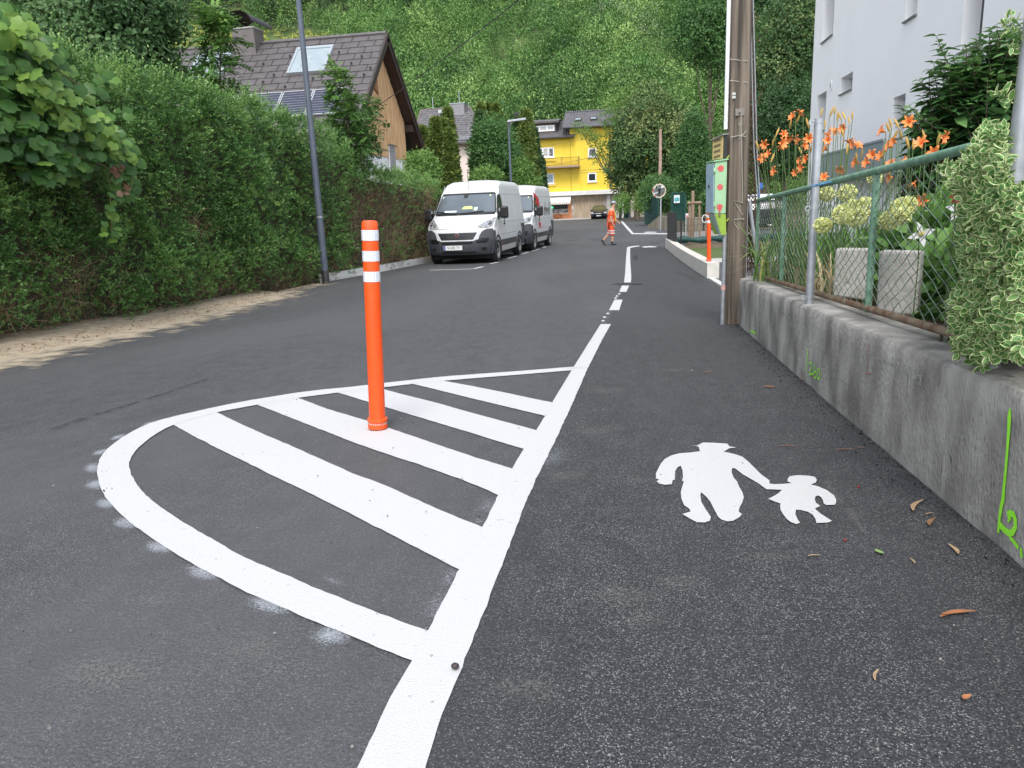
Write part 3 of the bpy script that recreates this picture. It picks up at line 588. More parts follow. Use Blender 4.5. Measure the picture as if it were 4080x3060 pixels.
# ------------------------------------------------------------------ utility pole and what hangs on it
m_pole = mat("weathered_pole_wood", (.046, .037, .028), (.205, .165, .128), 24, .9, .9, 30, stretch=(1, 1, .035), lo=.36, hi=.64, detail=8)
PX, PY = .96, 7.72; pz = G(PY)
pole = thing("utility_pole", "thick weathered wooden utility pole at the end of the concrete wall", "pole", (PX, PY, pz))
MB().tube([(PX, PY, pz-.2), (PX, PY, pz+.5), (PX+.003, PY, pz+1.6), (PX+.006, PY, pz+3), (PX+.01, PY, pz+7.5)], [.118, .115, .105, .095, .075], 24).build("shaft", m_pole, pole, True, smooth=True)
fr = np.array((-.165, -.986, 0.)); sd_ = np.array((.986, -.165, 0.))
def on_pole(p, r): return aty(p, PY-r)
m_wirep = mat("old_wire", (.34, .32, .27), None, rough=.7)
c = on_pole(ZO(990, 105), .102); b = MB(); b.box(c+fr*.004, (.082, .012, .062), .165); b.sphere(c+fr*.016, .012, 8, 6); b.build("bolt_plate", mat("grey_plate", (.20, .18, .155), None, rough=.7), pole, True, bevel=.003)
c = on_pole((2924, 388), .1); b = MB(); b.box(c+(0, 0, .03)+fr*.004, (.034, .006, .024), .165); b.box(c+fr*.004+(0, 0, .0), (.034, .006, .024), .165); b.build("number_tag", mat("number_tag", (.45, .45, .43), None, rough=.5), pole, True, bevel=.004)
rope = lambda pts, r=.0042: b.tube([on_pole(ZO(*p), .112) for p in pts], r, 6)
b = MB(); rope([(1003, 120), (1000, 240), (1005, 330), (1008, 500), (1012, 700), (1012, 900)]); rope([(905, 325), (960, 315), (1000, 312), (1045, 320)]); rope([(1000, 315), (985, 345), (978, 335)]); rope([(1000, 315), (1030, 290), (1045, 265)]); rope([(985, 230), (982, 205), (998, 200), (1008, 215)])
b.build("tie_wire", m_wirep, pole, True); b = MB(); rope([(1018, 905), (935, 882), (985, 965), (1015, 1010)]); b.build("tie_wire", m_wirep, pole, True); b = MB(); rope([(1030, 1045), (940, 1050), (945, 1090), (978, 1135)])
b.build("tie_wire", m_wirep, pole, True)
for pz_px in (240, 325): b = MB(); b.tube([at_plane((x, pz_px + (x-2945)*.12), (0, PY-.095, 0), np.array((0, 1., 0))) for x in (2908, 2940, 2978)], .004, 6); b.build("wire_ring", m_wirep, pole, True)
b = MB(); cx = aty((2897, 300), PY-.05)[0]
b.tube([(cx-.002, PY-.05, on_pole((2897, 515), .05)[2]), (cx+.014, PY-.05, pz+7.0)], .019, 10); b.build("cable_conduit", mat("white_pvc", (.72, .73, .75), None, rough=.5), pole, True, smooth=True)
b = MB(); c0 = aty((2883, 1220), PY-.09); b.tube([(c0[0]-.008, PY-.09, pz-.05), (c0[0]-.004, PY-.09, pz+.9)], .021, 10); b.build("cable_conduit", m_galv, pole, True, smooth=True, label="grey conduit at the foot of the pole")
b = MB(); b.lathe([(.0225, 0), (.0225, .045)], 10, (c0[0]-.006, PY-.09, aty((2880, 1155), PY-.09)[2]), cap=False); b.build("conduit_band", mat("pink_mark", (.62, .36, .32), None, rough=.7), pole, True)
# cabinet
def pp(p, y): return aty(ZO(*p), y)
cab = thing("meter_cabinet", "green and blue metal cabinet with red paint dots fixed to the pole", "cabinet", (PX-.18, PY-.1, 0.2))
yc = PY-.13; m_cgreen = mat("mint_green_paint", (.26, .46, .25), (.36, .56, .34), 5, .6, .1, 40); m_clime = mat("lime_green_paint", (.24, .38, .03), (.30, .44, .06), 6, .6)
m_cblue = mat("pale_blue_paint", (.25, .36, .43), (.31, .42, .48), 6, .6)
A = [pp(p, yc) for p in ((768, 1000), (866, 997), (880, 528), (772, 545))]; back = np.array((-.055, .20, 0.0))
b = MB(); b.prism(A, back); b.build("cabinet_body", m_cgreen, cab, True, bevel=.004)
A = [np.array(a) for a in A]; lf = [A[0]+(-.005, .012, .008), A[3]+(-.005, .012, -.010), A[3]+back*.96+(-.005, 0, -.010), A[0]+back*.96+(-.005, 0, .008)]
b = MB(); b.prism(lf, (-.008, -.002, 0)); b.build("cabinet_door", m_cblue, cab, True, bevel=.003)
b = MB(); b.prism([A[3]+(-.012, -.012, .004), A[2]+(.01, -.012, .004), A[2]+back+(.01, .01, .004), A[3]+back+(-.012, .01, .004)], (0, 0, .012)); b.build("lid", m_cgreen, cab, True)
W_ = [pp(p, yc) for p in ((772, 1002), (866, 1002), (870, 1185), (826, 1183))]
b = MB(); b.prism(W_, back*.9); b.build("tapered_hopper", m_clime, cab, True)
b = MB(); l2 = [W_[0]+(-.004, .005, 0), W_[3]+(-.004, .005, 0), W_[3]+back*.35, W_[0]+back*.85]; b.prism(l2, (-.004, 0, 0)); b.build("side_cheek", mat("grey_green", (.30, .38, .34), None, rough=.6), cab, True)
m_dot = mat("red_paint", (.55, .08, .08), (.62, .13, .12), 40, .7)
for px_, py_, rr in ((822, 600, 28), (816, 764, 26), (812, 940, 27)):
    b = MB(); ctr = pp((px_, py_), yc-.002); r_ = rr/2.2117*np.linalg.norm(pp((1, 1), yc)-pp((2.2117+1, 1), yc)); n = 18
    b.poly([ctr + np.array((r_*cos(a)*(1+.10*sin(5*a+px_)), 0, r_*sin(a)*(1+.12*cos(7*a)))) for a in np.linspace(0, 2*pi, n+1)[:-1]][::-1])
    if py_ > 900: ctr = pp((812, 972), yc-.0025); b.poly([ctr+np.array(v) for v in ((-.012, 0, .02), (-.004, 0, -.025), (.008, 0, -.02), (.012, 0, .02))])
    b.build("paint_dot", m_dot, cab, True)
for y_ in (612, 915): MB().box(pp((768, y_), yc-.006), (.018, .012, .04)).build("hinge", m_cgreen, cab, True)
b = MB(); c = lf[0]*.45+lf[2]*.55+np.array((-.012, 0, .0)); b.box(c, (.012, .02, .03)); b.build("lock", m_black, cab, True)
b = MB(); c = pp((811, 1012), yc-.008); b.box(c, (.02, .008, .018)); b.tube([c+(.006*cos(a)*1.2, 0, .018+.012*sin(a)) for a in np.linspace(0, pi, 7)], .002, 5); b.build("padlock", mat("brass_padlock", (.25, .2, .12), None, rough=.5, metal=.6), cab, True)
for y_ in (490, 1040): MB().tube([pp((875, y_+25), yc), pp((893, y_), yc+.06), pp((900, y_-10), yc+.12)], .007, 6).build("bracket", m_clime, cab, True)
hb = thing("striped_box", "narrow yellow and brown striped wooden box with a black side above the cabinet", "box", (PX-.15, PY-.1, 1.3))
P_ = [pp(p, yc+.03) for p in ((845, 512), (880, 508), (882, 305), (850, 312))]; bk = np.array((-.075, .16, -.0))
b = MB(); b.prism(P_, bk); b.build("black_side", m_black, hb, True)
m_str = mat("yellow_board", (.55, .42, .18), None, rough=.8); b = MB()
L0, L1 = P_[0]+(-.004, .004, 0), P_[3]+(-.004, .004, 0); L2, L3 = L1+bk, L0+bk; b.prism([L0, L1, L2, L3], (-.006, -.002, 0))
b2 = MB()
for k in range(4):
    f0, f1 = .10+.24*k, .20+.24*k; Q = lambda u, f: L0*(1-f)*(1-u)+L1*f*(1-u)+L3*(1-f)*u+L2*f*u
    b2.prism([Q(.2, f0), Q(.2, f1), Q(.85, f1-.05), Q(.85, f0-.05)], (-.0085, -.003, 0))
b.build("yellow_board", m_str, hb, True); b2.build("brown_stripe", mat("brown_stripe", (.16, .12, .06), None, rough=.8), hb, True)
b = MB(); b.prism([P_[3]+(-.02, -.02, .004), P_[2]+(.01, -.02, .004), P_[2]+bk*1.1+(.01, 0, -.03), P_[3]+bk*1.1+(-.02, 0, -.03)], (0, 0, .012)); b.build("roof_board", mat("grey_board", (.22, .22, .21), None, rough=.8), hb, True)
# rusty trellis and dead climber on the right of the pole, cables beside it
b = MB(); r0 = [aty(p, PY+.25) for p in ((2978, 1080), (2975, 700), (2980, 300), (2968, -150))]; r1 = [aty(p, PY+.25) for p in ((3015, 1080), (3008, 700), (3006, 300), (2996, -150))]
def at_(r, f): return np.array([np.interp(f, np.linspace(0, 1, 4), [q[i] for q in r]) for i in range(3)])
for k in range(60):
    f = k/60; b.tube([at_(r0, f), at_(r1, min(1, f+.035))], .004, 4); b.tube([at_(r1, f), at_(r0, min(1, f+.035))], .004, 4)
b.tube([at_(r0, f) for f in np.linspace(0, 1, 9)], .006, 5); b.tube([at_(r1, f) for f in np.linspace(0, 1, 9)], .006, 5)
for k in range(90):
    f = random.random()**1.3; u = random.random(); c = at_(r0, f)*(1-u)+at_(r1, f)*u; dd = np.array((random.gauss(0, .05), random.gauss(0, .05), random.gauss(0, .10))); b.tube([c-dd, c+dd*.3+(.01, 0, 0), c+dd], .004, 4)
tag(b.build("rusty_trellis", mat("rusty_wire", (.07, .035, .022), (.13, .08, .05), 12, .9)), "narrow rusty trellis strip with a dried climber right of the pole", "trellis")
b = MB()
for dx in (0, 12):
    b.tube([aty(p, PY+.1) for p in ((2990+dx*.7, -60), (2996+dx, 300), (3004+dx, 600), (3022+dx*.7, 830))], .006, 6)
tag(b.build("drop_cable", m_galv), "pair of thin grey cables running down beside the trellis", "cable")
b = MB(); b.tube([aty((2966, 1100), PY+.12), aty((2972, 820), PY+.12)], .022, 10); o = b.build("steel_pipe", m_galv, smooth=True); tag(o, "short upright grey pipe right behind the wooden pole", "pipe")
b = MB(); b.tube([aty((2985, 800), PY+.2), aty((3012, 1010), PY+.16)], .018, 10); o = b.build("steel_pipe", m_galv, smooth=True); tag(o, "slanting grey pipe between the wooden pole and the fence", "pipe")
# ------------------------------------------------------------------ low white wall, second bollard, dark fence panel
lw = MB(); a0, a1 = gnd(ZD(1930, 886)), gnd(ZD(1365, 468)); e = (a1-a0)[:2]; e /= np.linalg.norm(e); nn = np.array((e[1], -e[0])); rows = []
for k in range(12):
    p = a0 + (a1-a0)*k/11; q = p[:2]+nn*.215; g = G(p[1]); hgt = .285 + .05*k/11
    rows.append([(p[0], p[1], g-.05), (p[0], p[1], g+hgt), (*q, g+hgt), (*q, g-.05)])
lw.grid(rows); lw.poly(rows[0]); lw.poly(rows[-1][::-1])
m_newc = mat("new_white_concrete", (.52, .495, .44), (.60, .575, .52), 5, .85, .2, 60)
tag(lw.build("low_wall", m_newc, bevel=.01), "new white concrete low wall along the far footpath", "wall")
b = MB(); a_, c_ = gnd(ZD(1950, 890)), gnd(ZD(2150, 1012)); d_ = (c_-a_)[:2]; d_ /= np.linalg.norm(d_); n_ = np.array((d_[1], -d_[0]))
b.prism([(*(a_[:2]), G(a_[1])-.05), (*(c_[:2]), G(c_[1])-.05), (*(c_[:2]-n_*.09), G(c_[1])-.05), (*(a_[:2]-n_*.09), G(a_[1])-.05)], (0, 0, .075)); tag(b.build("kerb", m_kerb), kind="structure")
p = a0+(a1-a0)*.03; bollard("second orange bollard standing on the end of the low white wall", (p[0]+nn[0]*.09, p[1]+.18, G(p[1])+.287), -.02, True)
fp = thing("garden_fence", "dark grey metal fence panel and mesh fence on the low white wall", "fence", (a1[0]+.1, a1[1]-1, G(28)+.33))
P0, P1 = aty(ZD(1500, 395), 25.2), aty(ZD(1392, 335), 27.9)
b = MB(); pt0 = aty(ZD(1505, -10), 25.2); b.prism([P0, (P1[0], P1[1], P0[2]), (P1[0], P1[1], pt0[2]-.05), (P0[0], P0[1], pt0[2]-.05)], (.03, .005, 0)); b.build("panel", mat("anthracite_panel", (.028, .032, .042), (.038, .042, .052), 8, .5), fp, True)
b = MB(); b.tube([(P0[0]+.02, P0[1]-.03, P0[2]-.1), (P0[0]+.02, P0[1]-.03, pt0[2])], .03, 6); b.tube([(P1[0]+.02, P1[1]+.03, P0[2]-.1), (P1[0]+.02, P1[1]+.03, pt0[2])], .03, 6)
b.prism([P0+(-.02, 0, 0), (P1[0]-.02, P1[1], P0[2]), (P1[0]-.02, P1[1], P0[2]+.05), P0+(-.02, 0, .05)], (.07, 0, 0)); b.prism([(P0[0]-.02, P0[1], pt0[2]-.06), (P1[0]-.02, P1[1], pt0[2]-.06), (P1[0]-.02, P1[1], pt0[2]), (P0[0]-.02, P0[1], pt0[2])], (.07, 0, 0)); b.build("frame", m_dark, fp, True)
b = MB(); q0 = aty((2714, 975), 25.5); q1 = aty((2714, 873), 25.5); b.tube([q0+(0, 0, -.2), q1], .03, 6); b.build("post", m_dark, fp, True)
b = MB(); q2 = q0+np.array((2.6, .5, 0)); hgt = q1[2]-q0[2]
for k in range(27): p = q0+(q2-q0)*k/26; b.tube([p, p+(0, 0, hgt)], .004, 4)
for k in range(5): b.tube([q0+(0, 0, hgt*k/4), q2+(0, 0, hgt*k/4)], .004, 4)
q3 = np.array((P0[0]+.05, P0[1], q0[2]))
for k in range(1, 5): p = q3+(q0-q3)*k/5; b.tube([p, p+(0, 0, hgt)], .004, 4)
b.tube([q3+(0, 0, hgt), q0+(0, 0, hgt)], .006, 4)
b.build("mesh_panel", m_dark, fp, True)
# ------------------------------------------------------------------ hedge
m_hedge = leafmat("hedge_leaf", (.028, .075, .020), (.082, .185, .046), (.23, .37, .095), .28, .38, .5)
m_core = mat("hedge_inside", (.035, .042, .020), (.075, .065, .035), 5, 1, .5, 20)
m_drytwig = mat("dry_twig", (.16, .10, .06), (.30, .21, .13), 9, .9)
htop = lerp([(-3, 2.9), (8, 2.85), (13, 2.95), (16.5, 2.9), (18.5, 2.35), (20.5, 1.98), (23, 1.9), (25.3, 1.7), (25.6, 1.2)])   # world height of the top
def hx(y, z): return hedge_x(y) + .17*wob(y*1.1, z*1.6) + .09*wob(y*3.3, z*4.1)
hedge = thing("hedge", "tall dense privet hedge along the left side of the road", "hedge", (-7.2, 12, G(12)))
b = MB(); rows = []
for i in range(90):
    y = -3 + 28.6*i/89; t = htop(y)-.25; g = G(y); f = hedge_x(y)
    rows.append([(f-.30 + .12*wob(y*2, z*3), y, z) for z in np.linspace(g-.1, t, 9)] + [(f-.7, y, t+.05), (f-1.4, y, t-.05), (f-1.5, y, g-.1)])
b.grid(rows); b.poly(rows[-1]); b.build("shade_core", m_core, hedge, True, smooth=True)  # closed dark core behind the leaves; the hedge's inner shade is in its colour
def brown(y, z):   # 0..1, where the hedge is bare
    g = np.array([G(v) for v in y]); h = z-g
    a = np.clip((y-17.2)/1.6, 0, 1)*np.clip((2.35-h)/.35, 0, 1)*.95
    lowb = np.clip((.75-h)/.6, 0, 1)*.75
    patch = np.clip((wob(y*1.3+4, z*1.9+2)-.42)*3.5, 0, .9)*np.clip((1.9-h)/.6, 0, 1)
    return np.clip(np.maximum(np.maximum(a, lowb), patch), 0, 1)
def hedge_leaves(n, y0, y1, size):
    # rounded clumps of shoots on the hedge face, with a thinner layer of leaves deeper inside
    nc = int((y1-y0)*3.4*16); cyv = y0+(y1-y0)*RNG.random(nc); cu = RNG.random(nc)
    ns = n//9; ci = RNG.integers(0, nc, ns); deep = RNG.random(ns) < .30; top_ = (RNG.random(ns) < .17) & ~deep
    cg = np.array([G(v) for v in cyv]); ct = np.array([htop(v) for v in cyv]); cz = cg+(ct-cg)*cu; cr = .10+.16*RNG.random(nc)
    cf = np.array([hedge_x(v) for v in cyv]) + .20*wob(cyv*1.1, cz*1.6) + .10*wob(cyv*3.3, cz*4.1) + .05*RNG.normal(size=nc); ctone = .11*RNG.normal(size=nc)
    d = rnd_dirs(ns); d[:, 0] = np.abs(d[:, 0])*1.2+.1; d[:, 2] += .25; d /= np.linalg.norm(d, axis=1)[:, None]; rr = cr[ci]*(.75+.4*RNG.random(ns))
    x = cf[ci]-.10+d[:, 0]*rr; y = cyv[ci]+d[:, 1]*rr; z = cz[ci]+d[:, 2]*rr; tn0 = ctone[ci]
    yy_ = y0+(y1-y0)*RNG.random(ns); gg = np.array([G(v) for v in yy_]); tt = np.array([htop(v) for v in yy_]); hx_ = np.array([hedge_x(v) for v in yy_])
    zz_ = gg+(tt-gg)*RNG.random(ns); x = np.where(deep, hx_-.12-.2*RNG.random(ns)+.15*wob(yy_*1.1, zz_*1.6), x); y = np.where(deep, yy_, y); z = np.where(deep, zz_, z)
    x = np.where(top_, hx_-1.2*RNG.random(ns)+.1, x); y = np.where(top_, yy_, y); z = np.where(top_, tt-.1*RNG.random(ns)+.10*wob(yy_*2.1, x*2.7), z)
    br = brown(y, z); keep = (RNG.random(ns) > br*.90) & (z > np.array([G(v) for v in y])+.02)
    x, y, z, d, deep, top_, tn0, br = x[keep], y[keep], z[keep], d[keep], deep[keep], top_[keep], tn0[keep], br[keep]; ns = len(y)
    d = d*.8 + rnd_dirs(ns)*.45 + np.stack([np.where(top_, -.1, .25), np.zeros(ns), np.where(top_, 1.1, .35)], 1); d /= np.linalg.norm(d, axis=1)[:, None]
    stl = np.where(top_, .16, .09)*(.6+.9*RNG.random(ns)); stl = np.where(top_ & (RNG.random(ns) < .14), stl*2.4, stl)
    base_t = .42+tn0+.16*wob(y*1.9, z*2.3)+.12*RNG.normal(size=ns) + np.where(top_, .22, 0) + np.clip((y-17)/3, 0, 1)*.15*(1-br)
    P = []; D = []; T = []; S = []
    for k in range(9):
        f = (k+.5)/9; side = rnd_dirs(ns); side -= d*np.sum(side*d, 1)[:, None]; side /= np.linalg.norm(side, axis=1)[:, None]
        P.append(np.stack([x, y, z], 1) + d*(stl*f)[:, None]); D.append(d*.75 + side*.8); T.append(base_t + .16*f + .1*RNG.normal(size=ns)); S.append(size*(.65+.6*RNG.random(ns)))
    return map(np.concatenate, (P, D, T, S))
for nm, n, y0, y1, sz in (("foliage", 275000, 1.8, 14, .040), ("foliage", 125000, 14, 25.5, .046)):
    P, D, T, S = hedge_leaves(n, y0, y1, sz); scatter(nm, P, D, S, T_diamond(.52, .10), m_hedge, hedge, T)
def twigs(n, sel, ln, name, parent, m, r=.0035):
    b = MB(); k = 0
    while k < n:
        y = 4+21*random.random(); g = G(y); z = g + random.random()*(htop(y)-g)*.95; x = hx(y, z)+.02-.14*random.random()
        if random.random() > brown(np.array([y]), np.array([z]))[0]: continue
        L = ln*(.5+random.random()); d = Vector((random.gauss(.15, .25), random.gauss(0, .5), random.gauss(.35 if y < 17 else .8, .5))).normalized(); p = Vector((x, y, z)); q = [p]
        for _ in range(3): d = (d+Vector((random.gauss(0, .3), random.gauss(0, .3), random.gauss(0, .3)))).normalized(); q.append(q[-1]+d*L/3)
        b.tube(q, [r, r*.8, r*.6, r*.4], 3, cap=False); k += 1
    b.build(name, m, parent, True)
twigs(4200, None, .34, "dry_twig", hedge, m_drytwig)
nb = 5000; y = 4+21*RNG.random(nb*6); g = np.array([G(v) for v in y]); z = g + RNG.random(nb*6)*2.4; k = RNG.random(nb*6) < brown(y, z)*.8; y, z = y[k][:nb*2], z[k][:nb*2]
x = np.array([hedge_x(v) for v in y]) + .17*wob(y*1.1, z*1.6) - .25*RNG.random(len(y))
scatter("dry_leaf", np.stack([x, y, z], 1), rnd_dirs(len(y)), .03, T_diamond(.5, .12), leafmat("dry_leaf", (.07, .04, .02), (.16, .09, .045), (.26, .17, .09), .1), hedge)
# ------------------------------------------------------------------ generic trees
def crown_points(blobs, n, shell=.55):
    vol = np.array([b_[3]*b_[4]*b_[5] for b_ in blobs])**.67; idx = RNG.choice(len(blobs), n, p=vol/vol.sum()); B = np.array(blobs)
    d = rnd_dirs(n); rr = (shell + (1-shell)*RNG.random(n)**.6); rr *= 1 + .16*wob(d[:, 0]*4+idx*1.7, d[:, 2]*4+d[:, 1]*3) + .05*RNG.normal(size=n)
    return B[idx, :3] + d*rr[:, None]*B[idx, 3:6], d, idx
def sprig(P, D, k, L, size, spread=.8, bias=None):
    out = []; dirs = []
    for j in range(k):
        s = rnd_dirs(len(P)); out.append(P + D*(L*(j+.5)/k) + s*L*.22); dirs.append(D*.4 + s*spread)
    return np.concatenate(out), np.concatenate(dirs)
def tree(name, label, cat, base, blobs, n, leaf, m, trunk_r=.12, group=None, tpl=None, k=6, tone=(.45, .2), up=.25, bark=None, limbs=True, shell=.5, spl=None, trunk_top=None):
    t = thing(name, label, cat, base, 0, group)
    P, D, idx = crown_points(blobs, n//k, shell); D = D + np.array((0, 0, up)); D /= np.linalg.norm(D, axis=1)[:, None]
    bt = RNG.normal(size=len(blobs))*.10
    tn = tone[0] + bt[idx] + .10*RNG.normal(size=len(P)) + tone[1]*wob(P[:, 0]*1.3/ (leaf*12), P[:, 2]*1.3/(leaf*12))
    LP, LD = sprig(P, D, k, leaf*(spl or 2.6), leaf); scatter("crown", LP, LD, leaf*(.65+.7*RNG.random(len(LP))), tpl or T_diamond(.55, .1), m, t, np.tile(tn, k) + .08*RNG.normal(size=len(LP)), hint=np.tile(D, (k, 1)))
    b = MB(); c = np.mean(np.array(blobs)[:, :3], 0); tt = trunk_top if trunk_top is not None else (c[0], c[1], c[2])
    b.tube([base, np.array(base)*.6+np.array(tt)*.4+(.03, 0, 0), tt], [trunk_r, trunk_r*.8, trunk_r*.4], 10)
    if limbs:
        for bl in blobs:
            s = np.array(base)*.55+np.array(tt)*.45; e = np.array(bl[:3]); mdl = (s+e)/2+np.array((0, 0, -.1*np.linalg.norm(e-s))); b.tube([s, mdl, e], [trunk_r*.5, trunk_r*.35, trunk_r*.12], 6)
    b.build("trunk", bark or m_bark, t, True, smooth=True); return t
def blobs_px(lst, y, depth=None):
    out = []
    for px, py, rx, ry in lst:
        c = aty((px, py), y+random.uniform(-.3, .3)*(depth or 1)); s = y/ (3000*.97); out.append((c[0], c[1], c[2], rx*s*1.03, (depth or rx*s), ry*s))
    return out
gz = lambda px, y: (aty((px, 800), y)[0], y, G(y))
m_plum = leafmat("dark_tree_leaf", (.026, .062, .022), (.062, .128, .044), (.20, .29, .12), .25)
tree("fruit_tree", "dark leafy fruit tree behind the vine at the top left", "tree", (aty((480, 300), 12.5)[0], 12.5, G(12.5)), blobs_px([(420, 90, 190, 130), (510, 200, 110, 120), (330, 220, 170, 120), (480, 20, 130, 110), (560, 60, 60, 80), (230, 60, 140, 140), (60, 40, 150, 130), (590, 290, 45, 50), (500, 300, 80, 60)], 12.5, 1.1), 42000, .085, m_plum, .12, tone=(.40, .25), tpl=T_oval(.5, .06, .25), k=6)
# ------------------------------------------------------------------ vine
m_vine = leafmat("vine_leaf", (.022, .062, .018), (.058, .135, .030), (.17, .28, .05), .28, .4)
vine = thing("grape_vine", "grape vine with large lobed leaves hanging over the hedge at the left edge", "vine", (-6.5, 7.5, G(7.5)))
P = []; D = []; S = []; T = []
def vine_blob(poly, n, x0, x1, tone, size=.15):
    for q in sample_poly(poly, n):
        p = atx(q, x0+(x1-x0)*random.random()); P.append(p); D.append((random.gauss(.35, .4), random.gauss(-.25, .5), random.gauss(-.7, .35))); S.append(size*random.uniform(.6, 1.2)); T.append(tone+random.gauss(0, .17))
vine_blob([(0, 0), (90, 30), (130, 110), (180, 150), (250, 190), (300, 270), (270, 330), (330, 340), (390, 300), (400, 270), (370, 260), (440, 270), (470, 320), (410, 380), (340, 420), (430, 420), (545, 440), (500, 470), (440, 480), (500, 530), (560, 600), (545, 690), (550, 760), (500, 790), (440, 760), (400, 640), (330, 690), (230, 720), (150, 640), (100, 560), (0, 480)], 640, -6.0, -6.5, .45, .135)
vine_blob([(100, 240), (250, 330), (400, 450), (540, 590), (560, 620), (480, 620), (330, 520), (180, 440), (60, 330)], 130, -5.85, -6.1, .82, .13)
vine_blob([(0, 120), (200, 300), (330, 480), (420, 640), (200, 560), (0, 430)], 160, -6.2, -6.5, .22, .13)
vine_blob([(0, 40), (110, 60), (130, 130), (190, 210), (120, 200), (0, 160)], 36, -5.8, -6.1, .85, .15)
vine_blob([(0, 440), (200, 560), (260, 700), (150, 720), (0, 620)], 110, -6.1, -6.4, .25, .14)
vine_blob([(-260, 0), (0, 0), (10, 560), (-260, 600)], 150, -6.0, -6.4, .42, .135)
vine_blob([(410, 850), (460, 850), (480, 940), (450, 990), (405, 930)], 16, -6.0, -6.2, .75, .10)
vine_blob([(985, 770), (1040, 750), (1130, 790), (1060, 830), (1000, 810)], 12, hedge_x(13)+.1, hedge_x(13)+.2, .75, .10)
vine_blob([(420, 760), (460, 760), (450, 860), (430, 860)], 5, -6.0, -6.1, .5, .10)
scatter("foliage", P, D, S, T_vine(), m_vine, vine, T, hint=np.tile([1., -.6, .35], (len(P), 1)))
b = MB()
for pts in ([(0, 330), (150, 360), (300, 440), (470, 540), (540, 640), (520, 760)], [(0, 520), (150, 560), (300, 620), (420, 660), (440, 760), (438, 850), (450, 960)], [(30, 100), (90, 160), (200, 260), (300, 330), (430, 380)], [(440, 500), (480, 520), (510, 580)]):
    b.tube([atx(p, -6.15+random.uniform(-.06, .06)) for p in pts], .006, 5, cap=False)
b.build("shoots", mat("vine_shoot", (.22, .22, .08), (.20, .12, .06), 4, .8), vine, True)
q = sample_poly([(430, 650), (500, 660), (520, 740), (490, 800), (440, 720)], 16); scatter("dry_leaf", [atx(p, -5.98) for p in q], rnd_dirs(16)-(0, 0, .6), .075, T_vine(), leafmat("brown_vine_leaf", (.09, .045, .028), (.17, .09, .055), (.26, .17, .11), .1), vine)
# ------------------------------------------------------------------ ash saplings growing out of the hedge
m_ash = leafmat("ash_leaf", (.035, .085, .022), (.07, .155, .035), (.18, .31, .07), .28)
m_ashd = leafmat("dark_ash_leaf", (.022, .06, .018), (.05, .11, .03), (.10, .19, .045), .25)
def sapling(label, pxs, y, widths, nb, leafL, m, seed):
    rs = random.Random(seed); pts = [aty(p, y) for p in pxs]; t = thing("ash_sapling", label, "sapling", (pts[0][0], y, G(y)), 0, "ash saplings above the hedge")
    b = MB(); b.tube([(pts[0][0], y, G(y))]+pts, [.03, .022]+[.02*(1-k/len(pts))+.004 for k in range(1, len(pts))], 7)
    P = []; D = []; S = []; T = []; Hn = []
    n = len(pts)-1
    for k in range(nb):
        f = (k+.5)/nb; u = f*n; i = min(int(u), n-1); c = pts[i]+(pts[i+1]-pts[i])*(u-i); wd = float(np.interp(f, np.linspace(0, 1, len(widths)), widths))
        a = rs.uniform(0, 2*pi); d = Vector((cos(a), sin(a)*.8, rs.uniform(-.1, .8))).normalized(); L = wd*rs.uniform(.35, 1.1)
        bp = [Vector(c)]
        for _ in range(3): d = (d+Vector((0, 0, -.22))).normalized(); bp.append(bp[-1]+d*L/3)
        b.tube(bp, [.006, .005, .003, .002], 4, cap=False)
        for lf in range(3+int(L*7)):
            g = rs.uniform(.15, 1); v = g*3; ii = min(int(v), 2); o = bp[ii].lerp(bp[ii+1], v-ii); ax = (d*.5+Vector((rs.gauss(0, .6), rs.gauss(0, .6), rs.gauss(.05, .4)))).normalized(); LL = leafL*rs.uniform(.7, 1.2); side = ax.cross(Vector((0, 0, 1))); side = side.normalized() if side.length > .1 else Vector((1, 0, 0)); tn = .35+.45*f**2+rs.gauss(0, .12)
            for q in range(4):
                for sg in (-1, 1):
                    P.append(o+ax*LL*(.25+.2*q)+Vector((0, 0, -.25*LL*(q/4)**2))); D.append(side*sg*.85+ax*.6+Vector((0, 0, -.25))); S.append(LL*.44); T.append(tn); Hn.append((side.cross(ax)))
            P.append(o+ax*LL); D.append(ax+Vector((0, 0, -.3))); S.append(LL*.44); T.append(tn); Hn.append(side.cross(ax))
    b.build("stem", m_bark, t, True); scatter("crown", P, D, S, T_diamond(.44, .05), m, t, T, hint=Hn)
sapling("tallest ash sapling, in front of the left roof window", [(880, 470), (875, 330), (880, 200), (865, 90), (850, 20)], 15.5, [.75, .7, .6, .42, .36, .25], 74, .30, m_ash, 3)
sapling("bushy bright ash sapling in front of the right roof window and solar panels", [(1390, 640), (1390, 520), (1370, 400), (1330, 260)], 19, [.65, .75, .62, .40, .2], 90, .28, m_ash, 5)
sapling("thin dark ash sapling in front of the wooden gable", [(1450, 650), (1455, 560), (1465, 460), (1470, 385)], 20.5, [.75, .65, .6, .35], 46, .25, m_ashd, 8)
sapling("ash sapling at the corner below the wooden gable", [(1400, 660), (1400, 560), (1395, 500)], 20, [.6, .55, .3], 50, .25, m_ashd, 9)
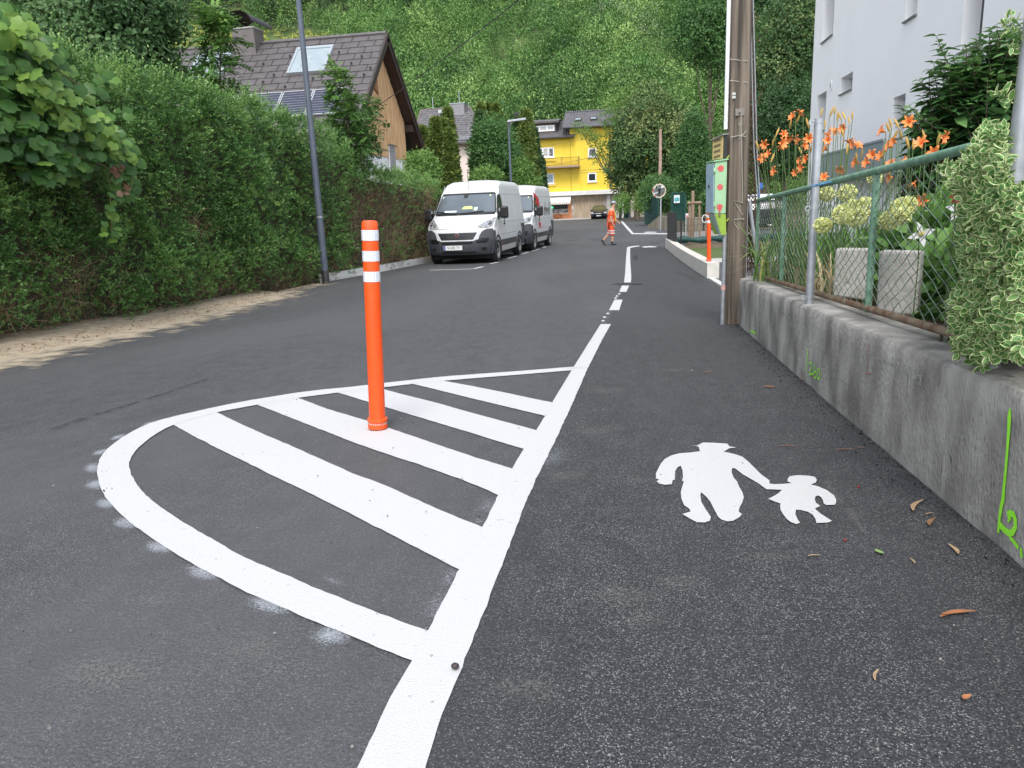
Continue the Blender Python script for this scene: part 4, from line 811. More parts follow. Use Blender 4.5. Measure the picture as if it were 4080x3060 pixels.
# ------------------------------------------------------------------ garden plants behind the wall fence
m_blade = leafmat("lily_blade", (.055, .13, .025), (.12, .24, .045), (.34, .33, .11), .25)
m_stem = mat("lily_stem", (.06, .12, .03), (.10, .16, .045), 9, .7)
m_petal = mat("orange_petal", (.74, .185, .04), (.80, .30, .09), 30, .55)
m_bud = mat("lily_bud", (.55, .28, .06), (.38, .34, .10), 14, .6)
def blades(n, x0, x1, y0, y1, hmin, hmax, name, parent, lean=.5, w=.017, m=None, tone=(.45, .22), zoff=0):
    V = []; T = []; F = []
    for _ in range(n):
        x, y = random.uniform(x0, x1), random.uniform(y0, y1); z = WT(y)-.05+zoff; a = random.uniform(0, 2*pi); h = random.uniform(hmin, hmax); l = random.uniform(.1, 1)*lean; ww = w*random.uniform(.6, 1.2)
        d = np.array((cos(a), sin(a), 0)); s = np.array((-sin(a), cos(a), 0)); k0 = len(V)
        for k in range(7):
            f = k/6; c = np.array((x, y, z)) + d*l*h*f**2.0 + np.array((0, 0, h*(f - .55*l*f**3))); wk = ww*(1-f**2.2)*.5+.0006
            V.append(c-s*wk); V.append(c+s*wk)
        tn = random.gauss(*tone)
        for k in range(6): F.append((k0+2*k, k0+2*k+1, k0+2*k+3, k0+2*k+2)); T.append(tn + .08*k/6)
    im = inv_of(parent) if parent else Matrix(); me = bpy.data.meshes.new(name); me.from_pydata([tuple(im @ Vector(v)) for v in V], [], F); me.materials.append(m or m_blade)
    at = me.attributes.new("tone", 'FLOAT', 'FACE'); at.data.foreach_set("value", np.clip(T, 0, 1).astype(np.float32)); me.update()
    return link(bpy.data.objects.new(name, me), parent)
def lily_flower_mesh():
    b = MB()
    for k in range(6):
        a = 2*pi*k/6; w = .30 if k % 2 else .22; rows = []
        for f, r, z in ((0, .03, 0), (.3, .12, .30), (.55, .30, .52), (.78, .52, .60), (1, .66, .46)):
            ww = w*sin(min(1, f*1.02)*pi*.92+.12)*.55+.012; d = np.array((cos(a), sin(a))); s = np.array((-sin(a), cos(a)))
            rows.append([(*(d*r-s*ww), z+.03), (*(d*r), z-.02), (*(d*r+s*ww), z+.03)])
        b.grid(rows)
    for k in range(5): a = 2*pi*k/5+.4; b.tube([(0, 0, .1), (.05*cos(a), .05*sin(a), .45), (.14*cos(a), .14*sin(a), .66)], .010, 4)
    return b
flower0 = lily_flower_mesh().build("flower", m_petal, None, smooth=True); fl_me = flower0.data; bpy.data.objects.remove(flower0)
bud0 = MB().lathe([(.01, 0), (.05, .15), (.085, .45), (.07, .75), (.01, 1.0)], 7).build("bud", m_bud, None, smooth=True); bd_me = bud0.data; bpy.data.objects.remove(bud0)
groups = [("orange daylily clump nearest the wooden pole", [(275, 1080), (270, 1170), (240, 1190), (345, 1280), (300, 1150), (420, 1000)], [(225, 1100), (365, 1000), (335, 1080), (350, 1040), (270, 1120)], (6.5, 7.2)),
          ("orange daylily clump just left of the galvanised post", [(545, 840), (480, 870), (455, 1035), (410, 1070), (520, 1045), (605, 1035), (575, 1090), (530, 1200), (580, 1190), (545, 1250), (500, 1290), (410, 1100)], [(520, 900), (465, 940), (598, 930), (545, 1130), (330, 1190), (620, 1120)], (6.1, 6.8)),
          ("tall orange daylily clump just right of the galvanised post", [(750, 1000), (800, 975), (855, 960), (745, 1045), (725, 1110), (840, 1270), (715, 1320)], [(700, 840), (800, 830), (820, 880), (838, 870), (870, 870), (905, 900), (930, 870), (860, 1000), (725, 930), (770, 850)], (5.8, 6.4)),
          ("orange daylily clump in the middle of the fence with a double flower", [(905, 1050), (930, 1080), (970, 1085), (955, 1215), (1035, 1215), (1075, 1155)], [(890, 1120), (1000, 1150), (960, 1180)], (5.4, 5.9)),
          ("orange daylily clump in front of the canopy of the white building", [(1140, 1165), (1145, 975), (1200, 1090), (1230, 1060), (1210, 1215), (1200, 1330), (1385, 1375), (1325, 1200)], [(1215, 925), (1200, 960), (1295, 1010), (1160, 1150), (1240, 1030)], (5.0, 5.5)),
          ("orange daylily clump in front of the dark green shrub", [(1350, 910), (1440, 1065), (1615, 1025), (1540, 1140), (1450, 1495)], [(1265, 930), (1465, 1010), (1345, 1080), (1385, 1080), (1570, 1060)], (4.7, 5.1))]
for gi, (lab, fl, bu, (ya, yb)) in enumerate(groups):
    pts = [aty(ZG(*p), random.uniform(ya, yb)) for p in fl]; bpts = [aty(ZG(*p), random.uniform(ya, yb)) for p in bu]
    bx = float(np.clip(np.mean([p[0] for p in pts]), 1.42, 2.6)); by = (ya+yb)/2
    t = thing("daylily", lab, "flower", (bx, by, WT(by)-.05), 0, "orange daylilies behind the fence"); sb = MB()
    def stem(p, side=0):
        o = np.array((np.clip(p[0]*.75+bx*.25+random.gauss(0, .04), 1.3, 3), p[1]+random.gauss(0, .05), WT(p[1])-.05)); m = o*.45+p*.55+np.array((random.gauss(0, .015), random.gauss(0, .015), .05)); sb.tube([o, m, p], [.0036, .0032, .0024], 5, cap=False)
    for p in pts:
        f = bpy.data.objects.new("flower", fl_me); link(f, t); d = Vector((random.gauss(-.45, .75), random.gauss(-.45, .45), random.gauss(.30, .35))).normalized(); f.location = Vector([float(v) for v in p])-t.location-d*.03
        f.rotation_euler = d.to_track_quat('Z', 'Y').to_euler(); s = random.uniform(.056, .075); f.scale = (s, s, s); stem(p-np.array(d)*.03)
    for p in bpts:
        f = bpy.data.objects.new("bud", bd_me); link(f, t); d = Vector((random.gauss(0, .3), random.gauss(-.1, .3), 1)).normalized(); f.location = Vector([float(v) for v in p])-t.location-d*.03; f.rotation_euler = d.to_track_quat('Z', 'Y').to_euler(); s = random.uniform(.065, .09); f.scale = (s*1.3, s*1.3, s); stem(p-np.array(d)*.03)
    sb.build("stem", m_stem, t, True, smooth=True)
    n = 230 if gi < 2 else 90; blades(n, max(1.32 if ya > 6 else 1.8, bx-.5), bx+.6, ya-.35, yb+.35, .35, .85 if gi < 2 else .5, "foliage", t, .75 if gi < 2 else .4, .02, None, (.34, .17))
o = blades(26, 1.06, 1.3, 6.9, 7.5, .5, .95, "grass_tuft", None, 1.2, .022); tag(o, "arching grass blades hanging through the end of the fence by the pole", "grass tuft")
b = blades(220, 1.25, 1.6, 5.1, 7.2, .12, .5, "dry_grass", None, 1.3, .02, leafmat("straw", (.16, .11, .05), (.34, .26, .13), (.50, .42, .24), .2)); tag(b, kind="stuff")
b = blades(420, 1.75, 2.6, 2.4, 5.0, .15, .45, "garden_grass", None, .5, .012, m_blade, (.3, .15)); tag(b, kind="stuff")
b = blades(500, 1.34, 2.6, 5.0, 7.4, .15, .50, "garden_grass", None, .7, .012, m_blade, (.35, .15)); tag(b, kind="stuff")
# broad-leaved bushes with pale hydrangea heads
m_hyl = leafmat("hydrangea_leaf", (.034, .09, .022), (.08, .17, .04), (.17, .30, .08), .22)
m_hyb = leafmat("hydrangea_floret", (.40, .44, .17), (.56, .58, .27), (.72, .72, .42), .2)
def bloom_pts(c, r, n):
    d = rnd_dirs(n); return np.array(c)+d*r*np.array((1, 1, .85)), d
def bush(label, cat, base, blobs, n, leaf, m, blooms, group=None, bm=None, bl=.016, name="hydrangea", tpl=None, tone=(.42, .2)):
    t = thing(name, label, cat, base, 0, group); P, D, idx = crown_points(blobs, n, .35); D = D+(0, 0, .2)
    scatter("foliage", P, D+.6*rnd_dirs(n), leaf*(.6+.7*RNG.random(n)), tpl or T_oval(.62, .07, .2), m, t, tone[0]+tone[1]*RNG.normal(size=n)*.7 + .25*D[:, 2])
    b = MB()
    for _ in range(14):
        bl_ = random.choice(blobs); b.tube([np.array(base)+(random.gauss(0, .06), random.gauss(0, .06), -.02), (np.array(base)+np.array(bl_[:3]))/2+(random.gauss(0, .05), 0, 0), np.array(bl_[:3])+rnd_dirs(1)[0]*bl_[3]*.7], .005, 5, cap=False)
    b.build("stem", m_bark, t, True)
    for c, r in blooms:
        P, D = bloom_pts(c, r, 520); scatter("bloom", P, D+1.1*rnd_dirs(520), bl*(.7+.6*RNG.random(520)), T_diamond(.9, .15), bm or m_hyb, t, .55+.2*RNG.normal(size=520))
def bl(zp, y, r): return (aty(ZW(*zp), y), r*.62)
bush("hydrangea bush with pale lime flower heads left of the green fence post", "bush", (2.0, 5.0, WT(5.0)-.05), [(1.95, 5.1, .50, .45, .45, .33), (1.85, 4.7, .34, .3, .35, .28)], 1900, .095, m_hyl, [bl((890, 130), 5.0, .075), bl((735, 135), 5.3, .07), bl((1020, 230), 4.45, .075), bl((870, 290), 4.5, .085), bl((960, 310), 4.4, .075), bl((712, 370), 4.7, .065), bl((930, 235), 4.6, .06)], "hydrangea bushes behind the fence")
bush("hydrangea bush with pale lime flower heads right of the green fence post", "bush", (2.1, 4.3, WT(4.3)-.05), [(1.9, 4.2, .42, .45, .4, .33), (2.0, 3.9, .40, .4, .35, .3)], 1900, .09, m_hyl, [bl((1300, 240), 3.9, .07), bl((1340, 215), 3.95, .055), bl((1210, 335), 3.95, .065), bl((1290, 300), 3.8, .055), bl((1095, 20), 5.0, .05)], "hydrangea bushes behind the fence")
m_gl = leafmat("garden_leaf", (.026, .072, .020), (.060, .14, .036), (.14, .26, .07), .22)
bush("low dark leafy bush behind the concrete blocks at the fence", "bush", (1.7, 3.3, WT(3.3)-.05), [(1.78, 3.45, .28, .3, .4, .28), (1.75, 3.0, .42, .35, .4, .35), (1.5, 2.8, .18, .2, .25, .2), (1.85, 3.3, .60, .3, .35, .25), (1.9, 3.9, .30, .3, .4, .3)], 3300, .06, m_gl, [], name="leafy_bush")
m_wp = leafmat("white_petal", (.70, .72, .74), (.80, .81, .82), (.86, .86, .86), .2)
def blossom(label, p, r, m, n=5):
    b = []; c = np.array(p); t = thing("blossom", label, "flower", c); D = []
    for k in range(n): a = 2*pi*k/n+.3; D.append((cos(a), -.45, sin(a)))
    scatter("petal", [c]*n, D, r, T_oval(.5, .05, .25), m, t, hint=[(0, -1, .2)]*n); MB().tube([c+(0, .02, -.0), c+(.02, .06, -.12), c+(.03, .1, -.4)], .003, 5).build("stem", m_stem, t, True)
    MB().sphere(c+(0, -.012, 0), .012, 8, 6).build("centre", mat("flower_centre", (.5, .42, .12)), t, True)
bush("dense dark green perennial foliage between the lilies and the white house", "bush", (2.6, 5.4, WT(5.4)-.05), [(2.3, 5.4, .38, .45, .7, .4), (2.4, 4.7, .42, .45, .5, .42), (2.3, 4.0, .45, .4, .5, .42), (2.2, 6.4, .35, .5, .6, .35), (2.3, 3.4, .55, .4, .5, .45)], 6500, .075, m_gl, [], name="leafy_bush")
blossom("white blossom beside the variegated shrub", aty(ZW(1720, 255), 3.4), .055, m_wp); blossom("white blossom above the taller concrete block", aty(ZW(1440, 435), 3.7), .06, m_wp, 4)
blossom("coral red blossom at the edge of the variegated shrub", aty(ZW(1715, 160), 3.2), .035, leafmat("coral_petal", (.5, .08, .06), (.6, .14, .10), (.7, .2, .15), .2), 7)
blossom("small pink blossom in the variegated shrub", aty(ZE(508, 715), 2.55), .022, leafmat("pink_petal", (.5, .06, .22), (.6, .12, .32), (.7, .2, .4), .2), 8)
# dark upright shrub at the right
m_dsh = leafmat("dark_shrub_leaf", (.022, .065, .022), (.052, .125, .040), (.16, .29, .085), .22, .32, .5)
poly = [ZG(*p) for p in [(1500, 590), (1560, 260), (1600, 480), (1700, 420), (1760, 330), (1850, 300), (1930, 230), (2010, 190), (2130, 140), (2230, 200), (2300, 400), (2300, 1080), (1900, 1080), (1700, 1150), (1520, 1180), (1390, 1120), (1350, 1010), (1280, 830), (1340, 790), (1430, 850), (1400, 650)]]
ds = thing("shrub", "tall dark glossy-leaved shrub in front of the white building at the right", "shrub", (2.8, 6.3, WT(6.3)-.1))
tips = [ZG(*p) for p in [(1558, 270), (1430, 600), (1500, 520), (1300, 800), (1690, 440), (1780, 340), (1960, 210), (2090, 170), (1860, 320), (1640, 520), (1560, 640), (1450, 720), (1350, 830), (2190, 200)]]
P = []; D = []; S = []; T = []; Hn = []; sb = MB()
def dstem(tip, y, base, L):
    tp = aty(tip, y); o = np.array(base); n = 26
    q = [o + (tp-o)*f + np.array((0, 0, .10*sin(pi*f))) for f in np.linspace(0, 1, 7)]; sb.tube(q, [.010, .009, .008, .007, .005, .004, .002], 5, cap=False)
    tot = np.linalg.norm(tp-o); n = int(min(L, tot)/.058)
    for k in range(n):
        f = 1-k*.058/tot; c = np.array([np.interp(f, np.linspace(0, 1, 7), [v[i] for v in q]) for i in range(3)]); a = (k % 2)*pi/2+random.gauss(0, .4)
        for s in (0, pi):
            P.append(c); D.append((cos(a+s), sin(a+s), random.gauss(.25 if k < 4 else -.05, .22))); S.append(.14*random.uniform(.7, 1.15)*(.55+.45*min(1, k/3))); T.append(.72-.06*min(k, 7)+random.gauss(0, .10)); Hn.append((0, 0, 1))
for tp in tips: dstem(tp, random.uniform(5.9, 6.3), (2.7+random.gauss(0, .3), 6.2+random.gauss(0, .15), WT(6.2)), 1.0)
for q in sample_poly(poly, 240): dstem(q, random.uniform(5.8, 7.0), (2.8+random.gauss(0, .45), 6.4+random.gauss(0, .3), WT(6.4)), .85)
scatter("foliage", P, D, S, T_oval(.46, .08, .22), m_dsh, ds, T, hint=Hn); sb.build("stem", m_bark, ds, True)
# variegated shrub growing through the fence at the right edge
m_vg = leafmat("variegated_green", (.045, .12, .035), (.09, .20, .055), (.20, .32, .09), .22, .4); m_vc = leafmat("variegated_cream", (.32, .38, .16), (.48, .53, .27), (.64, .66, .42), .24, .4)
poly = [ZE(*p) for p in [(370, 150), (330, 230), (250, 265), (130, 280), (200, 310), (250, 400), (300, 470), (300, 560), (300, 700), (310, 850), (330, 1000), (290, 1130), (235, 1180), (270, 1300), (230, 1330), (260, 1400), (250, 1500), (350, 1530), (430, 1605), (480, 1560), (560, 1540), (650, 1530), (740, 1560), (740, 430), (650, 480), (625, 600), (600, 200), (600, 60), (560, 20), (470, 10), (430, 50), (420, 120)]]
vg = thing("variegated_shrub", "cream-edged variegated shrub spilling over the concrete wall at the right edge", "shrub", (1.2, 2.6, WT(2.6)))
P = []; D = []; S = []; T = []
def vwhorl(p, y_or_x, use_x=True):
    c = atx(p, y_or_x) if use_x else aty(p, y_or_x); ax = Vector((random.gauss(-.55, .35), random.gauss(-.6, .35), random.gauss(.35, .4))).normalized(); u = ax.orthogonal().normalized(); v = ax.cross(u); tn = random.gauss(.5, .2)
    for k in range(5):
        a = 2*pi*k/5+random.gauss(0, .3); P.append(np.array(c)+np.array(ax)*.008*random.gauss(0, 1)); D.append(u*cos(a)+v*sin(a)+ax*random.uniform(.25, .95)); S.append(.030*random.uniform(.6, 1.2)); T.append(tn+random.gauss(0, .12))
for q in sample_poly(poly, 1950): vwhorl(q, .96+.32*random.random()**1.2)
for q in sample_poly([ZE(640, 430), ZE(713, 400), ZE(740, 420), ZE(740, 1000), ZE(600, 1000), ZE(600, 700)], 90): vwhorl(q, .98+.06*random.random())
for q in [ZG(*p) for p in [(2090, 160), (2130, 150), (2120, 230), (2080, 190)]+[(2010, 710), (2060, 720), (2110, 760), (2190, 320), (2120, 360), (2200, 540), (2180, 970), (2060, 700)]]: vwhorl(q, 2.5, False)
scatter("foliage", P, D, S, T_varieg(), [m_vg, m_vc], vg, T)
q = sample_poly(poly, 900); X_ = 1.22+.35*RNG.random(900)
scatter("inner_leaf", [atx(p, x) for p, x in zip(q, X_)], rnd_dirs(900), .05, T_varieg(), [m_vg, m_vc], vg, .1+.2*RNG.random(900))
b = MB()
for k in range(46):
    y = random.uniform(2.1, 3.2); o = np.array((1.24+random.gauss(0, .03), y, WT(y))); e = atx(random.choice(sample_poly(poly, 4)), random.uniform(1.05, 1.25)); b.tube([o, (o+e)/2+(.03, random.gauss(0, .05), .04), e], [.008, .006, .003], 5, cap=False)
b.build("branch", m_bark, vg, True)
# ------------------------------------------------------------------ white building on the right
BX, BY0, BY1, BZ0, BZ1 = 4.95, 11.2, 23.75, G(17)-.3, 9.6
wb = thing("white_house", "tall plain white rendered house with deep small windows on the right", "house", (BX, 17, G(17)))
def hole(l, r, t_, b_):   # pixel extents (ZG) of an opening on the facade
    y1 = atx(ZG(l, (t_+b_)/2), BX)[1]; y0 = atx(ZG(r, (t_+b_)/2), BX)[1]; return (y0, y1)
def zz(p): return atx(ZG(*p), BX)[2]
ops = []
for l, r, zt_, zb_ in ((705, 781, None, zz((770, 266))), (1313, 1396, None, zz((1390, 118))), (1742, 1890, None, zz((1800, 365))), (862, 948, zz((948, 524)), zz((940, 655))), (690, 758, zz((757, 666)), zz((756, 955))), (1270, 1359, zz((1357, 684)), zz((1350, 1010)))):
    y0, y1 = hole(l, r, 500, 500) if False else (atx(ZG(r, 300), BX)[1], atx(ZG(l, 300), BX)[1])
    ops.append((y0, y1, zb_, zt_ if zt_ else zb_+1.45))
ys = sorted(set([BY0, BY1]+[v for o_ in ops for v in o_[:2]])); zs = sorted(set([BZ0, BZ1]+[v for o_ in ops for v in o_[2:]])); b = MB()
for i in range(len(ys)-1):
    for j in range(len(zs)-1):
        ym, zm = (ys[i]+ys[i+1])/2, (zs[j]+zs[j+1])/2
        if not any(o_[0] < ym < o_[1] and o_[2] < zm < o_[3] for o_ in ops): b.poly([(BX, ys[i], zs[j]), (BX, ys[i], zs[j+1]), (BX, ys[i+1], zs[j+1]), (BX, ys[i+1], zs[j])])
rv = .28
for y0, y1, z0, z1 in ops: b.add([(BX, y0, z0), (BX, y1, z0), (BX, y1, z1), (BX, y0, z1), (BX+rv, y0, z0), (BX+rv, y1, z0), (BX+rv, y1, z1), (BX+rv, y0, z1)], [(0, 1, 5, 4), (1, 2, 6, 5), (2, 3, 7, 6), (3, 0, 4, 7)])
b.poly([(BX, BY0, BZ0), (BX, BY0, BZ1), (BX+9, BY0, BZ1), (BX+9, BY0, BZ0)]); b.poly([(BX, BY1, BZ0), (BX+9, BY1, BZ0), (BX+9, BY1, BZ1), (BX, BY1, BZ1)]); b.poly([(BX, BY0, BZ1), (BX, BY1, BZ1), (BX+9, BY1, BZ1), (BX+9, BY0, BZ1)]); b.poly([(BX+9, BY0, BZ0), (BX+9, BY0, BZ1), (BX+9, BY1, BZ1), (BX+9, BY1, BZ0)])
b.build("wall", mat("cool_white_render", (.79, .79, .80), (.82, .82, .83), .8, .9, .15, 120), wb, True)
m_frame = mat("anthracite_frame", (.05, .05, .055), None, rough=.5)
for k, (y0, y1, z0, z1) in enumerate(ops):
    b = MB(); f = .07
    b.bb(BX+rv-.03, BX+rv+.05, y0, y0+f, z0, z1); b.bb(BX+rv-.03, BX+rv+.05, y1-f, y1, z0, z1); b.bb(BX+rv-.03, BX+rv+.05, y0+f, y1-f, z0, z0+f); b.bb(BX+rv-.03, BX+rv+.05, y0+f, y1-f, z1-f, z1)
    if k == 3: b.bb(BX+rv-.03, BX+rv+.05, (y0+y1)/2-.03, (y0+y1)/2+.03, z0+f, z1-f)
    wn = b.build("window", m_frame, wb, True); MB().bb(BX+rv+.01, BX+rv+.02, y0+f, y1-f, z0+f, z1-f).build("pane", m_glass, wn, True)
    MB().bb(BX-.05, BX+rv-.03, y0-.03, y1+.03, z0-.03, z0-.004).build("sill", mat("sill_grey", (.17, .17, .18), None, rough=.5), wn, True)
c = atx(ZG(773, 637), BX); n = MB().lathe([(.10, 0), (.11, .012), (.10, .018), (.02, .019)], 20, (0, 0, 0), Matrix.Rotation(-pi/2, 3, 'Y')).build("number_plate", mat("enamel_white", (.75, .76, .78)), wb); n.location = Vector([float(v) for v in c])-wb.location; n.scale = (1, .85, 1.25)
text_mesh("house_number", "6", .15, m_black, wb, Vector([float(v) for v in c])-wb.location+Vector((-.022, 0, 0)), (pi/2, 0, -pi/2))
c0, c1 = aty(ZG(800, 1062), 20), aty(ZG(1165, 1052), 17.5); b = MB(); zc = c0[2]
ca, cb = atx(ZG(1165, 1055), BX-.9), None
q0, q1 = atx(ZG(700, 1070), BX-.55), atx(ZG(1165, 1052), BX-.55); zc = q1[2]
b.prism([(BX-.55, q0[1]-.0, zc-.55), (BX-.55, q1[1], zc-.55), (BX-.55, q1[1], zc), (BX-.55, q0[1], zc)], (.02, 0, 0)); b.bb(BX-.57, BX-.50, q1[1], q0[1], zc, zc+.04); b.bb(BX-.53, BX, q1[1], q1[1]+.03, zc-.55, zc); b.bb(BX-.53, BX, q1[1]+.03, q0[1], zc-.62, zc-.55)
b.build("glass_balustrade", mat("grey_glass", (.24, .29, .30), None, rough=.7, spec=.2), wb, True)
# ------------------------------------------------------------------ brown-roofed house on the left
HX, HY, HZA = -10.0, 32.05, 8.0; EY0, EY1, EZ = 27.5, 36.5, 3.85; XL = -25.
gh = thing("brown_roof_house", "white house with larch-clad gable and brown shingle roof behind the hedge", "house", (-16, HY, G(HY)))
m_roof = mat("brown_shingle", (.074, .066, .066), (.098, .088, .088), 3, .5, .1, 50); m_roofd = mat("roof_edge_brown", (.028, .018, .016), (.045, .03, .026), 6, .6)
ra = np.array((HX, HY, HZA)); re = np.array((HX, EY0, EZ)); dn = (re-ra)/np.linalg.norm(re-ra); nrm = np.cross(np.array((-1., 0, 0)), dn); nrm = nrm if nrm[2] > 0 else -nrm
SL = np.linalg.norm(re-ra); ra_h = lambda p: at_plane(p, ra, nrm)
dn2 = np.array((0, -dn[1], dn[2])); nr2 = np.array((0, -nrm[1], nrm[2]))
b = MB()
for d, n_ in ((dn, nrm), (dn2, nr2)): b.prism([ra, ra+(XL-HX, 0, 0), ra+(XL-HX, 0, 0)+d*SL, ra+d*SL], -n_*.18, 1)
rowh, tw = .42, .70; nr = int(SL/rowh)
for r in range(nr+1):
    o = (r % 2)*tw/2
    for k in range(-1, int((HX-XL)/tw)+1):
        x0 = max(XL, HX-.02-(k*tw+o)-tw+.03); x1 = min(HX-.02, HX-.02-(k*tw+o)+.0); s0, s1 = r*rowh, min(SL, (r+1)*rowh)
        if x1-x0 < .05 or s1 <= s0: continue
        q = [np.array((x, ra[1], ra[2]))+dn*s_+nrm*h for x, s_, h in ((x0, s0, .012), (x1, s0, .012), (x1, s1, .034), (x0, s1, .034))]; b.add(q+[q[3]-nrm*.03, q[2]-nrm*.03], [(0, 1, 2, 3), (3, 2, 5, 4)])
        if r > 1 and (r+k*2) % 3 == 0: c = (q[2]+q[3])/2-dn*.10+nrm*.035; b.box(c, (.07, .06, .09), 0, 1)
b.tube([ra+(XL-HX, 0, .03), ra+(0, 0, .03)], .09, 8); roof = b.build("roof", [m_roof, m_black], gh, True)
b = MB()
for d, n_ in ((dn, nrm), (dn2, nr2)): b.prism([ra+n_*.03+(.0, 0, 0), ra+d*(SL+.02)+n_*.03, ra+d*(SL+.02)-n_*.24, ra-n_*.24+(0, 0, -.05)], (.05, 0, 0)); b.prism([ra+n_*.05, ra+d*(SL+.02)+n_*.05, ra+d*(SL+.02)-n_*.07, ra-n_*.07], (.085, 0, 0))
b.build("barge_board", m_roofd, roof, True)
WG = -10.45; wy0, wy1 = 29.0, 35.1; uz = lambda y: HZA-.20-(abs(y-HY))*(HZA-EZ)/(HY-EY0)
zc_l = atx(ZH(1430, 1375), WG)[2]; zc_r = atx(ZH(1595, 1430), WG)[2]; zc = (zc_l+zc_r)/2
b = MB(); b.prism([(WG, wy0, G(HY)-.2), (WG, wy1, G(HY)-.2), (WG, wy1, uz(wy1)-.15), (WG, HY, uz(HY)-.15), (WG, wy0, uz(wy0)-.15)], (XL+.6-WG, 0, 0)); b.build("wall", m_white, gh, True)
m_larch = mat("larch_boards", (.44, .25, .11), (.72, .48, .27), 4, .75, .25, 40, stretch=(1, 7, .35), lo=.34, hi=.66, detail=6)
b = MB(); nb_ = 46
for k in range(nb_):
    y0 = wy0-.02+(wy1-wy0+.04)*k/nb_; y1 = y0+(wy1-wy0+.04)/nb_-.016; pr = .035+.008*(k % 3); z0 = zc - (.0 if (k*7) % 3 else .0)
    b.add([(WG+pr, y0, z0), (WG+pr, y1, z0), (WG+pr, y1, uz(y1)-.18), (WG+pr, y0, uz(y0)-.18), (WG, y0, z0), (WG, y1, z0), (WG, y1, uz(y1)-.18), (WG, y0, uz(y0)-.18)], [(0, 1, 2, 3), (4, 0, 3, 7), (1, 5, 6, 2), (4, 5, 1, 0)])
b.build("larch_cladding", m_larch, gh, True)
p0, p1 = atx(ZH(1437, 1285), WG+.06), atx(ZH(1500, 1510), WG+.06)
wn = MB().bb(WG+.02, WG+.075, p0[1]-.05, p1[1]+.05, p1[2]-1.0, p0[2]+.02).build("window", m_white, gh, True); sh = MB()
for k in range(34): z = p0[2]-.02-k*.06; sh.prism([(WG+.08, p0[1], z), (WG+.08, p1[1], z), (WG+.095, p1[1], z-.045), (WG+.095, p0[1], z-.045)], (-.012, 0, 0))
sh.build("blind", mat("grey_blind", (.26, .25, .26), None, rough=.5), wn, True); MB().bb(WG, WG+.16, p0[1]-.1, p1[1]+.12, p0[2]+.02, p0[2]+.07).build("lintel_flashing", mat("flashing", (.20, .16, .13)), wn, True)
q0, q1, q2, q3 = [atx(ZH(*p), WG+.06) for p in ((1300, 770), (1340, 830), (1335, 640), (1295, 690))]
b = MB(); b.prism([q0, q1, np.array((WG+.06, q1[1], q2[2])), np.array((WG+.06, q0[1], q3[2]))], (.02, 0, 0)); b.tube([q0+(0.02, 0, 0), q1+(0.02, 0, 0)], .03, 4); b.build("shutter_board", mat("dark_larch", (.22, .09, .035), (.30, .14, .06), 5, .7), gh, True)
b = MB(); pr0 = EY1-1.25; b.bb(WG-.1, HX-.06, pr0-.16, pr0+.10, uz(pr0)-.42, uz(pr0)-.12); pr1 = EY0+1.25; b.build("purlin", m_roofd, gh, True); b = MB(); b.bb(WG-.1, HX-.06, pr1-.10, pr1+.16, uz(pr1)-.42, uz(pr1)-.12); b.build("purlin", m_roofd, gh, True); b = MB(); b.bb(WG-.1, HX-.06, HY-.1, HY+.1, HZA-.65, HZA-.32); b.build("purlin", m_roofd, gh, True)
b = MB(); 
for d, n_ in ((dn, nrm), (dn2, nr2)): b.prism([ra-n_*.185+(-.02, 0, 0), ra-n_*.185+d*SL+(-.02, 0, 0), ra-n_*.185+d*SL+(WG-HX, 0, 0), ra-n_*.185+(WG-HX, 0, 0)], -n_*.02)
b.build("soffit", mat("soffit_wood", (.035, .018, .013), (.055, .03, .022), 6, .7), gh, True)
MB().tube([ra+dn*(SL+.07)+(XL-HX, 0, -.05), ra+dn*(SL+.07)+(-.05, 0, -.05)], .07, 8).build("gutter", m_roofd, gh, True)
def on_roof(pts, h, name, m, parent, inset=0):
    q = [ra_h(ZH(*p)) for p in pts]; b = MB(); b.prism([v+nrm*h for v in q], -nrm*h*.95); return q, b.build(name, m, parent, True)
m_sf = mat("zinc_frame", (.36, .40, .43), None, rough=.35, metal=.3); m_sg = mat("roof_window_blind", (.24, .285, .315), (.28, .325, .355), 3, .5, spec=.3)
for pts in ([(545, 665), (865, 650), (965, 420), (640, 440)], [(1645-1990+330, 722), (1950-1990+330, 712), (2050-1990+330, 480), (1760-1990+330, 502)]):
    q = [ra_h(ZH(*p)) for p in pts] if pts[0][0] > 100 else [ra_h(ZL(p[0]+1990-330, p[1])) for p in pts]
    q = [np.array(v) for v in q]; xl_, xr_ = (q[0][0]+q[3][0])/2, (q[1][0]+q[2][0])/2; su = [np.dot(v-ra, dn) for v in q]; s1, s0 = (su[0]+su[1])/2, (su[2]+su[3])/2
    R_ = lambda x, s_, h: np.array((x, ra[1], ra[2]))+dn*s_+nrm*h
    b = MB(); f = .09; H0 = .14
    for x0, x1, a0_, a1_ in ((xl_, xl_+f, s0, s1), (xr_-f, xr_, s0, s1), (xl_+f, xr_-f, s0, s0+f*1.8), (xl_+f, xr_-f, s1-f, s1)): b.prism([R_(x0, a1_, H0), R_(x1, a1_, H0), R_(x1, a0_, H0), R_(x0, a0_, H0)], -nrm*H0)
    wn = b.build("roof_window", m_sf, gh, True); b = MB(); b.prism([R_(xl_+f, s1-f, .11), R_(xr_-f, s1-f, .11), R_(xr_-f, s0+f*1.8, .11), R_(xl_+f, s0+f*1.8, .11)], -nrm*.02); b.build("pane", m_sg, wn, True)
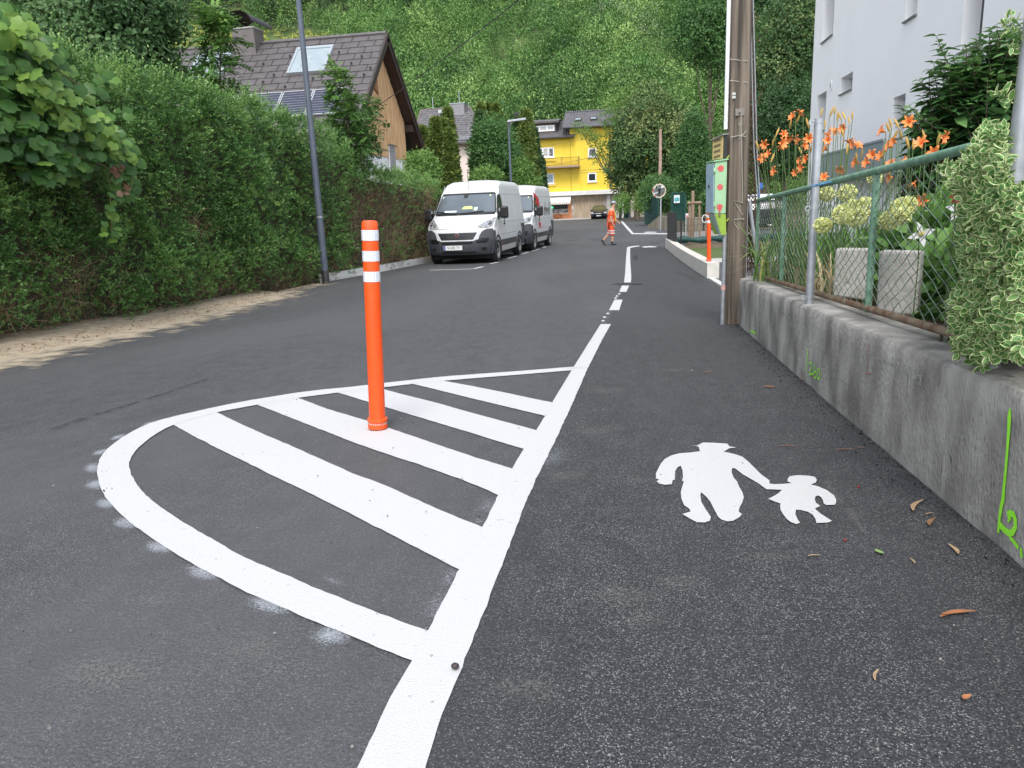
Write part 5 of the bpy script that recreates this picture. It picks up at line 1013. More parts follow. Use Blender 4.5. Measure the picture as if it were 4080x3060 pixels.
# solar panels at the eave
pa, pb2 = ra_h(ZH(250, 850)), ra_h(ZH(400, 1055)); s0, s1 = np.dot(pa-ra, dn), min(SL-.02, np.dot(pb2-ra, dn)); R_ = lambda x, s_, h: np.array((x, ra[1], ra[2]))+dn*s_+nrm*h
xs_ = [ra_h(ZH(*p))[0] for p in ((245, 853), (510, 842), (785, 825))]; pw = (xs_[2]-xs_[0])/2
m_pv = mat("solar_cell", (.014, .016, .035), (.02, .022, .045), 2, .12, spec=.8); m_alu = mat("aluminium", (.55, .56, .58), None, rough=.35, metal=.5)
for k in range(-2, 3):
    x0 = xs_[0]+pw*k+.02; x1 = x0+pw-.04; b = MB(); f = .035
    for u0, u1, a0_, a1_ in ((x0, x0+f, s0, s1), (x1-f, x1, s0, s1), (x0+f, x1-f, s0, s0+f), (x0+f, x1-f, s1-f, s1)): b.prism([R_(u0, a1_, .12), R_(u1, a1_, .12), R_(u1, a0_, .12), R_(u0, a0_, .12)], -nrm*.06)
    pn = b.build("solar_panel", m_alu, gh, True); b = MB(); b.prism([R_(x0+f, s1-f, .105), R_(x1-f, s1-f, .105), R_(x1-f, s0+f, .105), R_(x0+f, s0+f, .105)], -nrm*.02); b.build("cells", m_pv, pn, True); b = MB()
    for j in range(1, 10): s_ = s0+(s1-s0)*j/10; b.prism([R_(x0+f, s_+.007, .109), R_(x1-f, s_+.007, .109), R_(x1-f, s_-.007, .109), R_(x0+f, s_-.007, .109)], -nrm*.003)
    b.build("busbar", mat("busbar", (.30, .30, .36), None, rough=.4), pn, True)
c = ra_h(ZH(245, 480)); w_, d_ = .95, .8; cxm = ra_h(ZH(180, 480))[0]; ct = aty(ZH(180, 262), c[1]+.2)[2]; m_ch = mat("chimney_cladding", (.105, .09, .088), (.125, .108, .105), 3, .5)
ch = MB().bb(cxm-w_/2, cxm+w_/2, c[1]-.05, c[1]+d_, c[2]-1.0, ct).build("chimney", m_ch, gh, True); MB().bb(cxm-w_/2-.03, cxm+w_/2+.03, c[1]-.08, c[1]+d_+.03, ct, ct+.05).build("coping", mat("coping", (.35, .33, .32)), ch, True)
b = MB(); rows = [[(cxm+.02+.62*cos(a)+.12*q_, c[1]+.36+q_*.75, ct+.16+.42*sin(a)-.06*q_) for q_ in (-.9, 1.)] for a in np.linspace(pi*.02, pi*.98, 14)]; b.grid(rows); b.grid([[(p[0], p[1], p[2]-.025) for p in r] for r in rows])
for sx in (-.4, .4):
    for sy in (-.25, .95): b.tube([(cxm+sx, c[1]+.04+sy*.6+.1, ct), (cxm+sx, c[1]+.04+sy*.6+.1, ct+.4)], .015, 5)
b.build("chimney_cowl", m_black, ch, True)
# ------------------------------------------------------------------ grey hip-roofed house further back
Y2 = 64.; m_slate = mat("grey_slate", (.075, .072, .078), (.13, .125, .13), 3, .8, .5, 12, stretch=(1, 1, 1))
g2 = thing("grey_roof_house", "beige house with grey hipped slate roof behind the cypress columns", "house", (aty((1790, 600), Y2)[0], Y2, G(Y2)))
P3 = lambda x, y, Y: aty(Z3(x, y), Y)
e0, e1 = P3(80, 382, Y2-.5), P3(760, 372, Y2-.5); zE = P3(540, 380, Y2-.5)[2]; r0_, r1_ = P3(170, 75, Y2+4.2), P3(600, 72, Y2+4.2); zR = (r0_[2]+r1_[2])/2
xl_, xr_ = e0[0], e1[0]; yb_ = Y2+9
b = MB(); b.bb(xl_+.5, xr_-.5, Y2, yb_-.5, G(Y2)-.3, zE); b.build("wall", mat("beige_render", (.60, .50, .44), (.65, .55, .49), 2, .9), g2, True)
b = MB(); A_, B_, C_, D_ = (xl_, Y2-.5, zE), (xr_, Y2-.5, zE), (xr_, yb_, zE), (xl_, yb_, zE); E_, F_ = (r0_[0], Y2+4.2, zR), (r1_[0], Y2+4.2, zR)
b.add([A_, B_, C_, D_, E_, F_], [(0, 1, 5, 4), (2, 3, 4, 5), (0, 4, 3), (1, 2, 5), (0, 3, 2, 1)]); rf = b.build("roof", m_slate, g2, True)
def roof_rows(b, a0, a1, b0, b1, n, cols, jit):   # courses of slates as thin lips
    a0, a1, b0, b1 = map(np.array, (a0, a1, b0, b1)); nn = np.cross(a1-a0, b0-a0); nn /= np.linalg.norm(nn); nn = nn if nn[2] > 0 else -nn
    for r in range(n):
        f0, f1 = r/n, (r+1)/n; L0, L1 = a0+(b0-a0)*f0, a1+(b1-a1)*f0; U0_, U1_ = a0+(b0-a0)*f1, a1+(b1-a1)*f1
        for k in range(cols):
            u0 = (k+(r % 2)*.5)/cols; u1 = min(1, u0+.94/cols)
            if u0 >= 1: continue
            dz_ = .02+.03*random.random(); b.add([L0+(L1-L0)*u0+nn*dz_, L0+(L1-L0)*u1+nn*dz_, U0_+(U1_-U0_)*u1+nn*.012, U0_+(U1_-U0_)*u0+nn*.012, L0+(L1-L0)*u0, L0+(L1-L0)*u1], [(0, 1, 2, 3), (4, 5, 1, 0)], random.random() < .25)
b = MB(); roof_rows(b, A_, B_, E_, F_, 16, 30, 0); b.build("slates", [m_slate, mat("pale_slate", (.15, .145, .145), (.10, .097, .10), 2, .8)], rf, True)
MB().tube([E_, F_], .1, 6).tube([A_, E_], .09, 6).tube([B_, F_], .09, 6).build("ridge_tile", mat("ridge_tile", (.11, .09, .09), (.17, .13, .12), 2, .8), rf, True)
p0, p1 = P3(432, 128, Y2+3.2), P3(548, 25, Y2+3.2); ch = MB().bb(p0[0], p1[0], Y2+3.2, Y2+4.6, p0[2]-.8, p1[2]).build("chimney", mat("zinc_grey", (.20, .19, .205), (.235, .225, .24), 2, .5), rf, True); MB().bb(p0[0]-.05, p1[0]+.05, Y2+3.15, Y2+4.65, p1[2], p1[2]+.06).build("coping", m_sf, ch, True)
b = MB(); p0 = P3(510, 25, Y2+4); b.tube([p0, p0+(0, 0, 1.05)], .03, 5); p0 = P3(278, 75, Y2+4); b.tube([p0, p0+(0, 0, .95)], .03, 5); p0 = P3(592, 70, Y2+4); b.tube([p0, p0+(0, 0, .5)], .025, 5); b.build("lightning_rod", m_galv, rf, True)
b = MB(); z1 = P3(540, 342, Y2-.2)[2]; z2 = P3(540, 323, Y2-.2)[2]; b.tube([(xl_, Y2-.25, z2), (xr_, Y2-.25, z2)], .025, 4); b.tube([(xl_, Y2-.3, z1), (xr_, Y2-.3, z1)], .025, 4)
for k in range(60): x = xl_+(xr_-xl_)*k/59; b.tube([(x, Y2-.3, z1), (x, Y2-.25, z2)], .015, 4)
b.build("snow_guard", m_galv, rf, True); MB().tube([(xl_, Y2-.6, zE), (xr_, Y2-.6, zE)], .09, 6).build("gutter", m_roofd, rf, True)
p0, p1 = P3(345, 122, Y2+3.4), P3(385, 90, Y2+3.4); MB().bb(p0[0], p1[0], Y2+2.6, Y2+3.5, p0[2], p1[2]).build("roof_window", mat("pale_dormer", (.45, .46, .42)), rf, True)
# ------------------------------------------------------------------ yellow building
YB = 91.; yp = lambda x, y, Y=YB: aty(ZY(x, y), Y)
yb = thing("yellow_building", "bright yellow three-storey building with dark corrugated roofs at the end of the street", "building", (aty((2300, 870), YB)[0], YB, G(YB)))
m_yel = mat("yellow_render", (.72, .52, .045), (.77, .57, .07), 1.2, .85, .15, 40); m_cor = mat("corrugated_roof", (.085, .08, .088), (.115, .108, .115), 1.5, .6)
xL, xS, xRt = yp(-420, 700)[0], yp(1000, 700)[0], yp(2150, 700)[0]; zLed = yp(1100, 1348)[2]; zEl = yp(800, 545, YB-.6)[2]; zEr = yp(1300, 385, YB-.6)[2]; zG = G(YB)-.2
b = MB(); b.bb(xL, xS, YB, YB+9, zLed, zEl+.2); b.bb(xS+.004, xRt, YB-.02, YB+9, zLed, zEr+.15); b.build("wall", m_yel, yb, True)
def corr(b, x0, x1, y0, z0, y1, z1, pitch=.30, amp=.045):
    n = int((x1-x0)/pitch*4); rows = []
    for f in (0, 1):
        rows.append([(x0+(x1-x0)*k/n, y0+(y1-y0)*f, z0+(z1-z0)*f+amp*sin(k*pi/2)) for k in range(n+1)])
    b.grid(rows); b.grid([[(p[0], p[1], p[2]-.07) for p in rows[0]], rows[0]])
zRl = yp(850, 300, YB+4)[2]; zRr = yp(1300, 158, YB+4)[2]; xe = yp(1060, 540, YB-.6)[0]
b = MB(); corr(b, xL-.3, xe, YB-.7, zEl, YB+4, zRl); b.prism([(xe, YB-.7, zEl-.1), (xe, YB+4, zRl-.1), (xe, YB+4, zRl+.04), (xe, YB-.7, zEl+.04)], (.06, 0, 0)); corr(b, xL-.3, xS, YB+8.7, zEl, YB+4, zRl)
xa, xb_ = yp(890, 300, YB)[0], yp(1760, 300, YB)[0]; xb_ = xRt+.4
corr(b, xa, xb_, YB-.8, zEr, YB+4, zRr); corr(b, xa, xb_, YB+8.8, zEr, YB+4, zRr); b.prism([(xa, YB-.8, zEr-.12), (xa, YB+4, zRr-.12), (xa, YB+4, zRr+.05), (xa, YB-.8, zEr+.05)], (.06, 0, 0))
rf = b.build("roof", m_cor, yb, True)
b = MB(); b.add([(xS+.02, YB, zEr), (xS+.02, YB+8, zEr), (xS+.02, YB+4, zRr-.1)], [(0, 1, 2)]); b.build("gable", mat("brown_gable", (.12, .06, .05)), yb, True)
MB().tube([(xa, YB-.85, zEr-.02), (xb_, YB-.85, zEr-.02)], .08, 6).tube([(xL, YB-.75, zEl-.02), (xe, YB-.75, zEl-.02)], .08, 6).build("gutter", m_dark, rf, True)
b = MB()
for k in range(int((xb_-xa)/.25)): b.sphere((xa+.1+k*.25, YB+4, zRr+.06), .11, 6, 4)
b.build("ridge_tile", mat("ridge_lilac", (.14, .125, .16)), rf, True)
for xx in ((1068, 1170), (1295, 1395)):
    f = .55; Yr = YB-.8+4.8*.48; z0, z1 = zEr+(zRr-zEr)*.36, zEr+(zRr-zEr)*.54; y0, y1 = YB-.8+4.8*.36, YB-.8+4.8*.54; x0, x1 = yp(xx[0], 290, Yr)[0], yp(xx[1], 290, Yr)[0]
    b = MB(); b.prism([(x0, y0, z0+.14), (x1, y0, z0+.14), (x1, y1, z1+.14), (x0, y1, z1+.14)], (0, .03, -.1)); wn = b.build("roof_window", m_dark, rf, True); b = MB(); b.prism([(x0+.1, y0+.12, z0+.24), (x1-.1, y0+.12, z0+.24), (x1-.1, y1-.12, z1+.08), (x0+.1, y1-.12, z1+.08)], (0, .01, -.03)); b.build("pane", mat("roof_pane", (.25, .30, .33), rough=.1), wn, True)
def win(x0, y0, x1, y1, panes, Y=YB, parent=yb, sill=True, dk=None):
    p0, p1 = yp(x0, y1, Y), yp(x1, y0, Y); xa_, xb2, za, zb = p0[0], p1[0], p0[2], p1[2]; b = MB(); f = .13; n = len(panes)
    b.bb(xa_, xa_+f, Y-.07, Y-.03, za, zb); b.bb(xb2-f, xb2, Y-.07, Y-.03, za, zb); b.bb(xa_+f, xb2-f, Y-.07, Y-.03, za, za+f); b.bb(xa_+f, xb2-f, Y-.07, Y-.03, zb-f, zb)
    for k in range(1, n): xm = xa_+(xb2-xa_)*k/n; b.bb(xm-.09, xm+.09, Y-.075, Y-.03, za+f, zb-f)
    if sill: b.bb(xa_-.08, xb2+.08, Y-.16, Y-.02, za-.1, za-.005)
    w_ = b.build("window", mat("white_frame", (.78, .78, .80)), parent, True)
    for k, c in enumerate(panes):
        u0 = xa_+(xb2-xa_)*k/n+.1; u1 = xa_+(xb2-xa_)*(k+1)/n-.1; MB().bb(u0, u1, Y-.05, Y-.035, za+f*.9, zb-f*.9).build("pane", {0: m_glass, 1: mat("drawn_blind", (.42, .41, .39)), 2: mat("sky_pane", (.30, .38, .42), rough=.15)}[c], w_, True)
    return w_
win(440, 688, 764, 850, [0, 0, 1, 0]); win(560, 1068, 764, 1230, [2, 2]); win(1266, 700, 1388, 835, [0]); win(1262, 1060, 1386, 1196, [0]); win(-260, 690, -40, 850, [0, 1]); win(1700, 1170, 1800, 1300, [2])
b = MB(); x0, x1 = yp(545, 870)[0], yp(785, 870)[0]; z0 = yp(700, 878)[2]; b.bb(x0, x1, YB-.12, YB-.003, z0-.12, z0+.12); z0 = yp(700, 1245)[2]; b.bb(x0+.5, x1, YB-.12, YB-.003, z0-.12, z0+.12); b.build("window_band", m_yel, yb, True)
# dormer with white windows
YD = YB+.6; x0, x1 = yp(425, 400, YD)[0], yp(795, 400, YD)[0]; z0, z1 = yp(600, 470, YD)[2], yp(600, 352, YD)[2]
for (u0, u1, pn) in ((430, 790, [0, 1, 1]), (20, 190, [1, 0])):
    x0, x1 = yp(u0, 400, YD)[0], yp(u1, 400, YD)[0]; d_ = MB().bb(x0, x1, YD, YD+3.2, z0-.5, z1+.25).build("dormer", mat("dormer_brown", (.09, .06, .05)), rf, True)
    b = MB(); corr(b, x0-.5, x1+.4, YD-.5, z1+.30, YD+3.4, z1+.85); b.bb(x0-.5, x1+.4, YD-.45, YD-.35, z1+.1, z1+.26); b.build("dormer_roof", mat("dormer_roof", (.16, .15, .145), (.11, .10, .10), 3, .7), d_, True)
    win(u0+15, 362, u1-20, 466, pn, YD, d_, False)
# chimney on the left part, balcony, pipe, ledge
p0, p1 = yp(195, 262, YB+3.6), yp(272, 195, YB+3.6); ch = MB().bb(p0[0], p1[0], YB+3.4, YB+4.8, p0[2]-.6, p1[2]-.5).build("chimney", mat("chimney_grey", (.24, .20, .19)), rf, True); MB().bb(p0[0]-.1, p1[0]+.1, YB+3.3, YB+4.9, p1[2]-.05, p1[2]+.12).bb(p0[0], p0[0]+.2, YB+3.4, YB+4.8, p1[2]-.5, p1[2]-.05).bb(p1[0]-.2, p1[0], YB+3.4, YB+4.8, p1[2]-.5, p1[2]-.05).build("chimney_cap", m_dark, ch, True)
x0, x1 = yp(560, 975)[0], yp(1146, 975)[0]; z0 = yp(900, 990)[2]; z1 = yp(900, 848)[2]
bal = MB().bb(x0, x1, YB-1.2, YB-.004, z0-.02, z0+.16).build("balcony", mat("balcony_slab", (.30, .22, .19)), yb, True); b = MB(); yr = YB-1.15
b.tube([(x0, yr, z1), (x1-.05, yr, z1), (x1-.05, YB, z1)], .04, 5); b.tube([(x0, yr, z0+.28), (x1-.05, yr, z0+.28)], .03, 5)
for k in range(46): x = x0+(x1-x0-.05)*k/45; b.tube([(x, yr, z0+.16), (x, yr-.10*(k % 2), z0+.6), (x, yr, z1)], .016, 4)
b.tube([(x1-.05, yr, z0), (x1-.05, yr, z1+.05)], .07, 5); xm = x0+(x1-x0)*.57; b.tube([(xm, yr, z0), (xm, yr, z1)], .05, 5)
b.build("railing", mat("yellow_railing", (.42, .29, .05), (.30, .20, .05), 2, .6), bal, True)
x = yp(1590, 1200)[0]; MB().tube([(x, YB-.15, zLed), (x, YB-.15, yp(1590, 500)[2])], .09, 8).build("downpipe", mat("brown_pipe", (.12, .09, .05)), yb, True)
x = yp(1012, 900)[0]; MB().tube([(x, YB-.035, zLed), (x, YB-.035, yp(1012, 600)[2])], .018, 4).build("cable", mat("yellow_dark", (.35, .26, .05)), yb, True)
xe1 = yp(1840, 1340)[0]; MB().bb(xL, xe1, YB-.75, YB-.004, zLed-.35, zLed+.12).build("ledge", mat("pale_ledge", (.62, .60, .58), (.70, .69, .67), 2, .8), yb, True)
sp_ = lambda x, y, Y=YB: aty(ZS(x, y), Y); zb0 = sp_(800, 772)[2]
m_gf = mat("old_grey_render", (.36, .31, .27), (.45, .40, .35), 2, .9, .2, 20)
b = MB(); b.bb(xL, xe1+3, YB+.02, YB+8, zG, zLed-.35); b.build("ground_floor_wall", m_gf, yb, True)
b = MB()
for (a0_, a1_, c0_, c1_) in ((724, 780, 315, 776), (300, 724, 668, 776)): p0, p1 = sp_(a0_, c1_), sp_(a1_, c0_); b.bb(p0[0], p1[0], YB-.10, YB+.0, zG, p1[2])
b.build("orange_shopfront", mat("orange_render", (.58, .23, .10), (.64, .28, .13), 2, .85), yb, True)
p0, p1 = sp_(385, 660), sp_(716, 490); sw = MB().bb(p0[0], p1[0], YB-.03, YB+.0, p0[2], p1[2]).bb(sp_(300, 0)[0], sp_(364, 0)[0], YB-.03, YB, p0[2], p1[2]).build("shop_window", m_glass, yb, True)
b = MB(); b.bb(p0[0]-.12, p0[0], YB-.1, YB-.02, p0[2], p1[2]); b.bb(sp_(300, 0)[0], p1[0]+.1, YB-.14, YB-.02, p0[2]-.14, p0[2]); b.build("frame", mat("beige_frame", (.55, .50, .44)), sw, True)
def stxt(body, px, size, nm): c = sp_(px[0], px[1], YB-.05); o = text_mesh(nm, body, size, mat("white_lettering", (.75, .75, .75)), sw, (c[0]-yb.location.x, c[1]-yb.location.y, c[2]-yb.location.z), (pi/2, 0, 0)); return o
stxt("Asiatische Gerichte, Kebap, Pizza", (548, 596), .20, "window_lettering"); stxt("0 +43 650 30390751", (545, 622), .30, "window_lettering"); stxt("Frisch gekocht", (548, 645), .24, "window_lettering")
c = sp_(428, 562, YB-.05); ls = MB().lathe([(.01, 0), (.42, .0), (.42, .03), (.01, .03)], 14, (0, 0, 0), Matrix.Rotation(pi/2, 3, 'X')).build("lit_sign", mat("green_neon", (.05, .5, .15), emit=(.05, .8, .25, 1.2)), sw); ls.location = Vector([float(v) for v in c])-yb.location; ls.scale = (.55, 1, .28)
a0_, a1_ = sp_(345, 0)[0], sp_(772, 0)[0]; zt, zb2 = sp_(560, 322)[2], sp_(560, 468, YB-1.3)[2]; b = MB(); n = 24; rows = [[(a0_+(a1_-a0_)*k/n, YB-.1-1.25*f, zt+(zb2-zt)*f) for k in range(n+1)] for f in (0, 1)]
k0 = len(b.f); b.grid(rows); b.grid([[(p[0], p[1]-.005, p[2]) for p in rows[1]], [(p[0], p[1]-.005, p[2]-.20-.09*(k % 2)) for k, p in enumerate(rows[1])]])
for i in range(len(b.m)): b.m[i] = i % 2
for x in (a0_, a1_): b.poly([(x, YB-.1, zt), (x, YB-1.35, zb2), (x, YB-.1, zb2)])
b.build("awning", [mat("awning_cream", (.64, .60, .54)), mat("awning_beige", (.53, .49, .44))], yb, True)
p0, p1 = sp_(838, 770), sp_(1342, 322); b = MB(); n = 40
for k in range(n): x0 = p0[0]+(p1[0]-p0[0])*k/n; b.bb(x0, x0+(p1[0]-p0[0])/n*.86, YB-.04-.01*(k % 2), YB+.01, zG, p0[2]+(p1[2]-p0[2])*.765); b.bb(x0, x0+(p1[0]-p0[0])/n*.86, YB-.05-.01*(k % 2), YB+.01, p0[2]+(p1[2]-p0[2])*.785, p1[2])
b.build("garage_door", mat("old_boards", (.33, .25, .17), (.46, .37, .27), 3, .85, .3, 14, stretch=(2, 1, .3)), yb, True)
p0, p1 = sp_(1408, 770), sp_(1466, 310); MB().bb(p0[0], p1[0], YB-.25, YB+.01, zG, p1[2]).build("pillar", mat("worn_pillar", (.36, .34, .32), (.48, .46, .44), 3, .9), yb, True)
p0, p1 = sp_(1608, 745), sp_(1780, 375); MB().bb(p0[0], p1[0], YB-.05, YB+.01, zG, p1[2]).build("door", mat("pale_door", (.50, .51, .53)), yb, True); p0, p1 = sp_(1606, 350), sp_(1900, 318); MB().bb(p0[0], p1[0], YB-.12, YB+.01, p0[2], p1[2]).build("door_canopy", mat("red_brown", (.36, .15, .09)), yb, True)
p0, p1 = sp_(786, 595), sp_(818, 530); MB().bb(p0[0], p1[0], YB-.02, YB+.015, p0[2], p1[2]).build("notice", mat("notice_white", (.65, .60, .56)), yb, True)
# kerb in front of the building
b = MB(); x0, x1 = sp_(290, 780, YB-3)[0], sp_(1700, 770, YB-3)[0]; b.bb(x0, x1, YB-2.6, YB-.1, G(YB)-.05, G(YB)+.10); tag(b.build("pavement", m_pave), kind="structure")
def chair(loc, label, rz):
    t = thing("bistro_chair", label, "chair", loc, rz, "folding bistro furniture"); b = MB()
    for s in (-.2, .2): b.tube([(s, -.25, 0), (s, .22, .88)], .02, 5); b.tube([(s, .28, 0), (s, -.22, .46)], .02, 5)
    b.build("legs", m_rb, t); MB().box((0, -.02, .46), (.44, .42, .03)).build("seat", m_rb, t); MB().box((0, .2, .8), (.42, .03, .12)).build("backrest", m_rb, t)
m_rb = mat("red_brown_wood", (.20, .06, .035))
zf = G(YB)+.10
for px, lab, rz in ((375, "left folding chair in front of the orange shop wall", -pi/2), (582, "right folding chair in front of the orange shop wall", pi/2)): chair((sp_(px, 770, YB-1)[0], YB-1, zf), lab, rz)
t = thing("bistro_table", "folding table between the two chairs in front of the orange shop wall", "table", (sp_(480, 770, YB-1)[0], YB-1, zf)); b = MB(); b.tube([(-.4, 0, 0), (.4, 0, .72)], .025, 5); b.tube([(.4, .08, 0), (-.4, .08, .72)], .025, 5); b.build("legs", m_rb, t); MB().box((0, .04, .73), (1.1, .7, .04)).build("top", m_rb, t)
# ------------------------------------------------------------------ vehicles: l runs backwards from the front bumper, w across, z up
def interp(tab): xs, ys = zip(*tab); return lambda v: np.interp(v, xs, ys)
m_vwhite = mat("white_vehicle_paint", (.66, .665, .675), (.62, .63, .64), 1.5, .28, spec=.5); m_vgrey = mat("grey_bumper_plastic", (.050, .054, .062), (.065, .07, .078), 4, .55)
m_tyre = mat("tyre", (.018, .018, .019), None, rough=.85); m_rim = mat("steel_rim", (.34, .33, .31), None, rough=.45, metal=.4); m_chrome = mat("chrome", (.62, .63, .65), None, rough=.15, metal=.8)
m_lamp = mat("headlight_glass", (.42, .43, .43), (.16, .17, .18), 14, .08); m_wind = mat("windscreen_glass", (.085, .105, .125), (.13, .155, .175), .9, .06, spec=.7); m_under = mat("underside", (.01, .01, .01), None, rough=.9)
class Car:
    def __init__(s, prof, hw, bulge, L, z0, par):
        s.p = interp(prof); s.hw = interp(hw); s.bu = interp(bulge); s.L = L; s.z0 = z0; s.z1 = prof[-1][0]; s.par = par
    def fl(s, w, z): return s.p(z) + s.bu(z)*(abs(w)/s.hw(z))**3.2
    def body(s, m, nz=46, nw=22, rear=.12):
        b = MB(); rows = []
        for z in np.linspace(s.z0, s.z1, nz):
            h = s.hw(z); ws = np.sin(np.linspace(-pi/2, pi/2, nw))*h; fr_ = [(w_, s.fl(w_, z), z) for w_ in ws]; le = fr_[-1][1]; rl = s.L - rear*max(0, (z-1.0))/1.5
            side = [(h, le+(rl-le)*t, z) for t in (.12, .3, .5, .7, .85, 1)]; back = [(h*.6, rl+.02, z), (0, rl+.03, z), (-h*.6, rl+.02, z)]
            rows.append(fr_ + side + back + [(-a, c_, d_) for a, c_, d_ in side[::-1]] + [fr_[0]])
        b.grid(rows); b.poly(rows[0][:-1]); b.poly(rows[-1][:-1][::-1]); return b.build("body", m, s.par, smooth=True)
    def front(s, name, rows, m, off=.008, n=9, parent=None, sm=True):   # rows: (z, w0, w1)
        b = MB(); zs = np.concatenate([np.linspace(rows[i][0], rows[i+1][0], 5)[:-1] for i in range(len(rows)-1)]+[[rows[-1][0]]]); rz = [r[0] for r in rows]; up = rows[-1][0] > rows[0][0]
        if not up: rz = rz[::-1]
        f0 = [r[1] for r in rows]; f1 = [r[2] for r in rows]
        if not up: f0, f1 = f0[::-1], f1[::-1]
        g = []
        for z in zs:
            a, c = np.interp(z, rz, f0), np.interp(z, rz, f1); g.append([(w_, s.fl(w_, z)-off, z) for w_ in np.linspace(a, c, n)])
        b.grid(g); n_ = len(b.v); back = [[(p[0], p[1]+off+.02, p[2]) for p in r] for r in g]; b.grid([g[0], back[0]]); b.grid([g[-1], back[-1]]); b.grid([[r[0], q[0]] for r, q in zip(g, back)]); b.grid([[r[-1], q[-1]] for r, q in zip(g, back)])
        return b.build(name, m, parent or s.par, smooth=sm)
    def side(s, name, pts, m, off=.006, sgn=1, parent=None, rows=None):   # rows: (z, l0, l1)
        b = MB(); rows = rows or pts; zs = np.concatenate([np.linspace(rows[i][0], rows[i+1][0], 5)[:-1] for i in range(len(rows)-1)]+[[rows[-1][0]]]); rz = [r[0] for r in rows]
        g = [[(sgn*(s.hw(z)+off), l, z) for l in np.linspace(np.interp(z, rz, [r[1] for r in rows]), np.interp(z, rz, [r[2] for r in rows]), 4)] for z in zs]
        b.grid(g); bk = [[(p[0]-sgn*(off+.015), p[1], p[2]) for p in r] for r in g]; b.grid([g[0], bk[0]]); b.grid([g[-1], bk[-1]]); b.grid([[r[0], q[0]] for r, q in zip(g, bk)]); b.grid([[r[-1], q[-1]] for r, q in zip(g, bk)])
        return b.build(name, m, parent or s.par)
    def wheels(s, ls, r, w_out, rimr, rim):
        R = Matrix.Rotation(pi/2, 3, 'Y')
        for l in ls:
            for sg in (1, -1):
                c = (sg*(w_out-.12), l, r); RR = Matrix.Rotation(sg*pi/2, 3, 'Y')
                ty = MB().lathe([(r*.6, -.11), (r*.93, -.115), (r, -.08), (r, .08), (r*.93, .115), (rimr, .115), (rimr*.97, .09)], 28, c, RR, cap=False).build("wheel", m_tyre, s.par, smooth=True)
                b = MB(); b.lathe([(rimr*.99, .112), (rimr*.9, .105), (rimr*.55, .06), (rimr*.4, .09), (rimr*.18, .10), (.001, .10)], 24, c, RR, cap=False)
                b.build("rim", rim, ty, smooth=True)
                a = MB(); hh = r*1.13; a.poly([(sg*(s.hw(.5)+.004), l+hh*cos(t), max(s.z0+.0, r+hh*sin(t))) for t in np.linspace(-.55, pi+.55, 22)]); a.build("wheel_well_shade", m_under, s.par)  # flat black patch on the flank, the shade of the missing wheel hollow as colour
    def under(s, l0, l1, w_):
        MB().bb(-w_, w_, l0, l1, s.z0-.14, s.z0+.02).build("chassis", m_under, s.par)
def arch_ring(car, l, r, m, sg, w=.09, t0=-.15, t1=pi+.15):
    b = MB(); rows = [[(sg*(car.hw(.7)+.014), l+q*cos(t), r+q*sin(t)) for q in (r*1.12, r*1.12+w)] for t in np.linspace(t0, t1, 22)]; b.grid(rows); b.grid([[(sg*(car.hw(.7)-.02), l+r*1.12*cos(t), r+r*1.12*sin(t)), (sg*(car.hw(.7)+.014), l+r*1.12*cos(t), r+r*1.12*sin(t))] for t in np.linspace(t0, t1, 22)]); b.build("wheel_arch_trim", m, car.par)
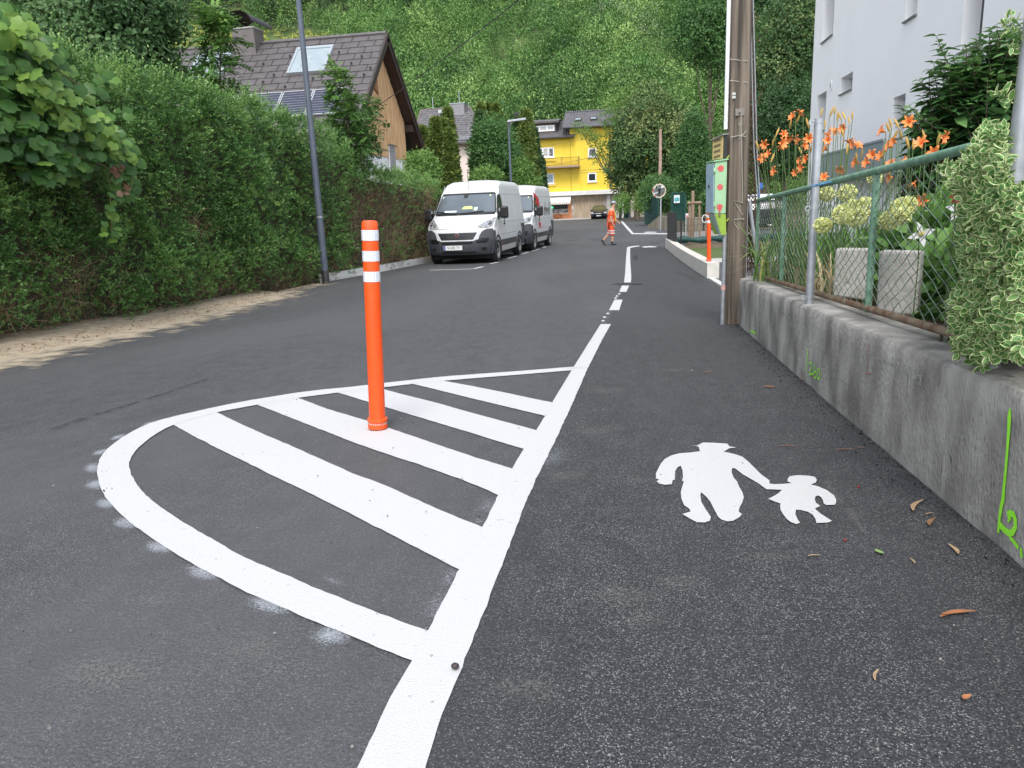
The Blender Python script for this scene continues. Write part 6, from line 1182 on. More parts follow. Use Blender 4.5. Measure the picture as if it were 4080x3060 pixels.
def van(label, loc, near):
    t = thing("delivery_van", label, "van", loc, 0, "white delivery vans parked along the hedge")
    prof = [(.28, .12), (.34, .06), (.5, .02), (.68, .0), (.80, .02), (.98, .06), (1.10, .13), (1.20, .27), (1.30, .52), (1.38, .74), (1.46, .82), (2.02, 1.42), (2.10, 1.52), (2.22, 1.70), (2.36, 1.98), (2.44, 2.25), (2.48, 2.6), (2.50, 3.0)]
    hw = [(.28, .96), (.45, 1.0), (.7, 1.025), (1.1, 1.025), (1.45, .995), (2.0, .925), (2.25, .885), (2.36, .85), (2.44, .76), (2.48, .62), (2.50, .30)]
    bulge = [(.28, .42), (.7, .40), (1.1, .42), (1.38, .36), (2.0, .34), (2.4, .3), (2.5, .1)]
    C = Car(prof, hw, bulge, 5.41, .28, t); body = C.body(m_vwhite); C.under(.5, 5.2, .85)
    # grey front bumper: centre plus two cheeks that climb to the headlights
    C.front("bumper", [(.28, -.98, .98), (.42, -1.02, 1.02), (.60, -1.03, 1.03), (.72, -1.03, 1.03)], m_vgrey, .016, 21)
    for sg in (1, -1):
        rows = [(.71, .62, 1.028), (.84, .66, 1.028), (.95, .72, 1.02), (1.02, .84, 1.0)]
        C.front("bumper_cheek", [(z, sg*a, sg*c) for z, a, c in rows], m_vgrey, .015)
        C.front("fog_lamp_recess", [(z, sg*a, sg*c) for z, a, c in [(.62, .58, .84), (.70, .57, .90), (.76, .66, .92)]], m_black, .019)
        C.front("fog_lamp", [(z, sg*a, sg*c) for z, a, c in [(.40, .72, .82), (.44, .70, .84), (.49, .72, .82)]], m_black, .022)
        h = C.front("headlight", [(z, sg*a, sg*c) for z, a, c in [(1.05, .62, .90), (1.10, .60, .985), (1.20, .72, 1.0), (1.29, .88, 1.0), (1.34, .955, .99)]], m_lamp, .012)
        C.front("headlight_reflector", [(z, sg*a, sg*c) for z, a, c in [(1.10, .70, .80), (1.20, .76, .88)]], m_chrome, .016, parent=h); C.front("headlight_reflector", [(z, sg*a, sg*c) for z, a, c in [(1.13, .86, .95), (1.24, .88, .95)]], mat("dark_lens", (.06, .065, .07), rough=.1), .016, parent=h)
        C.side("bumper_side", None, m_vgrey, .012, sg, rows=[(.30, .40, .62), (.6, .40, .60), (.85, .40, .66), (.96, .40, .62)])
        arch_ring(C, .95, .35, m_vgrey, sg); arch_ring(C, 4.40, .35, m_vgrey, sg, .07)
        C.side("rear_guard", None, m_vgrey, .010, sg, rows=[(.34, 4.86, 5.38), (.9, 4.83, 5.38), (1.05, 4.72, 5.36)])
        C.side("sill_guard", None, m_vgrey, .010, sg, rows=[(.46, 1.42, 3.93), (.64, 1.42, 3.93)])
        C.side("rocker", None, mat("sill_white", (.55, .54, .51)), .006, sg, rows=[(.30, 1.36, 4.0), (.44, 1.38, 3.98)])
        C.side("side_window", None, m_glass, .006, sg, rows=[(1.36, 1.16, 1.98), (1.5, 1.22, 2.0), (1.85, 1.48, 1.98), (1.97, 1.66, 1.90)])
        C.side("window_seal", None, m_black, .004, sg, rows=[(1.33, 1.10, 2.02), (1.5, 1.18, 2.04), (1.87, 1.44, 2.02), (2.01, 1.62, 1.95)])
        for k, (z0_, z1_, l0, l1) in enumerate(((.45, 2.05, 2.10, 2.115), (.65, 2.05, 3.36, 3.375), (2.02, 2.035, 1.95, 5.25), (1.165, 1.18, 1.3, 5.3), (.80, .815, 1.4, 3.9), (2.05, 2.32, 1.98, 1.99))): C.side("panel_seam", None, mat("seam", (.36, .37, .39)), .0035, sg, rows=[(z0_, l0, l1), (z1_, l0, l1)])
        C.side("door_handle", None, m_black, .02, sg, rows=[(1.10, 1.86, 2.04), (1.14, 1.86, 2.04)]); C.side("marker_lamp", None, mat("amber_lens", (.7, .22, .03), rough=.2), .016, sg, rows=[(.50, 3.55, 3.62), (.55, 3.55, 3.62)]); C.side("marker_lamp", None, mat("amber_lens", (.7, .22, .03), rough=.2), .016, sg, rows=[(.50, 1.60, 1.67), (.55, 1.60, 1.67)])
        # tall two-part mirrors on black arms
        b = MB(); x = sg*1.20; b.box((x, 1.20, 1.47), (.25, .17, .36)); mr = b.build("mirror", m_black, t, bevel=.05); MB().box((x, 1.292, 1.47), (.20, .006, .30)).build("mirror_glass", m_chrome, mr); b = MB(); b.box((sg*1.05, 1.20, 1.54), (.16, .10, .05)); b.box((sg*1.05, 1.20, 1.34), (.16, .10, .05)); b.box((sg*1.02, 1.2, 1.45), (.05, .14, .36)); b.build("mirror_arm", m_black, mr, bevel=.01); MB().tube([(sg*1.20, 1.18, 1.29), (sg*1.20, 1.16, 1.10)], .012, 6).build("mirror_rod", m_black, mr)
        C.side("mirror_lamp", None, m_lamp, .13, sg, rows=[(1.5, 1.14, 1.16), (1.6, 1.14, 1.16)])
    C.front("windscreen_surround", [(1.425, -.93, .93), (1.50, -.955, .955), (1.8, -.90, .90), (2.06, -.845, .845), (2.085, -.80, .80)], m_black, .010, 17)
    ws = C.front("windscreen", [(1.50, -.925, .925), (1.8, -.875, .875), (2.03, -.825, .825)], m_wind, .014, 17)
    C.front("dashboard_paper", [(1.52, -.62, -.22), (1.57, -.60, -.21)], mat("paper_white", (.62, .68, .72)), .017, parent=ws); C.front("warning_vest", [(1.60, -.06, .28), (1.66, -.04, .26), (1.69, .02, .24)], mat("vest_yellow", (.50, .55, .22)), .017, parent=ws); C.front("parking_disc", [(1.555, .31, .42), (1.655, .32, .43)], mat("disc_green", (.45, .62, .50)), .018, parent=ws)
    C.front("sensor_pod", [(1.93, -.06, .04), (2.03, -.09, .07)], m_black, .017, parent=ws); C.front("vignette_sticker", [(1.97, .70, .745), (2.02, .695, .735)], mat("sticker_green", (.5, .6, .3)), .018, parent=ws); C.front("sticker", [(1.95, -.82, -.76), (2.0, -.81, -.75)], m_vwhite, .018, parent=ws)
    for w0, w1, z0_, z1_ in ((-.90, -.18, 1.55, 1.46), (-.10, .62, 1.47, 1.53)):
        b = MB(); b.tube([(w0+(w1-w0)*k/6, C.fl(w0+(w1-w0)*k/6, z0_+(z1_-z0_)*k/6)-.035, z0_+(z1_-z0_)*k/6) for k in range(7)], .012, 5); b.build("wiper", m_black, ws)
    C.front("bonnet_seam", [(1.045, -.62, .62), (1.058, -.62, .62)], mat("seam", (.30, .31, .33)), .006, 15)
    gs = C.front("grille_surround", [(.69, -.50, .50), (.72, -.54, .54), (.94, -.66, .66), (.965, -.66, .66)], m_vwhite, .022, 17); C.front("grille", [(.725, -.485, .485), (.93, -.60, .60)], m_black, .028, 17, parent=gs)
    for k in range(4): C.front("grille_bar", [(.76+k*.043, -.50-k*.022, .50+k*.022), (.772+k*.043, -.505-k*.022, .505+k*.022)], m_vgrey, .034, 15, parent=gs)
    MB().lathe([(.001, .012), (.062, .012), (.068, .006), (.070, 0)], 24, (0, C.fl(0, .86)-.036, .865), Matrix.Rotation(pi/2, 3, 'X'), cap=False).build("badge_ring", m_chrome, gs, smooth=True); MB().lathe([(.001, .004), (.048, .004), (.048, 0)], 24, (0, C.fl(0, .86)-.0485, .865), Matrix.Rotation(pi/2, 3, 'X'), cap=False).build("badge", mat("badge_red", (.16, .05, .045), rough=.3), gs, smooth=True)
    C.front("lower_intake", [(.605, -.46, .46), (.66, -.46, .46)], m_black, .021, 15); C.front("lower_grille", [(.33, -.48, .52), (.385, -.52, .55)], m_black, .021, 15)
    plx = -.13; pl = MB().box((plx, C.fl(0, .5)-.032, .50), (.56, .012, .13)).build("number_plate", mat("plate_white", (.72, .72, .70)), t); MB().box((plx-.25, C.fl(0, .5)-.0395, .50), (.045, .003, .125)).build("plate_band", mat("plate_blue", (.03, .07, .40)), pl)
    if near: text_mesh("plate_text", "S\u00b7658 TV", .105, m_black, pl, (plx+.025, C.fl(0, .5)-.0395, .50), (pi/2, 0, 0))
    MB().tube([(-.0, C.fl(0, 2.2)+.0, 2.20), (.0, C.fl(0, 2.2)-.06, 2.78)], .008, 5).build("aerial", m_black, t)
    C.wheels((.95, 4.40), .35, 1.035, .235, m_rim)
    b = MB(); b.bb(-.95, .95, 5.36, 5.45, .38, .60); b.build("rear_bumper", m_vgrey, t, bevel=.02)
    return t, C
v1, _ = van("nearer white delivery van, with a grey bumper and red round badge", (-5.17, 21.98, G(22.9)), True); v1.rotation_euler.z = -.042
v2, C2 = van("further white delivery van, with a large red cube logo on its side", (-4.86, 28.15, G(29)), False); v2.rotation_euler.z = -.058
def vside(name, pts, m): # polygon (l, z) on the right flank
    b = MB(); b.add([(C2.hw(z)+.007, l, z) for l, z in pts] + [(C2.hw(z)-.005, l, z) for l, z in pts], [tuple(range(len(pts)))]+[(i, i+len(pts), (i+1) % len(pts)+len(pts), (i+1) % len(pts)) for i in range(len(pts))]); b.build(name, m, v2)
m_red = mat("logo_red", (.56, .02, .05), rough=.35)
vside("side_logo", [(1.62, 2.20), (2.5, 1.95), (2.52, 1.55), (2.1, 1.15), (1.62, 1.75)], m_red); vside("side_logo", [(1.62, 1.62), (2.30, .95), (2.75, 1.55), (3.0, 1.65), (3.0, .85), (2.6, .46), (2.3, .52), (1.9, .95)], m_red)
for ch, l in (("d", 3.45), ("p", 3.95), ("d", 4.45)):
    text_mesh("side_lettering", ch, .95, mat("logo_grey", (.09, .085, .085)), v2, (C2.hw(1.45)+.012, l, 1.45), (pi/2, 0, pi/2), ext=.004, sx=.95)
def hatch(label, loc, rz, paint, plate=True):
    t = thing("parked_car", label, "car", loc, rz)
    prof = [(.20, .10), (.32, .03), (.5, .0), (.62, .03), (.72, .12), (.82, .30), (.90, .62), (.96, .98), (1.02, 1.10), (1.36, 1.62), (1.42, 1.78), (1.46, 2.05), (1.475, 2.4)]
    hw = [(.20, .80), (.45, .87), (.8, .87), (.98, .84), (1.25, .72), (1.40, .62), (1.46, .48), (1.475, .2)]
    C = Car(prof, hw, [(.2, .30), (.7, .30), (1.0, .22), (1.47, .15)], 4.0, .20, t); C.body(paint, 34, 18, .5); C.under(.4, 3.8, .7)
    C.front("windscreen", [(1.01, -.76, .76), (1.2, -.69, .69), (1.37, -.58, .58)], mat("olive_glass", (.10, .11, .05), (.06, .07, .04), 2, .06), .008, 13); C.front("grille", [(.44, -.42, .42), (.58, -.50, .50)], m_black, .012, 11); C.front("grille_trim", [(.585, -.52, .52), (.605, -.54, .54)], m_chrome, .016, 11)
    for sg in (1, -1): C.front("headlight", [(z, sg*a, sg*c) for z, a, c in [(.62, .54, .82), (.70, .56, .855), (.76, .70, .85)]], mat("clear_lamp", (.55, .58, .62), rough=.1), .012); C.front("fog_lamp", [(z, sg*a, sg*c) for z, a, c in [(.32, .60, .74), (.42, .60, .76)]], m_vgrey, .012); MB().box((sg*.93, 1.35, 1.0), (.18, .10, .13)).build("mirror", paint, t, bevel=.03); C.side("side_window", None, m_glass, .006, sg, rows=[(1.0, 1.45, 3.2), (1.2, 1.65, 3.1), (1.36, 1.95, 2.9)])
    if plate: MB().box((0, C.fl(0, .4)-.016, .37), (.52, .01, .11)).build("number_plate", mat("plate_white", (.72, .72, .70)), t)
    C.wheels((.80, 3.25), .30, .88, .20, m_rim); return t
c = aty(ZS(1262, 755), YB-4.6); hatch("small black car parked in front of the garage door", (c[0], YB-4.6, G(YB)), 0, mat("black_paint", (.014, .014, .016), rough=.12))
hatch("dark car parked side-on behind the wooden tree stakes", (4.05, 44.6, G(44)), -pi/2*1.0, mat("dark_car_paint", (.02, .022, .026), rough=.2), False)
# ------------------------------------------------------------------ the worker
def skin(name, verts, edges, rad, m, parent=None, sub=2, root=0):
    me = bpy.data.meshes.new(name); me.from_pydata([tuple(map(float, v)) for v in verts], edges, []); me.materials.append(m); o = bpy.data.objects.new(name, me); link(o, parent)
    o.modifiers.new("skin", 'SKIN')
    if not me.skin_vertices: pass
    sv = me.skin_vertices[0].data
    for i, r in enumerate(rad): sv[i].radius = (r, r) if not hasattr(r, '__len__') else r; sv[i].use_root = (i == root)
    o.modifiers["skin"].use_smooth_shade = True; s = o.modifiers.new("sub", 'SUBSURF'); s.levels = sub; s.render_levels = sub; return o
m_skin = mat("skin", (.50, .27, .18), (.56, .31, .21), 20, .6); m_hi = mat("hi_vis_orange", (.88, .115, .03), (.80, .095, .03), 8, .8); m_sock = mat("black_sock", (.015, .015, .015)); m_boot = mat("dark_boot", (.045, .047, .05), rough=.7)
wp = gnd((2435, 977)); wk = thing("person", "road worker in orange hi-vis shirt and shorts with a cap, walking across the street", "person", wp); wk.scale = (.955,)*3
# faces +x (to the right); y to the side: near side is -y
V = [(0, 0, .93), (.01, 0, 1.10), (.03, 0, 1.30), (.05, 0, 1.44), (.09, 0, 1.52), (.12, 0, 1.60), (.135, 0, 1.70)]; R_ = [(.13, .15), (.125, .145), (.125, .165), (.09, .15), .055, .075, .085]; E_ = [(0, 1), (1, 2), (2, 3), (3, 4), (4, 5), (5, 6)]
def chain(a, pts, rs):
    k = a
    for p, r in zip(pts, rs): V.append(p); R_.append(r); E_.append((k, len(V)-1)); k = len(V)-1
    return k
for sg, arm in ((-1, [(.02, -.20, 1.40), (.03, -.24, 1.22), (.01, -.25, 1.10), (.06, -.25, .96), (.09, -.245, .88)]), (1, [(.06, .20, 1.40), (.06, .23, 1.22), (.10, .24, 1.12), (.20, .23, 1.02), (.26, .22, .97)])):
    h = chain(3, arm, (.062, .052, .045, .037, .030)); d = np.array(arm[-1])-np.array(arm[-2]); d /= np.linalg.norm(d); pal = tuple(np.array(arm[-1])+d*.06); hp = chain(h, [pal], [.030])
    for q, ln in ((-.030, .060), (-.010, .072), (.010, .068), (.028, .052)): f0 = np.array(pal)+np.array((q, 0, 0))+d*.02; chain(hp, [f0, f0+d*ln*.55, f0+d*ln+np.array((.008, .006*sg, 0))], (.0095, .0088, .007))
    th = np.array(arm[-1])+d*.02; chain(h, [th+np.array((.032, 0, 0)), th+np.array((.045, 0, 0))+d*.035], (.010, .008))
LEG = {-1: [(.03, -.10, .88), (.05, -.10, .68), (.06, -.10, .48), (.055, -.10, .30), (.05, -.10, .10)], 1: [(-.02, .10, .88), (-.02, .10, .68), (-.06, .10, .50), (-.22, .10, .33), (-.36, .10, .19)]}
for sg in (-1, 1): k = chain(0, LEG[sg], (.10, .085, .058, .055, .040)); e = np.array(LEG[sg][-1]); chain(k, [e+((.02, 0, -.05) if sg < 0 else (-.02, 0, -.05))], [.04])
skin("body", V, E_, R_, m_skin, wk)
b = MB(); b.sphere((.205, 0, 1.66), .018, 8, 6); b.tube([(.205, -.03, 1.615), (.212, 0, 1.612), (.205, .03, 1.615)], .008, 5); b.build("nose_and_mouth", m_skin, wk, smooth=True)
for sg in (-1, 1): MB().sphere((.185, sg*.034, 1.69), .011, 8, 6).build("eye", m_black, wk); MB().sphere((.11, sg*.082, 1.67), .024, 8, 6, (.7, .35, 1.1)).build("ear", m_skin, wk)
MB().sphere((.10, 0, 1.70), .094, 12, 8, (.95, .9, .75)).build("hair", mat("brown_hair", (.06, .04, .025)), wk, smooth=True)
SV = [(0, 0, .90), (.01, 0, 1.05), (.03, 0, 1.28), (.05, 0, 1.43), (.02, -.20, 1.40), (.03, -.245, 1.18), (.06, .20, 1.40), (.07, .24, 1.18)]
skin("shirt", SV, [(0, 1), (1, 2), (2, 3), (3, 4), (4, 5), (3, 6), (6, 7)], [(.15, .175), (.15, .17), (.15, .18), (.105, .15), .085, .078, .085, .078], m_hi, wk)
SV = [(0, 0, .95), (.03, -.10, .86), (.05, -.10, .62), (.06, -.10, .37), (-.01, .10, .86), (-.03, .10, .64), (-.11, .10, .44)]
sh = skin("shorts", SV, [(0, 1), (1, 2), (2, 3), (0, 4), (4, 5), (5, 6)], [(.15, .165), .115, .105, .098, .115, .105, .098], m_hi, wk)
m_band = mat("reflective_tape", (.60, .60, .60), rough=.4)
for z in (.60, .50): MB().lathe([(.112, -.022), (.112, .022)], 16, (.055, -.10, z), cap=False).build("reflective_band", m_band, sh, smooth=True)
for z, x in ((.60, -.04), (.51, -.07)): MB().lathe([(.112, -.02), (.112, .02)], 16, (x, .10, z), cap=False).build("reflective_band", m_band, sh, smooth=True)
b = MB(); b.tube([(.19, -.09, .98), (.20, -.11, 1.2), (.12, -.12, 1.42), (.0, -.13, 1.42), (-.12, -.12, 1.3)], .018, 5); b.build("vest_piping", mat("vest_yellow", (.62, .52, .05)), wk)
cp_ = MB().lathe([(.100, 0), (.103, .03), (.09, .075), (.05, .10), (.001, .106)], 16, (.115, 0, 1.715), cap=False).build("cap", [mat("cap_white", (.55, .56, .58), (.12, .14, .2), 9)], wk, smooth=True); b = MB(); b.prism([(.18, -.07, 1.72), (.27, -.05, 1.705), (.30, 0, 1.70), (.27, .05, 1.705), (.18, .07, 1.72)], (0, 0, .012)); b.build("peak", mat("cap_grey", (.42, .43, .45)), cp_)
for sg in (-1, 1):
    e = np.array(LEG[sg][-1]); d = np.array((1., 0, -.04)) if sg < 0 else np.array((.55, 0, -.83)); up_ = np.array((0, 0, 1.)) if sg < 0 else np.array((-.35, 0, .75))
    MB().tube([e+up_*.06, e-up_*.02], .05, 10).build("sock", m_sock, wk, smooth=True)
    heel = e-up_*.06 if sg > 0 else np.array((e[0], e[1], .055)); skin("boot", [e+up_*.0, heel-d*.03, heel+d*.08, heel+d*.19], [(0, 1), (1, 2), (2, 3)], [.058, .052, .05, .042], m_boot, wk)
# ------------------------------------------------------------------ hillside and its woods
def hill(x, y): return -.8 + np.maximum(0, y-98)*.52 + 1.6*wob(x*.06, y*.07) + 2.0*np.maximum(0, y-185)*.12
b = MB(); rows = []
for y in np.linspace(97, 330, 60): rows.append([(x, y, float(hill(np.float64(x), np.float64(y)))-.4) for x in np.linspace(-300, 220, 70)])
b.grid(rows); tag(b.build("hillside", mat("hill_soil", (.05, .085, .025), (.11, .14, .05), .25, 1, .3, 2), smooth=True), kind="structure")
def to_px(P):
    v = P - np.array((0, 0, H)); z = v @ FW; return np.stack([2040+F*(v @ RT)/z, 1530-F*(v @ UP)/z], 1)
m_hill = leafmat("hill_leaf", (.032, .080, .022), (.100, .205, .052), (.28, .41, .13), .25); m_silver = leafmat("silvery_leaf", (.12, .17, .10), (.22, .28, .18), (.36, .42, .30), .15)
m_forest = leafmat("forest_leaf", (.016, .042, .016), (.040, .090, .030), (.10, .17, .055), .18); m_meadow = leafmat("meadow_leaf", (.20, .24, .05), (.34, .37, .09), (.46, .47, .15), .2)
m_dforest = leafmat("dark_forest_leaf", (.008, .022, .009), (.022, .050, .018), (.06, .10, .035), .12)
def bushes(name, n, ys, sel, hr, leafs, nl, m, tone=(.45, .14), flat=1., up=.5):
    y = np.sqrt(ys[0]**2 + RNG.random(n)*(ys[1]**2-ys[0]**2)); n = int(n); x = y*(-1.15 + 1.5*RNG.random(n)); z = hill(x, y); C = np.stack([x, y, z], 1)
    r = hr[0]+(hr[1]-hr[0])*RNG.random(n)**1.5; k = sel(C, r); C, r = C[k], r[k]; n = len(C)
    idx = np.repeat(np.arange(n), nl); d = rnd_dirs(len(idx)); d[:, 2] = np.abs(d[:, 2])*1.15 - .1; rr = .80+.26*RNG.random(len(idx)); rr *= 1+.22*wob(d[:, 0]*3+idx*2.1, d[:, 2]*3+d[:, 1]*2.5)
    P = C[idx] + d*(rr*r[idx])[:, None]*np.array((1, 1, 1.25*flat)); D = d*.35 + rnd_dirs(len(idx))*.9 + np.array((0, 0, up*.2)); L = leafs*(.7+.7*RNG.random(len(idx)))*(r[idx]/np.mean(hr))**.3
    bt = tone[0]+tone[1]*RNG.normal(size=n)+.16*wob(C[:, 0]*.11, C[:, 1]*.13); tn = bt[idx] + .09*RNG.normal(size=len(idx))
    return tag(scatter(name, P, D, L, T_diamond(.42, .14), m, None, tn, hint=d+np.array((0, 0, .15))), kind="stuff")
MEAD = [(520, 260), (560, 150), (640, 80), (850, 80), (1000, 100), (1200, 110), (1330, 135), (1250, 185), (1000, 230), (900, 290)]
def sel_bush(C, r):
    p = to_px(C + np.array((0, 0, 1.5))); low = (p[:, 1] > -160) & (p[:, 0] > -900) & (p[:, 0] < 3700)
    md = in_poly(p, MEAD); thin = (p[:, 0] < 1250) & (p[:, 1] < 230); soil = in_poly(p, [(640, 100), (650, 50), (780, 40), (900, 60), (1000, 95), (760, 92)])
    md |= in_poly(to_px(C + np.array((0, 0, 1))*(1.5*r)[:, None]), MEAD) | in_poly(to_px(C + np.array((0, 0, 1))*(.8*r)[:, None]), MEAD); return low & ~md & ~soil & ((~thin) | (RNG.random(len(C)) < .45)) & (C[:, 1] < 199)
bushes("hillside_shrubs", 2500, (99, 205), sel_bush, (1.7, 4.2), .42, 400, m_hill, (.45, .25), 1.25)
bushes("hillside_trees", 220, (100, 190), sel_bush, (3.4, 5.6), .50, 900, m_hill, (.52, .24), 1.35)
bushes("hillside_trees", 190, (105, 198), sel_bush, (2.2, 4.0), .46, 500, m_forest, (.55, .2), 1.4)
bushes("hillside_shrubs", 320, (99, 150), sel_bush, (2.2, 3.6), .40, 330, m_hill, (.52, .16))
bushes("silvery_shrubs", 620, (150, 192), lambda C, r: in_poly(to_px(C+np.array((0, 0, 1.5))), [(2150, 30), (2500, 40), (2660, 120), (2600, 180), (2350, 130), (2150, 90)]), (2.6, 3.8), .35, 160, m_silver, (.4, .15), 1.5)
bushes("meadow_growth", 7600, (130, 215), lambda C, r: in_poly(to_px(C+np.array((0, 0, .5))), MEAD), (.5, 1.0), .40, 40, m_meadow, (.5, .16), .6)
bushes("forest", 900, (184, 250), lambda C, r: (to_px(C)[:, 1] < 110) & (to_px(C+np.array((0, 0, 9)))[:, 0] > -900), (3.0, 4.6), .62, 330, m_dforest, (.42, .15), 1.9)
# trunks standing at the lower edge of the forest
b = MB()
for k in range(70):
    y = random.uniform(190, 215); x = y*random.uniform(-.7, .22); z = float(hill(np.float64(x), np.float64(y))); b.tube([(x, y, z-.5), (x+random.gauss(0, .2), y, z+random.uniform(7, 13))], random.uniform(.12, .22), 5)
tag(b.build("forest_trunks", m_bark), kind="stuff")
# ------------------------------------------------------------------ cypress columns
m_thuja = leafmat("cypress_spray", (.028, .065, .016), (.080, .125, .026), (.22, .24, .05), .15); m_thujad = leafmat("dark_cypress_spray", (.018, .046, .018), (.042, .085, .028), (.09, .15, .045), .15)
def thuja(label, top, base, wpx, y, m, n=4200):
    a, c = aty(base, y), aty(top, y); sc_ = y*1.02/3000; R_ = wpx*sc_/2; zb, zt = G(y), c[2]; t = thing("cypress_tree", label, "tree", (a[0], y, zb), 0, "columnar cypresses behind the vans"); cx = lambda z: a[0]+(c[0]-a[0])*(z-zb)/(zt-zb)
    f = RNG.random(n)**.8; prof = np.interp(f, [0, .1, .35, .65, .85, .96, 1], [.85, 1, 1, .78, .46, .18, .03]); th = 2*pi*RNG.random(n); lump = 1+.12*wob(th*3+a[0]*5, f*22)+.07*wob(th*7, f*41); r = R_*prof*lump*(.78+.26*RNG.random(n)); z = zb+(zt-zb)*f
    P = np.stack([cx(z)+r*np.cos(th), y+r*np.sin(th), z], 1); D = np.stack([.55*np.cos(th), .55*np.sin(th), np.ones(n)*.8], 1)+.45*rnd_dirs(n)
    LP, LD = sprig(P, D/np.linalg.norm(D, axis=1)[:, None], 3, .2, .1, .55); tn = .54+.2*wob(th*3+a[0]*5, f*22)+.12*RNG.normal(size=n)
    scatter("crown", LP, LD, .20*(.6+.7*RNG.random(len(LP))), T_diamond(.42, .1), m, t, np.tile(tn, 3)+.06*RNG.normal(size=len(LP)), hint=np.tile(np.stack([np.cos(th), np.sin(th), .4+0*th], 1), (3, 1)))
    MB().tube([(a[0], y, zb-.1), (cx(zt-.4), y, zt-.4)], [R_*.35, .03], 8).build("trunk", m_bark, t, True)
zb3 = lambda x: Z3(x, 830)
for lab, tp, bs, w_, y, m in (("short cypress column nearest the wooden gable house", (185, 262), 195, 46, 41, m_thuja), ("cypress column left of the tallest pair beside the beige wall", (296, 182), 300, 58, 42, m_thuja), ("slim cypress column between two taller cypresses left of the beige wall", (360, 190), 370, 48, 43, m_thuja), ("tallest cypress column against the grey slate roof", (405, 97), 430, 62, 44, m_thuja), ("low cypress column closest to the beige house wall", (420, 285), 455, 50, 41.5, m_thuja),
    ("cypress column at the left end of the middle row, right of the beige wall", (692, 122), 655, 56, 47, m_thujad), ("cypress column with rounded top second in the middle row", (697, 52), 705, 56, 48, m_thuja), ("cypress column in the centre of the middle row", (765, 56), 770, 56, 48.5, m_thuja), ("cypress column fourth in the middle row", (828, 58), 835, 54, 48, m_thuja), ("lower cypress column at the right end of the middle row, by the street lamp", (884, 138), 900, 50, 47, m_thuja),
    ("slim cypress column just right of the street lamp", (1020, 178), 1030, 46, 49, m_thujad), ("broad tall cypress column in front of the yellow building", (1096, 110), 1085, 84, 48, m_thuja), ("dark narrow cypress behind the broad one at the yellow wall", (1148, 232), 1180, 56, 50, m_thujad), ("small dark cypress at the foot of the yellow wall", (1224, 522), 1222, 30, 51, m_thujad)): thuja(lab, Z3(*tp), zb3(bs), w_, y, m)
m_fresh = leafmat("fresh_leaf", (.05, .11, .025), (.11, .20, .045), (.22, .32, .09), .28); m_mid = leafmat("mid_leaf", (.026, .07, .021), (.065, .145, .042), (.15, .26, .08), .24)
def tb(lst): return [(*Z3(x, y), rx/2.212, ry/2.212) for x, y, rx, ry in lst]
tree("bushy_tree", "feathery green bushy tree between the cypresses behind the first van", "tree", gz(Z3(800, 0)[0], 44), blobs_px(tb([(800, 300, 110, 90), (840, 420, 120, 110), (760, 450, 110, 120), (860, 560, 110, 120), (760, 600, 100, 110), (930, 500, 60, 90)]), 44, .8), 16000, .20, m_mid, .08, tpl=T_diamond(.36, .1), tone=(.45, .2))
tree("shrub", "light green shrub showing just above the roof of the first van", "shrub", gz(Z3(745, 0)[0], 40), blobs_px(tb([(745, 675, 75, 38), (700, 690, 40, 30), (790, 690, 50, 34)]), 40, .6), 4200, .14, m_fresh, .05, tone=(.6, .15), limbs=False)
tree("shrub", "light green shrub above the roof of the second van", "shrub", gz(Z3(1095, 0)[0], 43), blobs_px(tb([(1095, 735, 75, 36), (1050, 750, 40, 30), (1140, 745, 45, 30), (1060, 640, 60, 90)]), 43, .6), 5200, .14, m_fresh, .05, tone=(.5, .15), limbs=False)
tree("shrub", "bright green shrub at the corner of the wooden gable house", "shrub", gz(Z3(185, 0)[0], 29), blobs_px(tb([(190, 560, 60, 70), (150, 610, 60, 60), (230, 640, 60, 70), (120, 560, 30, 40)]), 29, .6), 5200, .11, m_fresh, .05, tone=(.45, .2), limbs=False)
# ------------------------------------------------------------------ trees on the right
m_linden = leafmat("linden_leaf", (.020, .052, .018), (.055, .110, .034), (.30, .33, .13), .2)
tree("linden_tree", "large dark linden with pale flower clusters right of the yellow building", "tree", gz(2537, 76), blobs_px([(2590, 430, 80, 70), (2650, 500, 90, 80), (2535, 500, 55, 60), (2505, 600, 55, 65), (2600, 610, 120, 100), (2700, 600, 60, 90), (2465, 672, 38, 40), (2512, 722, 62, 48), (2600, 730, 110, 50), (2690, 720, 60, 60), (2560, 560, 100, 90)], 76, 2.2), 34000, .26, m_linden, .34, tone=(.50, .40), k=5, trunk_top=aty((2545, 620), 76))
tree("robinia_tree", "light green tree with feathery reaching branches in front of the yellow wall", "tree", gz(2470, 80), blobs_px([(2308, 508, 16, 12), (2330, 530, 22, 13), (2360, 548, 24, 14), (2385, 568, 24, 15), (2405, 592, 26, 20), (2385, 632, 22, 12), (2420, 470, 22, 30), (2440, 520, 24, 36), (2452, 430, 26, 30), (2480, 480, 30, 50), (2470, 560, 34, 40), (2500, 430, 40, 40), (2500, 390, 30, 30)], 80, .7), 8500, .18, m_fresh, .16, tone=(.52, .15), tpl=T_diamond(.36, .1), trunk_top=aty((2480, 600), 80))
tree("hornbeam_tree", "young upright oval hornbeam tied to wooden stakes", "tree", gz(2763, 31.5), blobs_px([(2763, 500, 22, 40), (2763, 560, 44, 60), (2762, 630, 58, 66), (2764, 690, 50, 48), (2762, 735, 26, 26)], 31.5, .5), 17000, .085, m_mid, .05, tone=(.45, .22), trunk_top=aty((2763, 560), 31.5))
